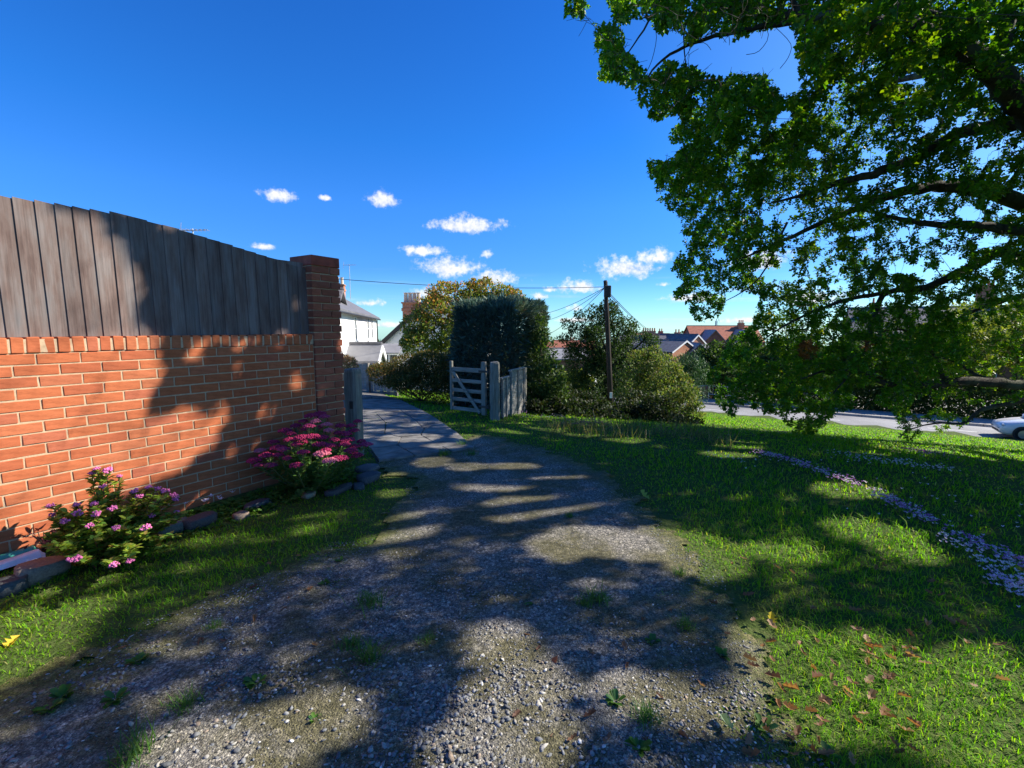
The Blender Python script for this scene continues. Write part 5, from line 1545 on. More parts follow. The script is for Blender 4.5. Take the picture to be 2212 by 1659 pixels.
flowers('cyclamen_flowers', 'few white cyclamen among the edging stones by the wall', np.array([gp(x, y) for x, y in ((443, 1100), (450, 1102), (458, 1092), (474, 1094), (478, 1097), (504, 1082), (403, 1107), (445, 1098))]) + np.array([0, 0, .02]), WHT, .03)
flowers('cyclamen_flowers', 'small white cyclamen scattered on the dark lawn between the drifts', scatter_line(g3((1880, 1050), (2060, 1120), (2150, 1090)), 55, .35), WHT)

# ------------------------------------------------------------------ gateway
def post_mesh(h, w, d, taper=.96, n=8):
    """split, weather-rounded oak post"""
    mb = MB(); vs = []
    prof = [(-w / 2, -d / 2 * .8), (-w * .32, -d / 2), (w * .30, -d / 2 * 1.02), (w / 2, -d / 2 * .75), (w / 2 * 1.02, d / 2 * .7), (w * .3, d / 2), (-w * .35, d / 2 * .97), (-w / 2 * .98, d / 2 * .72)]
    zs = [-.3, 0, h * .25, h * .5, h * .75, h * .97, h]
    for i, z in enumerate(zs):
        k = (1 - (1 - taper) * max(z, 0) / h) * (0.9 if i == len(zs) - 1 else 1)
        for x, y in prof: vs.append((x * k + random.uniform(-.004, .004), y * k + random.uniform(-.004, .004), z + (random.uniform(-.01, .012) if i == len(zs) - 1 else 0)))
    m = len(prof)
    fs = [(i * m + j, i * m + (j + 1) % m, (i + 1) * m + (j + 1) % m, (i + 1) * m + j) for i in range(len(zs) - 1) for j in range(m)]
    fs.append(tuple((len(zs) - 1) * m + j for j in range(m)))
    return mb.add(vs, fs)
# slamming post beside the pier
p = at(768, 960, 5.45); px0 = p[0]; z0_ = float(terrain(px0, 5.45))
t = thing('gate_post', 'silvery grey wooden gate post beside the end of the brick wall', 'post', (px0, 5.45, z0_), -.35)
post_mesh(1.03 - z0_, .165, .15).build('post', M_post, t, local=True)
mb = MB(); mb.box((-.10, .02, .49), (.035, .10, .96), bev=.006); mb.build('closing_strip', M_rail, t, local=True)
mb = MB(); mb.box((.03, -.083, .62), (.05, .012, .09), bev=.004); mb.build('latch_plate', M_iron, t, local=True)
# hanging post
p = at(1069, 880, 7.78); z1_ = float(terrain(p[0], 7.78))
HP = np.array([p[0], 7.78])
t = thing('gate_post', 'thick weathered hanging post carrying the open wooden gate', 'post', (HP[0], HP[1], z1_), .25)
ph = at(1066, 782, 7.78)[2] - z1_
post_mesh(ph, .155, .16).build('post', M_post, t, local=True)
# the gate, swung open
ga = np.array(at(1049, 840, 7.83))[:2]; gb = np.array(at(974, 840, 8.25))[:2]
gl = np.linalg.norm(gb - ga); grot = math.atan2(*(gb - ga)[::-1])
gz_ = float(terrain(*ga))
gate = thing('field_gate', 'small grey five-bar wooden gate standing open in front of the hedge', 'gate', (ga[0], ga[1], gz_), grot)
zb_, zt_ = at(1040, 893, 7.85)[2] - gz_, at(1040, 797, 7.85)[2] - gz_
hz_ = at(1046, 783, 7.83)[2] - gz_
mb = MB(); mb.box((.035, 0, (zb_ - .02 + hz_) / 2), (.085, .06, hz_ - zb_ + .04), bev=.008); mb.build('hanging_stile', M_post, gate, local=True)
mb = MB(); mb.box((gl - .02, 0, (zb_ + hz_) / 2), (.05, .055, hz_ - zb_ + .0), bev=.008); mb.build('closing_stile', M_post, gate, local=True)
hb = zt_ - zb_
for i, f in enumerate([0.045, .265, .475, .70, .955]):
    mb = MB(); mb.box((gl / 2 + .012, 0, zb_ + hb * f), (gl - .085, .024, .062 if i < 4 else .075), bev=.005); mb.build('bar', M_rail, gate, local=True)
mb = MB(); mb.beam((.10, .034, zb_ + .0), (gl - .07, .034, zt_ - .06), .022, .055, bev=.004); mb.build('brace', M_rail, gate, local=True)
for z in (zb_ + .12, zt_ - .04):
    mb = MB(); mb.box((.02, .037, z), (.20, .012, .035), bev=.003); mb.tube([(-.085, .037, z - .03), (-.085, .037, z + .04)], .014, 8); mb.build('hinge', M_iron, gate, local=True)

# two lap fence panels running back from the hanging post
def lap_panel(a, b, z0, zt, label, nb, battens, post_end):
    a = np.array(a); b = np.array(b); L_ = np.linalg.norm(b - a); rot = math.atan2(*(b - a)[::-1])
    t = thing('lap_panel', label, 'fence panel', (a[0], a[1], z0), rot)
    H = zt - z0
    for i in range(nb):
        zc = .05 + (H - .09) * (i + .5) / nb
        mb = MB(); hh = (H - .09) / nb * 1.3
        top = [(0.0, -.004, zc - hh / 2), (L_, -.004, zc - hh / 2 + random.uniform(-.008, .008)), (L_, .010, zc + hh / 2 + random.uniform(-.006, .006)), (0, .010, zc + hh / 2)]
        if random.random() < .8: top.insert(1, (L_ * random.uniform(.3, .7), -.004, zc - hh / 2 - random.uniform(0, .012)))
        mb.prism([(x, y - .012, z) for x, y, z in top], (0, .008, 0)); mb.build('slat', M_lap, t, local=True)
    for x in battens:
        mb = MB(); mb.box((x * L_, -.026, H / 2), (.035, .018, H - .04), bev=.003); mb.build('batten', M_lap, t, local=True)
    mb = MB(); mb.box((L_ / 2, .0, H - .012), (L_ + .02, .055, .03), bev=.004); mb.build('capping', M_lap, t, local=True)
    if post_end:
        mb = MB(); mb.box((L_ + .05, 0, H / 2 - .1), (.075, .075, H + .18), bev=.008); mb.build('panel_post', M_post, t, local=True)
A_p = HP + np.array([.10, .12]); B_p = np.array(at(1101, 850, 8.35))[:2]; C_p = np.array(at(1131, 850, 9.05))[:2]
lap_panel(A_p, B_p - np.array([.01, .05]), float(terrain(*A_p)) - .02, at(1092, 814, 8.1)[2], 'lower grey lap fence panel next to the hanging post', 9, (.06, .55), False)
lap_panel(B_p, C_p, float(terrain(*B_p)) - .10, at(1112, 797, 8.6)[2], 'taller grey lap fence panel with a broken lower corner', 11, (.04, .52, .97), True)

# ------------------------------------------------------------------ hedges, shrubs and trees
def blob_points(blobs, n, shell=0.55):
    vol = np.array([b[1][0] * b[1][1] * b[1][2] for b in blobs]) ** (2 / 3)
    i = rng.choice(len(blobs), n, p=vol / vol.sum())
    c = np.array([b[0] for b in blobs])[i]; r = np.array([b[1] for b in blobs])[i]
    d = rdir(n)
    k = np.where(rng.uniform(0, 1, n) < shell, rng.uniform(.8, 1.08, n), rng.uniform(.15, .95, n) ** .6)
    return c + d * r * k[:, None], d
def sub_blobs(ctr, rad, n, size, seed, lo=-1):
    r2 = np.random.default_rng(seed); out = []
    while len(out) < n:
        d = r2.uniform(-1, 1, 3)
        if np.linalg.norm(d) > 1 or d[2] < lo: continue
        s = r2.uniform(size * .6, size * 1.3)
        out.append((np.array(ctr) + d * np.array(rad) * .85, np.array([s, s, s * r2.uniform(.6, .95)])))
    return out
def grow_plant(name, label, cat, base, blobs, n, size, kindn, mat, cols, w=None, group=None, trunk_r=.05, stems=5, up=.35, part='foliage', shade=None, clip=None, stem_mat=None, trunk_top=None, colfn=None, holes=.7):
    t = thing(name, label, cat, tuple(base), 0, group)
    P, d = blob_points(blobs, n)
    gz = terrain(P[:, 0], P[:, 1])
    k = P[:, 2] > gz + .02
    # ragged holes
    k &= rng.uniform(0, 1, len(P)) < np.clip(.85 + holes * vnoise(P, 3.2 / max(.4, np.mean([b[1][0] for b in blobs])), 60), .12 if holes < 1 else .03, 1)
    if clip is not None: k &= clip(P)
    P, d = P[k], d[k]; n = len(P)
    D = unit(d * .7 + rdir(n) * .9 + np.array([0, 0, up]))
    U = unit(np.array([0, 0, 1.]) + d * .5 + rng.normal(0, .4, (n, 3)))
    cc = pal(n, cols, w)
    if colfn is not None: cc = colfn(P, cc)
    kind(leaf_mesh(part, P, D, U, size * rng.uniform(.6, 1.25, n), kindn, mat, t, cc), 'stuff')
    sb = MB(); base = np.array(base, float)
    if trunk_top is not None:
        tt_ = np.array(trunk_top, float)
        pth, rr_ = smooth_path([base - [0, 0, .2], base * .6 + tt_ * .4 + rng.normal(0, .05, 3), tt_], [trunk_r, trunk_r * .8, trunk_r * .5], 4, .02)
        sb.tube(pth, rr_, 8, jit=.06); sb.build('trunk', stem_mat or M_bark, t, smooth=True); src = tt_; sb = MB(); nm = 'branch'
    else: src = base; nm = 'stem'
    for q in range(stems):
        b = blobs[rng.integers(len(blobs))]
        m_ = (src + b[0]) / 2 + rng.normal(0, .12, 3) * np.linalg.norm(b[0] - src) * .5
        pth, rr_ = smooth_path([src, m_, b[0] + rng.normal(0, .3, 3) * b[1]], [trunk_r * .55, trunk_r * .35, trunk_r * .1], 4, .02)
        sb = MB(); sb.tube(pth, rr_, 6, jit=.08); sb.build(nm, stem_mat or M_bark, t, smooth=True)
    return t

# clipped conifer hedge behind the gate
def hedge():
    A = np.array(at(968, 800, 9.7))[:2]; B = np.array(at(1116, 800, 9.15))[:2]
    u = unit(B - A); v = np.array([-u[1], u[0]]); Lh = np.linalg.norm(B - A); Dh = 2.3
    zt = at(1040, 640, 9.5)[2]
    c0 = A + u * Lh / 2 + v * Dh / 2
    z0 = float(terrain(*c0))
    t = thing('hedge', 'tall clipped blue-green conifer hedge standing behind the wooden gate', 'hedge', (c0[0], c0[1], z0 - .05), math.atan2(u[1], u[0]))
    n = 72000
    a, b, c = Lh / 2, Dh / 2, (zt - z0) / 2
    f = rng.choice(4, n, p=[.36, .24, .24, .16])
    x = rng.uniform(-1, 1, n); y = rng.uniform(-1, 1, n); z = rng.uniform(-1, 1, n)
    y = np.where(f == 0, -1, y); x = np.where(f == 1, 1, x); z = np.where(f == 2, 1, z); x = np.where(f == 3, -1, x)
    nrm = np.zeros((n, 3)); nrm[f == 0, 1] = -1; nrm[f == 1, 0] = 1; nrm[f == 2, 2] = 1; nrm[f == 3, 0] = -1
    # rounded block with a lumpy clipped face
    q = np.stack([x, y, z], 1); pw = 7.0
    k = (np.abs(q) ** pw).sum(1) ** (1 / pw); q = q / k[:, None] * np.maximum(1, .985)
    pos = q * np.array([a, b, c])
    depth = rng.uniform(0, 1, n) ** 1.6 * .26
    lump = .09 * vnoise(pos, 3.4, 70) + .05 * vnoise(pos, 9, 71) + .03 * vnoise(pos, 22, 72)
    g_ = unit(np.sign(q) * np.abs(q) ** (pw - 1) / np.array([a, b, c]))
    pos = pos + g_ * (lump - depth)[:, None]
    pos[:, 2] += c
    D = unit(g_ * .9 + rng.normal(0, .55, (n, 3)) + np.array([0, 0, .45]))
    U = unit(g_ + rng.normal(0, .5, (n, 3)))
    S = rng.uniform(.045, .10, n) + depth * .12; tall = rng.uniform(0, 1, n) < .035; S[tall] *= 2.2
    cc = pal(n, [(.045, .085, .068), (.062, .112, .09), (.085, .145, .115), (.032, .058, .045)], [.35, .3, .15, .2])
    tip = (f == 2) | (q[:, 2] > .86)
    cc[tip] = cc[tip] * np.array([1.5, 1.45, 1.35])  # top needles coloured lighter, sunlight put into the colour
    old = (depth > .12); cc[old] *= np.array([.75, .6, .45])  # needles deeper inside are coloured browner and darker
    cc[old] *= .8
    rt = (f == 1) & (rng.uniform(0, 1, n) < .4); cc[rt] = cc[rt] * .4 + np.array([.07, .10, .03]) * .6  # part of the right face tinted yellow-green, as if sunlit
    brown = (rng.uniform(0, 1, n) < .02) | ((vnoise(pos, 3.0, 73) > .62) & (rng.uniform(0, 1, n) < .35)); cc[brown] = np.array([.12, .09, .05])
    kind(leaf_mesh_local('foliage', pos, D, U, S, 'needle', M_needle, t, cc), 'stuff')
    for k in range(7):
        xx, yy = random.uniform(-.8, .8) * a, random.uniform(-.7, .7) * b
        mb = MB(); mb.tube([(xx, yy, -.1), (xx + random.uniform(-.1, .1), yy + random.uniform(-.1, .1), c), (xx * .9, yy * .9, 1.7 * c)], [.05, .04, .015], 7); mb.build('stem', M_bark, t, local=True)
def leaf_mesh_local(name, P, D, U, size, kindn, mat, parent, cols):
    V, F, k = leaves_np(P, D, U, size, kindn)
    return mesh_np(name, V, F, mat, parent, col=np.repeat(cols, k, 0), local=True)
hedge()

DARKG = [(.024, .056, .013), (.038, .082, .016), (.056, .105, .02), (.08, .12, .034)]
MIDG = [(.05, .085, .018), (.075, .115, .024), (.10, .13, .03), (.04, .07, .02)]
def base_at(x, Y):
    X = (x - 1106) / FPX * Y
    return np.array([X, Y, float(terrain(X, Y))])
# ivy bush to the right of the hedge
b0 = base_at(1172, 9.9)
bl = [(np.array(at(1168, 760, 9.9)), np.array([.34, .4, .42])), (np.array(at(1178, 820, 9.7)), np.array([.40, .45, .45])), (np.array(at(1166, 870, 9.6)), np.array([.42, .4, .32])), (np.array(at(1158, 720, 10.2)), np.array([.26, .4, .40])), (np.array(at(1196, 860, 9.6)), np.array([.32, .35, .4]))]
grow_plant('ivy_bush', 'dark ivy-leaved bush crowding the right side of the clipped hedge', 'bush', b0, bl, 6500, .075, 'oval', M_leaf2, DARKG, stems=4)
# autumn tree behind the hedge
b0 = base_at(985, 14.5)
TL_ = [(905, 700, 14, .50), (886, 730, 13.8, .33), (935, 670, 14.3, .60), (960, 640, 14.6, .55), (1000, 640, 14.8, .56), (1045, 632, 15, .50), (1085, 640, 15, .45), (1020, 612, 15, .16), (1050, 608, 15, .14), (1075, 615, 15, .14), (905, 745, 13.7, .5), (950, 720, 14, .6), (985, 690, 14.2, .6), (1110, 645, 15, .35), (925, 750, 13.8, .4), (1020, 660, 14.8, .6), (1070, 660, 15, .5), (990, 760, 14, .5), (1120, 668, 15, .35)]
bl = [(np.array(at(x, y, Y)), np.array([r, r, r * .75])) for x, y, Y, r in TL_]
def autumn(P, cc):
    t_ = np.clip(.5 + .6 * vnoise(P, 1.6, 80) + (P[:, 2] - 1.6) * .35, 0, 1)[:, None]
    org = pal(len(P), [(.46, .22, .06), (.55, .33, .08), (.42, .34, .08), (.50, .16, .07)])
    return np.where(rng.uniform(0, 1, (len(P), 1)) < t_ * .62, org, cc)
grow_plant('autumn_tree', 'loose tree turning yellow and orange behind the clipped hedge', 'tree', b0, bl, 27000, .09, 'oval', M_leaf2, [(.11, .18, .03), (.17, .23, .045), (.26, .26, .06)], trunk_r=.10, stems=12, trunk_top=at(985, 760, 14.4), colfn=autumn, holes=1.5)
# long low shrub on the lawn behind the gate
bl = [(np.array(at(x, y, Y)), np.array([rx, .55, rz])) for x, y, Y, rx, rz in [(838, 808, 11.2, .42, .30), (880, 800, 11.0, .5, .38), (925, 800, 10.8, .5, .40), (965, 805, 10.6, .45, .42), (900, 830, 10.5, .5, .28), (950, 840, 10.3, .5, .28), (1000, 815, 10.6, .4, .42), (815, 800, 11.4, .2, .14), (870, 822, 10.7, .4, .2), (930, 790, 11.3, .5, .35), (980, 785, 11.3, .4, .35)]]
def coto(P, cc):
    k = (rng.uniform(0, 1, len(P)) < .30); o_ = pal(len(P), [(.20, .10, .03), (.26, .15, .04)])
    return np.where(k[:, None], o_, cc)
grow_plant('low_shrub', 'long low brownish green shrub on the grass left of the gate', 'shrub', base_at(910, 10.7), bl, 42000, .05, 'diamond', M_leaf2, [(.05, .07, .014), (.075, .085, .018), (.11, .10, .025)], stems=9, trunk_r=.03, colfn=coto)
# hydrangea head over the slamming post
bl = [(np.array(at(752, 786, 5.85)), np.array([.10, .10, .085])), (np.array(at(764, 795, 5.8)), np.array([.065, .07, .05])), (np.array(at(745, 775, 5.95)), np.array([.06, .06, .05]))]
b0 = base_at(752, 5.95)
grow_plant('hydrangea', 'fading yellow and pink hydrangea heads behind the grey gate post', 'shrub', b0, bl, 1500, .032, 'diamond', M_petal, [(.46, .30, .10), (.52, .38, .15), (.50, .20, .14), (.30, .26, .08)], stems=5, trunk_r=.012, part='flower_heads')

# trees and scrub right of the pole
def tree_px(name, label, cat, xb, Yb, L_, n, size, cols, kindn='oval', mat=None, tr=.12, top=None, group=None, stems=8, colfn=None, w=None, clip=None, holes=.7):
    b0 = base_at(xb, Yb)
    bl = [(np.array(at(x, y, Y)), np.array([r, r, r * k])) for x, y, Y, r, k in L_]
    r5 = np.random.default_rng(int(xb) * 3 + len(bl))
    for c_, r_s in list(bl):
        for q in range(3):
            d_ = r5.normal(size=3); d_[2] = abs(d_[2]) * .8; d_ /= np.linalg.norm(d_)
            k_ = r5.uniform(.22, .42); bl.append((c_ + d_ * r_s * r5.uniform(.85, 1.15), r_s * k_))
    grow_plant(name, label, cat, b0, bl, n, size, kindn, mat or M_leaf2, cols, w, group, tr, stems, trunk_top=top, colfn=colfn, clip=clip, holes=holes)
tree_px('bushy_tree', 'dense dark green tree standing right behind the telegraph pole', 'tree', 1312, 27,
        [(1310, 690, 27, .9, .9), (1280, 700, 26.6, .9, .9), (1345, 715, 27, .9, .9), (1255, 735, 26.5, .9, .8), (1310, 740, 26.4, 1.3, .9), (1375, 745, 27, .9, .9), (1400, 775, 27, .8, .8), (1265, 780, 26.3, 1.1, .8), (1330, 790, 26.2, 1.3, .9), (1290, 830, 26, 1.2, .9), (1350, 840, 26, 1.2, .8), (1225, 700, 27, .35, .8), (1240, 765, 26.6, .7, .8), (1390, 810, 26.5, .9, .8), (1315, 668, 27.2, .55, .9), (1405, 735, 27, .4, .8), (1230, 820, 26, .9, .8), (1400, 850, 25.6, 1.0, .8), (1270, 860, 25.4, 1.1, .8), (1340, 870, 25.4, 1.2, .8), (1420, 805, 26.2, .8, .8)],
        40000, .15, [(.024, .056, .013), (.036, .076, .017), (.055, .095, .024), (.014, .034, .010)], 'diamond', top=at(1310, 800, 26.8), tr=.2, stems=12, holes=.55)
def sunny(P, cc):
    k = rng.uniform(0, 1, len(P)) < .22
    return np.where(k[:, None], pal(len(P), [(.16, .14, .05), (.20, .16, .07), (.12, .13, .05)]), cc)
tree_px('sunlit_shrub', 'tall pale yellowish green shrub in full sun at the crest of the bank', 'shrub', 1430, 14.3,
        [(1385, 790, 14.6, .55, .9), (1425, 800, 14.3, .6, .9), (1400, 840, 14.1, .6, .9), (1450, 850, 13.8, .6, .9), (1390, 780, 14.8, .36, .9), (1475, 880, 13.4, .5, .9), (1425, 890, 13.4, .65, .9), (1490, 905, 13, .35, .8), (1365, 820, 14.4, .45, .9), (1488, 850, 13.8, .35, .8), (1372, 775, 14.8, .2, 1.2), (1412, 762, 14.8, .18, 1.3), (1455, 800, 14.3, .2, 1.3), (1506, 885, 13, .2, 1), (1475, 830, 14, .22, 1.2), (1358, 850, 13.8, .4, .9), (1380, 880, 13.2, .4, .9)],
        21000, .075, [(.11, .18, .035), (.16, .22, .05), (.07, .13, .025), (.22, .24, .08)], tr=.06, stems=10, colfn=sunny, holes=1.2)
tree_px('young_conifer', 'bright green feathery conifer behind the sunlit shrub', 'tree', 1490, 20,
        [(1482, 792, 20, .5, 1.2), (1502, 805, 20, .55, 1.2), (1465, 810, 20, .6, 1.2), (1495, 840, 19.6, .7, 1.2), (1470, 860, 19.6, .7, 1)],
        9000, .13, [(.05, .12, .03), (.075, .16, .04), (.03, .08, .025)], 'needle', M_needle, tr=.1, top=at(1485, 790, 20), stems=8)
# brambles along the crest in front of the pole
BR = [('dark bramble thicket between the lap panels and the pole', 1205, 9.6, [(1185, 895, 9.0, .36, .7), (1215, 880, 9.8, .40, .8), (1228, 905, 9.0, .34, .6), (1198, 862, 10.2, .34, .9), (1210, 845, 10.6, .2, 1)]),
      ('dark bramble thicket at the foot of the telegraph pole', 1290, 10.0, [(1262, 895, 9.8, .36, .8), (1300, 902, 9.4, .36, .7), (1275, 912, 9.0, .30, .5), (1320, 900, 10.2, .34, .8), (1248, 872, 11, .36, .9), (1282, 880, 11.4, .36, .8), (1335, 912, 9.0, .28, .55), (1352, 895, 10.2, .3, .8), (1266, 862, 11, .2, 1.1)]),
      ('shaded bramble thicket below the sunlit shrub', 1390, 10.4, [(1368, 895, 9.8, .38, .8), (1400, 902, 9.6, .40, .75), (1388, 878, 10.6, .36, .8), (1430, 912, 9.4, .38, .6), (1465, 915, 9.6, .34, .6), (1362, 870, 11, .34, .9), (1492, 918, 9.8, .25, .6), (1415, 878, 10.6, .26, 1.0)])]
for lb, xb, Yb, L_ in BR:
    tree_px('bramble', lb, 'bush', xb, Yb, L_, 12500, .065, [(.012, .030, .007), (.018, .040, .009), (.028, .046, .012), (.035, .036, .014)], tr=.018, stems=8, group='bramble thickets along the crest')  # leaf colours darkened to stand in for the shade over the thickets
# dry weed stalks and twig heap at the foot of the brambles
def twigheap():
    c0 = gp(1262, 922)
    t = thing('twig_heap', 'small heap of dry brown prunings in front of the brambles', 'brushwood', tuple(c0))
    for k in range(34):
        a = random.uniform(0, 6.28); l = random.uniform(.12, .38); p_ = c0 + np.array([random.uniform(-.38, .42), random.uniform(-.12, .15), random.uniform(.01, .12)])
        d = np.array([math.cos(a), math.sin(a) * .5, random.uniform(-.1, .5)])
        mb = MB(); mb.tube([p_, p_ + d * l * .5 + rng.normal(0, .02, 3), p_ + d * l], [.006, .005, .003], 4); mb.build('dry_stick', M_stick, t)
M_stick = simple('dry stick', (.34, .22, .13), .9, .1, .3, 12)
twigheap()
n = 900
sx_ = rng.uniform(1180, 1580, n); sy_ = rng.uniform(918, 950, n) + np.where(sx_ > 1480, 25 * (sx_ - 1480) / 100, 0)
pp = np.array([gp(x, y) for x, y in zip(sx_, sy_)])
D = np.stack([rng.normal(0, .35, n), rng.normal(0, .35, n), np.ones(n)], 1)
o = leaf_mesh('dry_stalks', pp, D, rng.normal(0, 1, (n, 3)), rng.uniform(.08, .26, n), 'blade', M_leaf2, None, pal(n, [(.22, .18, .09), (.14, .15, .05), (.08, .11, .03)]))
kind(o, 'stuff'); tag(o, 'tall dry grass stalks along the edge of the brambles', 'dry grass')

# ------------------------------------------------------------------ telegraph pole and its wires
pb = base_at(1322, 24.0); ptop = at(1308, 607, 24.0)
pole = thing('telegraph_pole', 'dark wooden telegraph pole with a terminal box near its top', 'pole', tuple(pb))
pd = ptop - pb
mb = MB(); mb.tube([pb - pd * .05, pb + pd * .3, pb + pd * .7, ptop], [.14, .13, .115, .10], 14); mb.build('mast', simple('creosoted timber', (.042, .034, .028), .9, .15, .4, 3, .4, 30, stretch=(3, 3, .3)), pole, smooth=True)
tb_ = pb + pd * .93
mb = MB(); mb.box((tb_[0] + .05, tb_[1] - .17, tb_[2] - .08), (.34, .20, .58), bev=.03); mb.build('terminal_box', M_dark, pole)
mb = MB(); mb.tube([ptop - np.array([0, 0, .05]), ptop + np.array([0, 0, .03])], [.115, .09], 12); mb.build('pole_cap', M_dark, pole)
mb = MB(); mb.box((pb[0] + pd[0] * .055 - .02, pb[1] - .18, pb[2] + .62), (.13, .02, .30), bev=.004); mb.build('marker_plate', M_wframe, pole)
for k in range(6):
    s_ = 1 if k % 2 else -1; q = pb + pd * (.48 + k * .07)
    mb = MB(); mb.tube([q + np.array([s_ * .12, 0, 0]), q + np.array([s_ * .28, 0, 0]), q + np.array([s_ * .28, 0, .04])], .012, 6); mb.build('step_iron', M_iron, pole)
wt = pb + pd * .955
def wire(a, b, sag, label, r=.012, group=None):
    a = np.array(a, float); b = np.array(b, float)
    ts_ = np.linspace(0, 1, 24)[:, None]
    p = a * (1 - ts_) + b * ts_; p[:, 2] -= sag * 4 * (ts_ * (1 - ts_))[:, 0]
    mb = MB(); mb.tube(p, r, 5, cap=False)
    tag(mb.build('overhead_wire', M_wire), label, 'cable', group)
wire(wt, at(620, 592, 20), .25, 'long overhead wire running from the pole across to the houses on the left', .013)
W2 = 'one of the thin phone wires falling from the pole behind the hedge'
wire(wt, at(1120, 682, 44), .5, 'upper thin phone wire falling from the pole to the left behind the hedge', .014)
wire(wt, at(1140, 694, 42), .6, 'middle thin phone wire falling from the pole to the left behind the hedge', .014)
wire(wt, at(1150, 735, 40), .5, 'steepest thin phone wire falling from the pole to the left behind the hedge', .014)
wire(wt - np.array([0, 0, .1]), at(1425, 722, 74), .5, 'upper thin phone wire falling from the pole to the right', .018)
wire(wt - np.array([0, 0, .3]), at(1405, 728, 70), .5, 'lower thin phone wire falling from the pole to the right', .018)
wire(wt - np.array([0, 0, .2]), at(1445, 735, 66), .6, 'outermost thin phone wire falling from the pole to the right', .018)

# ------------------------------------------------------------------ houses
def R2(rot): c, s = math.cos(rot), math.sin(rot); return lambda x, y: (x * c - y * s, x * s + y * c)
def window(parent, face, u, z, w, h, hw, hd, panes=(1, 2), sill=True, arch=False):
    """face 'f' (-y) 'b' (+y) 'l' (-x) 'r' (+x); u along the face"""
    def P(a, d, zz):
        if face == 'f': return (a, -hd - d, zz)
        if face == 'b': return (-a, hd + d, zz)
        if face == 'l': return (-hw - d, -a, zz)
        return (hw + d, a, zz)
    def bx(a, zz, wa, hh, d0, d1):
        mb = MB(); c = P(a, (d0 + d1) / 2, zz); t = abs(d1 - d0)
        sz = (wa, t, hh) if face in 'fb' else (t, wa, hh)
        return mb.box(c, sz, bev=0)
    fr = MB(); tk = .07
    for (a, zz, wa, hh) in [(u - w / 2 + tk / 2, z, tk, h), (u + w / 2 - tk / 2, z, tk, h), (u, z + h / 2 - tk / 2, w - 2 * tk, tk), (u, z - h / 2 + tk / 2, w - 2 * tk, tk)]:
        b_ = bx(a, zz, wa, hh, -.02, .045); fr.add(b_.v, b_.f)
    for i in range(1, panes[0]):
        b_ = bx(u - w / 2 + w * i / panes[0], z, .04, h - 2 * tk, -.02, .035); fr.add(b_.v, b_.f)
    for j in range(1, panes[1]):
        b_ = bx(u, z - h / 2 + h * j / panes[1], w - 2 * tk, .05, -.02, .03); fr.add(b_.v, b_.f)
    f_o = fr.build('window', M_wframe, parent, local=True)
    bx(u, z, w - 2 * tk + .004, h - 2 * tk + .004, -.03, .015).build('pane', M_glass, f_o, local=True)
    if sill: bx(u, z - h / 2 - .05, w + .2, .09, -.02, .10).build('sill', M_wframe, f_o, local=True)
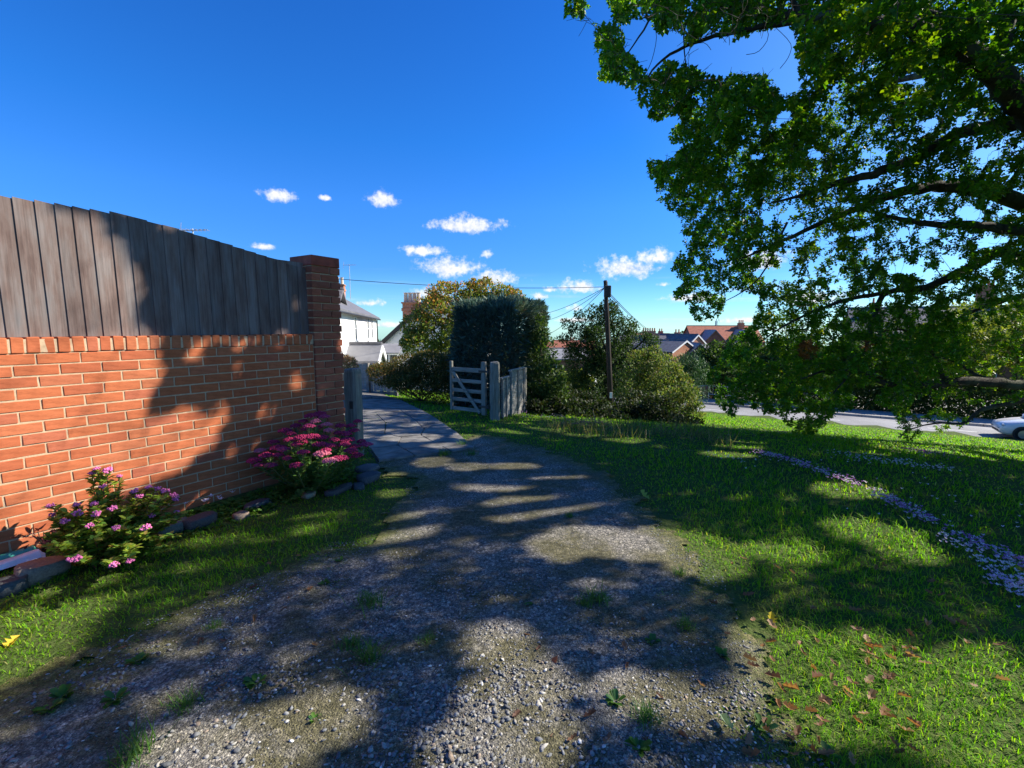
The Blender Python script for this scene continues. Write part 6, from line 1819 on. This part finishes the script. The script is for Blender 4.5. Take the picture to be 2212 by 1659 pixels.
def house(name, label, x, y, z0, rot, W, D, eave, ridge, wallm, roofm, chim=(), wins=(), hip=False, oh=.25, group=None, barge=None, below=1.5):
    """ridge runs along local x; gables (or hips) at the local x ends"""
    t = thing(name, label, 'house', (x, y, z0), rot, group)
    hw, hd = W / 2, D / 2
    mb = MB()
    if hip: mb.box((0, 0, eave / 2 - below / 2), (W, D, eave + below))
    else: mb.prism([(-hw, -hd, -below), (-hw, hd, -below), (-hw, hd, eave), (-hw, 0, ridge - .12), (-hw, -hd, eave)], (W, 0, 0))
    wl = mb.build('wall', wallm, t, local=True)
    tk = .13
    rf = MB()
    sl = (ridge - eave) / hd
    if hip:
        rx = max(.2, hw - hd)
        ze = eave - oh * sl
        for up in (0,):
            vs = [(-hw - oh, -hd - oh, ze), (hw + oh, -hd - oh, ze), (hw + oh, hd + oh, ze), (-hw - oh, hd + oh, ze), (-rx, 0, ridge), (rx, 0, ridge)]
            vs2 = [(a, b, c + tk) for a, b, c in vs]
            rf.add(vs2 + vs, [(0, 1, 5, 4), (1, 2, 5), (2, 3, 4, 5), (3, 0, 4), (7, 6, 10, 11), (8, 7, 11), (9, 8, 11, 10), (6, 9, 10), (0, 6, 7, 1), (1, 7, 8, 2), (2, 8, 9, 3), (3, 9, 6, 0)])
    else:
        for s in (-1, 1):
            a0 = (0, s * (hd + oh), eave - oh * sl); a1 = (0, 0.0, ridge)
            pr = [(-hw - oh, a0[1], a0[2]), (-hw - oh, 0, ridge), (-hw - oh, 0, ridge + tk * 1.15), (-hw - oh, a0[1], a0[2] + tk)]
            rf.prism(pr, (W + 2 * oh, 0, 0))
        mb = MB(); mb.tube([(-hw - oh, 0, ridge + tk * 1.15), (hw + oh, 0, ridge + tk * 1.15)], .09, 6)
    r_o = rf.build('roof', roofm, t, local=True)
    if not hip:
        mb.build('ridge_tiles', M_slate if roofm is not M_redtile else M_redtile, r_o, local=True)
        if barge is not None:
            for sx in (-1, 1):
                mb = MB()
                for s in (-1, 1):
                    mb.beam((sx * (hw + oh + .02), s * (hd + oh), eave - oh * sl - .02), (sx * (hw + oh + .02), 0, ridge - .02), .04, .22)
                mb.build('bargeboard', barge, r_o, local=True)
    for s in (-1, 1):
        gut = MB(); gut.tube([(-hw - oh, s * (hd + oh + .03), eave - oh * sl - .02), (hw + oh, s * (hd + oh + .03), eave - oh * sl - .02)], .055, 6)
        gut.build('gutter', M_dark, r_o, local=True)
    for (cx, cy, cw, cd, ztop, npots, cm, pm) in chim:
        zb = (eave - .4) if hip else ridge - abs(cy) * sl - .8
        mb = MB(); mb.box((cx, cy, (zb + ztop) / 2), (cw, cd, ztop - zb)); mb.box((cx, cy, ztop + .04), (cw + .12, cd + .12, .08)); mb.box((cx, cy, ztop - .33), (cw + .10, cd + .10, .16))
        ch = mb.build('chimney', cm, r_o, local=True)
        for k in range(npots):
            f = (k + .5) / npots - .5
            px_, py_ = (cx + f * cw, cy) if cw >= cd else (cx, cy + f * cd)
            mb = MB(); mb.tube([(px_, py_, ztop + .06), (px_, py_, ztop + .12), (px_, py_, ztop + .55), (px_, py_, ztop + .62)], [.14, .12, .10, .13], 8); mb.build('chimney_pot', pm, ch, local=True)
    for w_ in wins: window(t, w_[0], w_[1], w_[2], w_[3], w_[4], hw, hd, *(w_[5:] if len(w_) > 5 else ()))
    return t, r_o
def aerial(p, h, label):
    t = thing('tv_aerial', label, 'aerial', tuple(p))
    mb = MB(); mb.tube([(0, 0, 0), (0, 0, h)], .022, 6); mb.build('mast', M_metal, t, local=True)
    mb = MB(); mb.tube([(-.45, .05, h - .05), (.55, -.05, h - .05)], .014, 5)
    for k in range(7):
        x = -.4 + k * .15; mb.tube([(x, -.28 + .02 * k, h - .05), (x, .28 - .02 * k, h - .05)], .009, 4)
    mb.tube([(-.5, .05, h - .32), (-.42, .05, h + .22)], .012, 4)
    mb.build('antenna', M_metal, t, local=True)

# white house whose long side runs away from the lane
farc = np.array([-10.75, 37.5]); nearc = np.array([-6.95, 17.2])
d_ = unit(farc - nearc); nrm_ = np.array([d_[1], -d_[0]])
Wd, Dd = np.linalg.norm(farc - nearc), 7.0
cen = (farc + nearc) / 2 - nrm_ * Dd / 2
hrot = math.atan2(d_[1], d_[0])
zw = -2.9
ev = 2.36 - zw
# local +x runs to the far end; the face towards the lane is local -y
wins = []
for (y_, hh, zc) in [(25.5, 1.15, 1.50)]: pass
def u_of(Y): return (Y - (farc + nearc)[1] / 2) / d_[1]
wh, wr = house('white_house', 'white rendered house with a grey slate hipped roof beyond the gateway', cen[0], cen[1], zw, hrot, Wd, Dd, ev, ev + 2.1, M_white, M_slate,
      chim=[(Wd / 2 - .5, -.8, .8, .95, 4.75 - zw, 3, M_fbrick, M_pot)],
      wins=[('f', u_of(25.8), 1.50 - zw, .62, 1.30), ('f', u_of(31.6), 1.48 - zw, .75, 1.45), ('f', u_of(34.0), 1.48 - zw, .75, 1.45), ('f', u_of(30), -1.2 - zw, 1.0, 1.3), ('f', u_of(22), -1.2 - zw, 1.0, 1.3)], hip=True, below=1.0)
mb = MB(); mb.tube([(Wd / 2 - .08, -Dd / 2 - .06, -.6), (Wd / 2 - .08, -Dd / 2 - .06, ev - .2)], .05, 6); mb.build('downpipe', M_dark, wh, local=True)
cpos = np.array([cen[0], cen[1]]) + d_ * (-0.6) + nrm_ * 0
aerial((at(757, 640, 37.2)[0], 37.2, at(757, 646, 37.2)[2]), at(757, 571, 37.2)[2] - at(757, 646, 37.2)[2], 'television aerial on a tall mast beside the white house chimney')
# slate roofed porch of the white house, its gable towards the lane
pc = at(788, 779, 21.0); pr = at(788, 751, 21.0)
pz = float(terrain(pc[0], pc[1]))
house('entrance_porch', 'low white porch with a pale slate roof in front of the white house', pc[0] - .1, pc[1] + .55, pz - .3, 0.05, 1.15, 1.5, pc[2] - pz + .3, pr[2] - pz + .32, M_white, M_slate2, oh=.16, barge=M_wframe, wins=[('f', 0, .9, .5, .8)])
# cottage with steep dark roof, gable towards us
gx0 = at(818, 750, 26)[0]; zc0 = float(terrain(-5.2, 26)) - .1
apexX = at(934, 640, 26)[0]; eaveZ = at(822, 746, 26)[2]; ridZ = at(934, 640, 26)[2]
hwid = apexX - gx0
chx = (at(885, 660, 26)[0])
house('gable_cottage', 'white cottage gable with a steep dark roof and tall brick chimney behind the autumn tree', apexX, 26.2 + 4.5, zc0, math.pi / 2, 9.0, 2 * hwid - .5, eaveZ - zc0 + .2, ridZ - zc0, M_white, M_slate,
      chim=[(-4.0, apexX - chx, .75, .95, at(885, 655, 26)[2] - zc0, 4, M_fbrick, M_pot)], oh=.25, barge=M_dark, wins=[('l', 1.2, 1.0, 1.0, 1.2, (2, 2)), ('l', -1.5, 1.0, 1.0, 1.2, (2, 2))])
# neighbour's house behind the board fence: only its chimney tops show
zn = -.8
nx_, ny_ = at(610, 600, 21)[0], 21.0
house('neighbour_house', 'house behind the board fence with only its pale chimney pots showing', nx_ - 3.4, ny_ + 3, zn, .2, 9, 6, 2.6, 4.2, M_white, M_slate,
      chim=[(3.6, -1.2, .9, .6, at(610, 560, 22.5)[2] - zn - .62, 3, M_white, M_pot)], wins=[('f', 0, 1.4, 1.2, 1.2)])
aerial(tuple(at(418, 520, 17.0) - np.array([0, 0, .6])), at(418, 494, 17)[2] - at(418, 520, 17)[2] + .6, 'television aerial tip showing above the board fence')
# glazed garden room between the white house and the cottage
gr0 = base_at(838, 23.0)
t = thing('garden_room', 'small glazed lean-to between the porch and the cottage', 'conservatory', tuple(gr0))
zt2 = at(838, 755, 23)[2] - gr0[2]
mb = MB(); mb.box((0, 0, .35), (1.3, 1.2, .7)); mb.build('plinth_wall', M_white, t, local=True)
mb = MB()
for x in (-.62, -.2, .2, .62): mb.box((x, -.57, .7 + (zt2 - .9) / 2), (.06, .06, zt2 - .9))
mb.box((0, -.57, zt2 - .2), (1.3, .07, .07)); mb.build('frame', M_wframe, t, local=True)
mb = MB(); mb.box((0, -.55, .7 + (zt2 - .9) / 2), (1.2, .02, zt2 - .95)); mb.build('pane', M_glass, t, local=True)
mb = MB(); mb.prism([(-.7, -.65, zt2 - .17), (-.7, .6, zt2 + .22), (-.7, .6, zt2 + .27), (-.7, -.65, zt2 - .12)], (1.4, 0, 0)); mb.build('roof', M_slate2, t, local=True)

# close board fence at the end of the grass
fa = np.array(at(770, 800, 12.9))[:2]; fb = np.array(at(858, 800, 12.4))[:2]
L_ = np.linalg.norm(fb - fa); z0 = float(terrain(*((fa + fb) / 2)))
t = thing('garden_fence', 'low grey close-board fence at the far end of the grass', 'fence', (fa[0], fa[1], z0), math.atan2(*(fb - fa)[::-1]))
hf = at(800, 787, 12.6)[2] - z0
nbd = int(L_ / .11)
for i in range(nbd):
    mb = MB(); mb.box((.055 + i * .11, random.uniform(-.004, .004), .10 + (hf - .1) / 2), (.103, .018, hf - .1 + random.uniform(-.01, .01)), bev=.003); mb.build('board', M_lap, t, local=True)
mb = MB(); mb.box((L_ / 2, 0, .04), (L_, .05, .11)); mb.build('gravel_board', M_conc, t, local=True)
for f in (0.32,):
    mb = MB(); mb.box((L_ * f, -.05, hf / 2), (.08, .08, hf + .06)); mb.build('concrete_post', M_conc, t, local=True)

# ---- town beyond the road
def hz(x, y): return float(terrain(x, y))
def px_house(xc, Y, *a): pass
def place(x, Y): X = (x - 1106) / FPX * Y; return X, Y, hz(X, Y)
def zat(x, y, Y): return at(x, y, Y)[2]
# brick gable with a shallow roof, ridge running away
X, Y, z = place(1451, 70)
house('brick_house', 'orange brick house with its plain gable facing us above the shrubs', X, Y + 4, z, math.pi / 2 + .62, 8, 6.6, zat(1425, 760, 70) - z, zat(1452, 737, 70) - z, M_fbrick, M_slate, oh=.15, barge=M_wframe, below=2, group='houses beyond the road')
# long roofs with big stacks behind it
X, Y, z = place(1440, 82)
house('terrace_house', 'dark roofed terrace house with a big multi-pot brick chimney stack', X - 1.0, Y + 2, z, -.25, 13, 7, zat(1440, 748, 82) - z, zat(1440, 726, 82) - z, M_fbrick, M_slate,
      chim=[(-1.6, -.2, 2.3, .9, zat(1434, 716, 82) - z, 6, M_fbrick, M_potred), (3.2, -.3, 1.0, .8, zat(1465, 719, 82) - z, 2, M_fbrick, M_potred)], wins=[('f', 1, 2.2, 1, 1.4), ('f', 4, 2.2, 1, 1.4)], group='houses beyond the road')
X, Y, z = place(1481, 78)
house('gabled_house', 'orange brick gable with a white verge right of the multi-pot stack', X, Y + 4, z, math.pi / 2 + .55, 8, 5.2, zat(1468, 748, 78) - z, zat(1484, 724, 78) - z, M_fbrick, M_slate, oh=.15, barge=M_wframe, below=2, group='houses beyond the road')
X, Y, z = place(1492, 72)
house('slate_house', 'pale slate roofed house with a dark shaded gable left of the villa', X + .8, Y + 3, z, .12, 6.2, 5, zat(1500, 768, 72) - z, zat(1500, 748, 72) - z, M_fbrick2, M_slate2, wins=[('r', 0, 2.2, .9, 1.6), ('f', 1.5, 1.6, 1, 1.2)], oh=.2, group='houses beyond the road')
X, Y, z = place(1512, 70)
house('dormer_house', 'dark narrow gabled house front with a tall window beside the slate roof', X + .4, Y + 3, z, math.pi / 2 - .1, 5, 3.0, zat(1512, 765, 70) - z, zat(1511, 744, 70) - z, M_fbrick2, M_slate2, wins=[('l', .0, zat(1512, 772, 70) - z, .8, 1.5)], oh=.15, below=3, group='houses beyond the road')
X, Y, z = place(1562, 84)
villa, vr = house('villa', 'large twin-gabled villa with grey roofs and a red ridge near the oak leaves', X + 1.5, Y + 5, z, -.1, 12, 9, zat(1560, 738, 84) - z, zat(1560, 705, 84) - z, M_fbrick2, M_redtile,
      chim=[(3.4, -.6, 1.0, .8, zat(1595, 698, 84) - z, 3, M_fbrick, M_potred)], wins=[('f', -3, 3, 1, 1.6), ('f', 3, 3, 1, 1.6)], below=3, group='houses beyond the road')
for xx in (-3.2, 2.2):
    mb = MB(); zr = zat(1548, 714, 80) - z; ze = zat(1548, 748, 80) - z
    mb.prism([(xx - 2.4, -7.2, -2), (xx + 2.4, -7.2, -2), (xx + 2.4, -7.2, ze), (xx, -7.2, zr), (xx - 2.4, -7.2, ze)], (0, 5, 0)); mb.build('gable_wing', M_fbrick2, villa, local=True)
    mb = MB()
    for s in (-1, 1): mb.prism([(xx, -7.5, zr), (xx, -7.5, zr + .16), (xx + s * 2.75, -7.5, ze - .22), (xx + s * 2.75, -7.5, ze - .36)], (0, 6.4, 0))
    mb.build('wing_roof', M_slate2, villa, local=True)
# radio mast far off
mp = at(1546, 720, 130); t = thing('radio_mast', 'thin distant aerial mast rising behind the villa roof', 'mast', tuple(mp))
mh = zat(1546, 688, 130) - mp[2]
mb = MB(); mb.tube([(0, 0, -6), (0, 0, mh)], .09, 6); mb.build('pole', M_metal, t, local=True)
mb = MB()
for k in range(3): mb.box((.25 * math.cos(k * 2.1), .25 * math.sin(k * 2.1), mh - 1.6), (.16, .12, 2.0))
mb.build('antenna_panel', M_wframe, t, local=True)
mb = MB(); mb.tube([(.8, 0, -6), (.8, 0, mh - .2)], .06, 6); mb.build('whip', M_wframe, t, local=True)
# left side, seen between hedge and tree
X, Y, z = place(1226, 50)
house('brick_outbuilding', 'small brick building with a grey slate roof and a rooflight seen between hedge and tree', X, Y + 2.2, z, .06, 4.2, 4, zat(1226, 776, 50) - z, zat(1226, 757, 50) - z, M_fbrick2, M_slate2, wins=[('f', -1.5, 1.5, .5, .9)], oh=.2, group='houses beyond the road')
for (xc, yt, ye, Y, rm, wm, lb) in [(1212, 740, 752, 105, M_redtile, M_fbrick, 'far red roofed house in the gap beside the hedge'), (1240, 737, 752, 95, M_redtile, M_fbrick, 'far orange roofed house touching the dark tree'), (1185, 745, 755, 120, M_slate2, M_white, 'far pale house low behind the ivy bush'),
                                   (1400, 722, 738, 100, M_redtile, M_fbrick, 'far house with red chimneys left of the terrace')]:
    X, Y, z = place(xc, Y)
    house('distant_house', lb, X, Y, z, random.uniform(-.2, .2), 8, 6.5, zat(xc, ye, Y) - z, zat(xc, yt, Y) - z, wm, rm, chim=[(2.4, 0, .9, .7, zat(xc, yt - 6, Y) - z, 2, M_fbrick, M_potred)], below=3, group='houses beyond the road')
# house behind the oak
X, Y, z = place(2050, 50)
house('roadside_house', 'large house with a dark roof half hidden behind the oak foliage', X + 1, Y + 4, z, -.5, 15, 9, zat(2050, 720, 50) - z, zat(2050, 662, 50) - z, M_fbrick2, M_slate,
      chim=[(4.5, 0, 1.4, .8, zat(2135, 622, 54) - z, 4, M_fbrick, M_potred), (-5, 0, 1.0, .8, zat(1990, 648, 50) - z, 2, M_fbrick, M_potred)], wins=[('f', -4, 4.2, 1.3, 1.5, (2, 2)), ('f', 0, 4.2, 1.3, 1.5, (2, 2)), ('f', 4, 4.2, 1.3, 1.5, (2, 2)), ('f', -4, 1.5, 1.5, 1.5, (2, 2)), ('f', 4, 1.5, 1.5, 1.5, (2, 2))], group='houses beyond the road')
X, Y, z = place(2330, 46)
house('roadside_house', 'second roadside house at the far right behind the oak limbs', X, Y + 6, z, -.5, 11, 8, 5, 7.6, M_fbrick, M_slate, wins=[('f', -3, 3.8, 1.3, 1.4, (2, 2)), ('f', 2, 3.8, 1.3, 1.4, (2, 2)), ('f', -3, 1.3, 1.5, 1.4, (2, 2))], group='houses beyond the road')

# ---- trees and hedges across the road
def far_tree(name, label, x, Y, ztop_px, rad, cols, n=5200, size=.32, kindn='oval', hfrac=.5, squash=1.0, low=.15):
    X = (x - 1106) / FPX * Y; z = hz(X, Y); zt = at(x, ztop_px, Y)[2]; H = max(1.5, zt - z)
    ctr = (X, Y, z + H * (.5 + low / 2)); bl = sub_blobs(ctr, (rad, rad, H * (.5 - low / 2)), 22, min(rad, H * .4) * .42, int(x * 7 + Y))
    grow_plant(name, label, 'hedge' if 'hedge' in name else 'tree', (X, Y, z), bl, n, size, kindn, M_leaf2, cols, None, 'trees and hedges across the road', trunk_r=.16, stems=6, trunk_top=(X, Y, z + H * .45))
GOLD = [(.18, .23, .03), (.26, .28, .04), (.12, .18, .025)]
FT = [('roadside_tree', 'dark leafy tree across the road just right of the young conifer', 1552, 41, 742, 2.0, DARKG), ('roadside_tree', 'dark bushy tree across the road above the metal railing', 1610, 42, 722, 2.6, DARKG), ('roadside_tree', 'dark bushy tree across the road left of the white and browned oak sprigs', 1690, 42, 725, 2.8, DARKG),
      ('roadside_tree', 'deep green tree across the road behind the browned oak sprigs', 1770, 41, 722, 2.8, DARKG), ('roadside_tree', 'deep green tree across the road left of the dark house roof', 1850, 41, 728, 2.6, DARKG), ('roadside_tree', 'mid green tree at the right end of the roadside hedge', 1915, 40, 742, 2.0, MIDG),
      ('garden_tree', 'golden green tree in front of the large house beyond the forecourt', 2020, 43, 662, 3.4, GOLD), ('garden_tree', 'tall golden tree right of the dark house roof beyond the forecourt', 2120, 44, 640, 3.6, GOLD), ('garden_tree', 'mid green garden tree at the far right beyond the forecourt', 2200, 42, 650, 3.6, GOLD), ('garden_tree', 'yellow-green tree filling the gap left of the tall golden tree', 2075, 41, 680, 2.8, GOLD), ('garden_tree', 'mid green tree before the left end of the dark house roof', 1940, 43, 675, 3.0, MIDG), ('garden_tree', 'low golden bush in front of the forecourt houses', 1975, 41, 745, 2.4, GOLD),
      ('distant_tree', 'round yellow-green tree above the roofs right of the brick gable', 1500, 96, 712, 4.0, GOLD), ('distant_tree', 'dark conifer rising behind the terrace roofs', 1472, 105, 714, 1.6, DARKG), ('distant_tree', 'thin dark tree beside the villa roof', 1535, 100, 714, 1.6, MIDG), ('distant_tree', 'mid green tree below the orange brick gable', 1440, 46, 792, 3.0, MIDG), ('distant_tree', 'green tree low in front of the slate houses', 1500, 44, 786, 3.0, MIDG),
      ('distant_tree', 'yellowish bush in front of the brick outbuilding', 1205, 38, 795, 1.3, GOLD), ('distant_tree', 'yellowish bush right of the brick outbuilding', 1245, 37, 800, 1.2, GOLD)]
for nm, lb, x, Y, zt, rd_, cl in FT: far_tree(nm, lb, x, Y, zt, rd_, cl)
# clipped dark roadside hedge
t0, t1 = 2.0, 12.2
pA = RN * 39.3
n = 46000
u = rng.uniform(t0 - 13, t1 + 1.5, n); v = rng.uniform(-.7, .7, n); q = rng.uniform(0, 1, n)
Hh = 1.9 + .2 * np.sin(u * .9) + .15 * np.sin(u * 2.7)
zq = np.where(rng.uniform(0, 1, n) < .25, Hh * (1 - rng.uniform(0, .06, n)), Hh * q)
v = np.where(rng.uniform(0, 1, n) < .6, -.7 + rng.uniform(-.12, .2, n), v)
Pp = pA[None] + RD[None] * u[:, None] + RN[None] * v[:, None]
P3 = np.stack([Pp[:, 0], Pp[:, 1], RZ + .1 + zq], 1)
k = rng.uniform(0, 1, n) < np.clip(.9 + .5 * vnoise(P3, 2.0, 90), .2, 1)
P3 = P3[k]; n = len(P3)
hb = thing('roadside_hedge', 'dark overgrown hedge running along the far side of the road', 'hedge', (pA[0], pA[1], RZ))
kind(leaf_mesh('foliage', P3, rdir(n) + np.array([-.3, -.5, .3]), rdir(n) + np.array([0, 0, 1.]), rng.uniform(.12, .3, n), 'diamond', M_leaf2, hb, pal(n, DARKG)), 'stuff')
for k in range(8):
    c_ = pA + RD * (-9 + k * 2.8); mb = MB(); mb.tube([(c_[0], c_[1], RZ - .1), (c_[0] + .1, c_[1], RZ + 1.8)], [.06, .03], 6); mb.build('stem', M_bark, hb)
# far belt of trees closing the view behind the town
n = 20000
az2 = rng.uniform(-1.1, 1.2, n); rr2 = rng.uniform(150, 420, n)
X2, Y2 = rr2 * np.sin(az2), rr2 * np.cos(az2)
hgt2 = 7 + 4 * vnoise(np.stack([X2, Y2], 1), .03, 95)
Z2 = terrain(X2, Y2) + rng.uniform(0, 1, n) ** .7 * np.clip(hgt2, 3, 13)
o = leaf_mesh('far_woodland', np.stack([X2, Y2, Z2], 1), rdir(n), rdir(n) + np.array([0, 0, 1.]), rng.uniform(1.4, 3.0, n), 'diamond', M_leaf2, None, pal(n, [(.05, .075, .03), (.07, .09, .035), (.04, .06, .03)]))
kind(o, 'stuff'); tag(o, 'distant belt of trees far beyond the town roofs', 'woodland')

# metal guard rail and low wall across the road
rp = np.array(at(1557, 880, 34.6)); rz0 = RZ + .13
t = thing('guard_rail', 'small pale metal pedestrian railing on the far footway', 'railing', (rp[0], rp[1], rz0), math.atan2(RD[1], RD[0]))
for x in (-.9, 0, .9):
    mb = MB(); mb.tube([(x, 0, 0), (x, 0, 1.1)], .03, 8); mb.build('upright', M_metal, t, local=True)
for z in (.45, 1.08):
    mb = MB(); mb.tube([(-.95, 0, z), (.95, 0, z)], .028, 8); mb.build('rail', M_metal, t, local=True)
for k in range(9):
    mb = MB(); mb.tube([(-.8 + k * .2, 0, .45), (-.8 + k * .2, 0, 1.08)], .012, 5); mb.build('bar', M_metal, t, local=True)
lw = np.array(at(1522, 875, 36.0))
t = thing('low_wall', 'low pinkish brick wall at the roadside behind the sunlit shrub', 'wall', (lw[0], lw[1], RZ + .13), .35)
mb = MB(); mb.box((0, 0, .45), (2.4, .22, 1.0)); mb.build('brickwork', M_fbrick, t, local=True)
mb = MB(); mb.box((0, 0, .985), (2.46, .28, .07), bev=.01); mb.build('coping', M_kerb, t, local=True)

# ------------------------------------------------------------------ cars
def car_paint(name, col):
    m, nt, out = new_mat(name)
    p = princ(nt, out, col, .28, .5); p.inputs['Coat Weight'].default_value = .6; p.inputs['Coat Roughness'].default_value = .06
    return m
M_tyre = simple('tyre rubber', (.02, .02, .02), .85, .2, .2, 20)
M_rim = simple('alloy', (.45, .45, .46), .35, .5, .1, 8, metal=.8)
M_lampg = simple('clear lamp', (.55, .57, .60), .15, .6, .1, 8)
M_lampr = simple('red lamp', (.35, .015, .01), .2, .5, .1, 8)
M_car_w = car_paint('white car paint', (.78, .78, .78)); M_car_b = car_paint('pale blue car paint', (.30, .38, .52))
def car(label, pos, rot, paint, group=None):
    t = thing('parked_car' if group else 'car', label, 'car', pos, rot, group)
    # stations along x (nose at +x): x, half width, underside, waist height, roof height or None
    st = [(2.08, .62, .42, .58), (2.02, .72, .26, .68), (1.80, .80, .20, .78), (1.30, .86, .20, .90), (.95, .88, .20, .96), (0.2, .89, .19, .99), (-.8, .89, .19, 1.02), (-1.5, .87, .20, 1.04), (-1.9, .82, .26, 1.02), (-2.02, .74, .34, .92)]
    vs = []; n = 10
    for x, w, zl, zh in st:
        zm = (zl + zh) / 2
        vs += [(x, -w * .86, zl), (x, -w * .98, zl + .10), (x, -w, zm), (x, -w * .985, zh - .10), (x, -w * .90, zh), (x, w * .90, zh), (x, w * .985, zh - .10), (x, w, zm), (x, w * .98, zl + .10), (x, w * .86, zl)]
    fs = []
    for i in range(len(st) - 1):
        for j in range(n):
            fs.append((i * n + j, (i + 1) * n + j, (i + 1) * n + (j + 1) % n, i * n + (j + 1) % n))
    fs.append(tuple(range(n))); fs.append(tuple((len(st) - 1) * n + j for j in range(n))[::-1])
    mb = MB(); mb.add(vs, fs)
    # greenhouse
    cab = [(1.02, .74, .95, .96), (.28, .66, .98, 1.40), (-.35, .66, 1.0, 1.47), (-1.2, .66, 1.0, 1.44), (-1.82, .66, 1.0, 1.12)]
    vs = []
    for x, w, zl, zh in cab: vs += [(x, -.80, zl - .05), (x, -w, zh - .04), (x, -w * .85, zh), (x, w * .85, zh), (x, w, zh - .04), (x, .80, zl - .05)]
    fs = [(i * 6 + j, (i + 1) * 6 + j, (i + 1) * 6 + j + 1, i * 6 + j + 1) for i in range(4) for j in range(5)]
    mb.add(vs, fs)
    mb.build('body', paint, t, local=True, smooth=True)
    g = MB()
    g.add([(.98, -.66, 1.0), (.98, .66, 1.0), (.33, .55, 1.40), (.33, -.55, 1.40)], [(0, 1, 2, 3)]); g.v = [(x + .012, y, z + .012) for x, y, z in g.v]
    g.build('windscreen', M_glass, t, local=True)
    for s in (-1, 1):
        for (xa, xb_, xt0, xt1) in [(.80, -.30, .26, -.30), (-.38, -1.35, -.38, -1.15)]:
            g = MB(); yb, yt = s * .815, s * .685
            g.add([(xa, yb, 1.0), (xb_, yb, 1.0), (xt1, yt, 1.385), (xt0, yt, 1.36)], [(0, 1, 2, 3) if s < 0 else (3, 2, 1, 0)]); g.build('side_window', M_glass, t, local=True)
        g = MB(); g.box((1.90, s * .60, .66), (.22, .26, .13), bev=.03); g.build('headlight', M_lampg, t, local=True)
        g = MB(); g.box((-1.97, s * .66, .82), (.10, .18, .24), bev=.03); g.build('tail_light', M_lampr, t, local=True)
        g = MB(); g.box((.80, s * .97, 1.03), (.12, .20, .13), bev=.03); g.build('door_mirror', paint, t, local=True)
        g = MB(); g.box((-.15, s * .90, .86), (.18, .02, .03), bev=.005); g.build('door_handle', paint, t, local=True)
        for xw in (1.27, -1.28):
            arch = MB(); arch.tube([(xw, s * .80, .33), (xw, s * .905, .33)], .375, 20); arch.build('wheel_arch', M_dark, t, local=True)
            w = MB(); w.tube([(xw, s * .72, .31), (xw, s * .74, .31), (xw, s * .905, .31), (xw, s * .915, .31)], [.27, .31, .31, .27], 22)
            wo = w.build('wheel', M_tyre, t, local=True)
            w = MB(); w.tube([(xw, s * .90, .31), (xw, s * .922, .31)], .20, 16)
            w.build('rim', M_rim, wo, local=True)
    g = MB(); g.box((2.06, 0, .52), (.05, .52, .11), bev=.01); g.build('number_plate', M_wframe, t, local=True)
    g = MB(); g.box((2.05, 0, .38), (.06, 1.0, .13), bev=.02); g.build('grille', M_dark, t, local=True)
    return t
crot = math.atan2(-RD[1], -RD[0])
nose = at(2132, 940, 24.6)
cp_ = RN * 33.3 + RD * ((nose[:2] @ RD))
cc_ = cp_ + RD * 2.08
car('white hatchback driving along the road behind the lawn at the right edge', (cc_[0], cc_[1], RZ + .02), crot, M_car_w)
for i, (x, y, Y, m_, lb) in enumerate([(1216, 818, 43, M_car_b, 'pale blue car glimpsed between the hedge and the dark tree'), (1238, 835, 42, M_car_w, 'white parked car glimpsed low behind the brambles')]):
    p = at(x, y, Y); z_ = hz(p[0], p[1]); car(lb, (p[0], p[1], max(z_, RZ) + .02), 2.3 + i * .3, m_, 'parked cars')
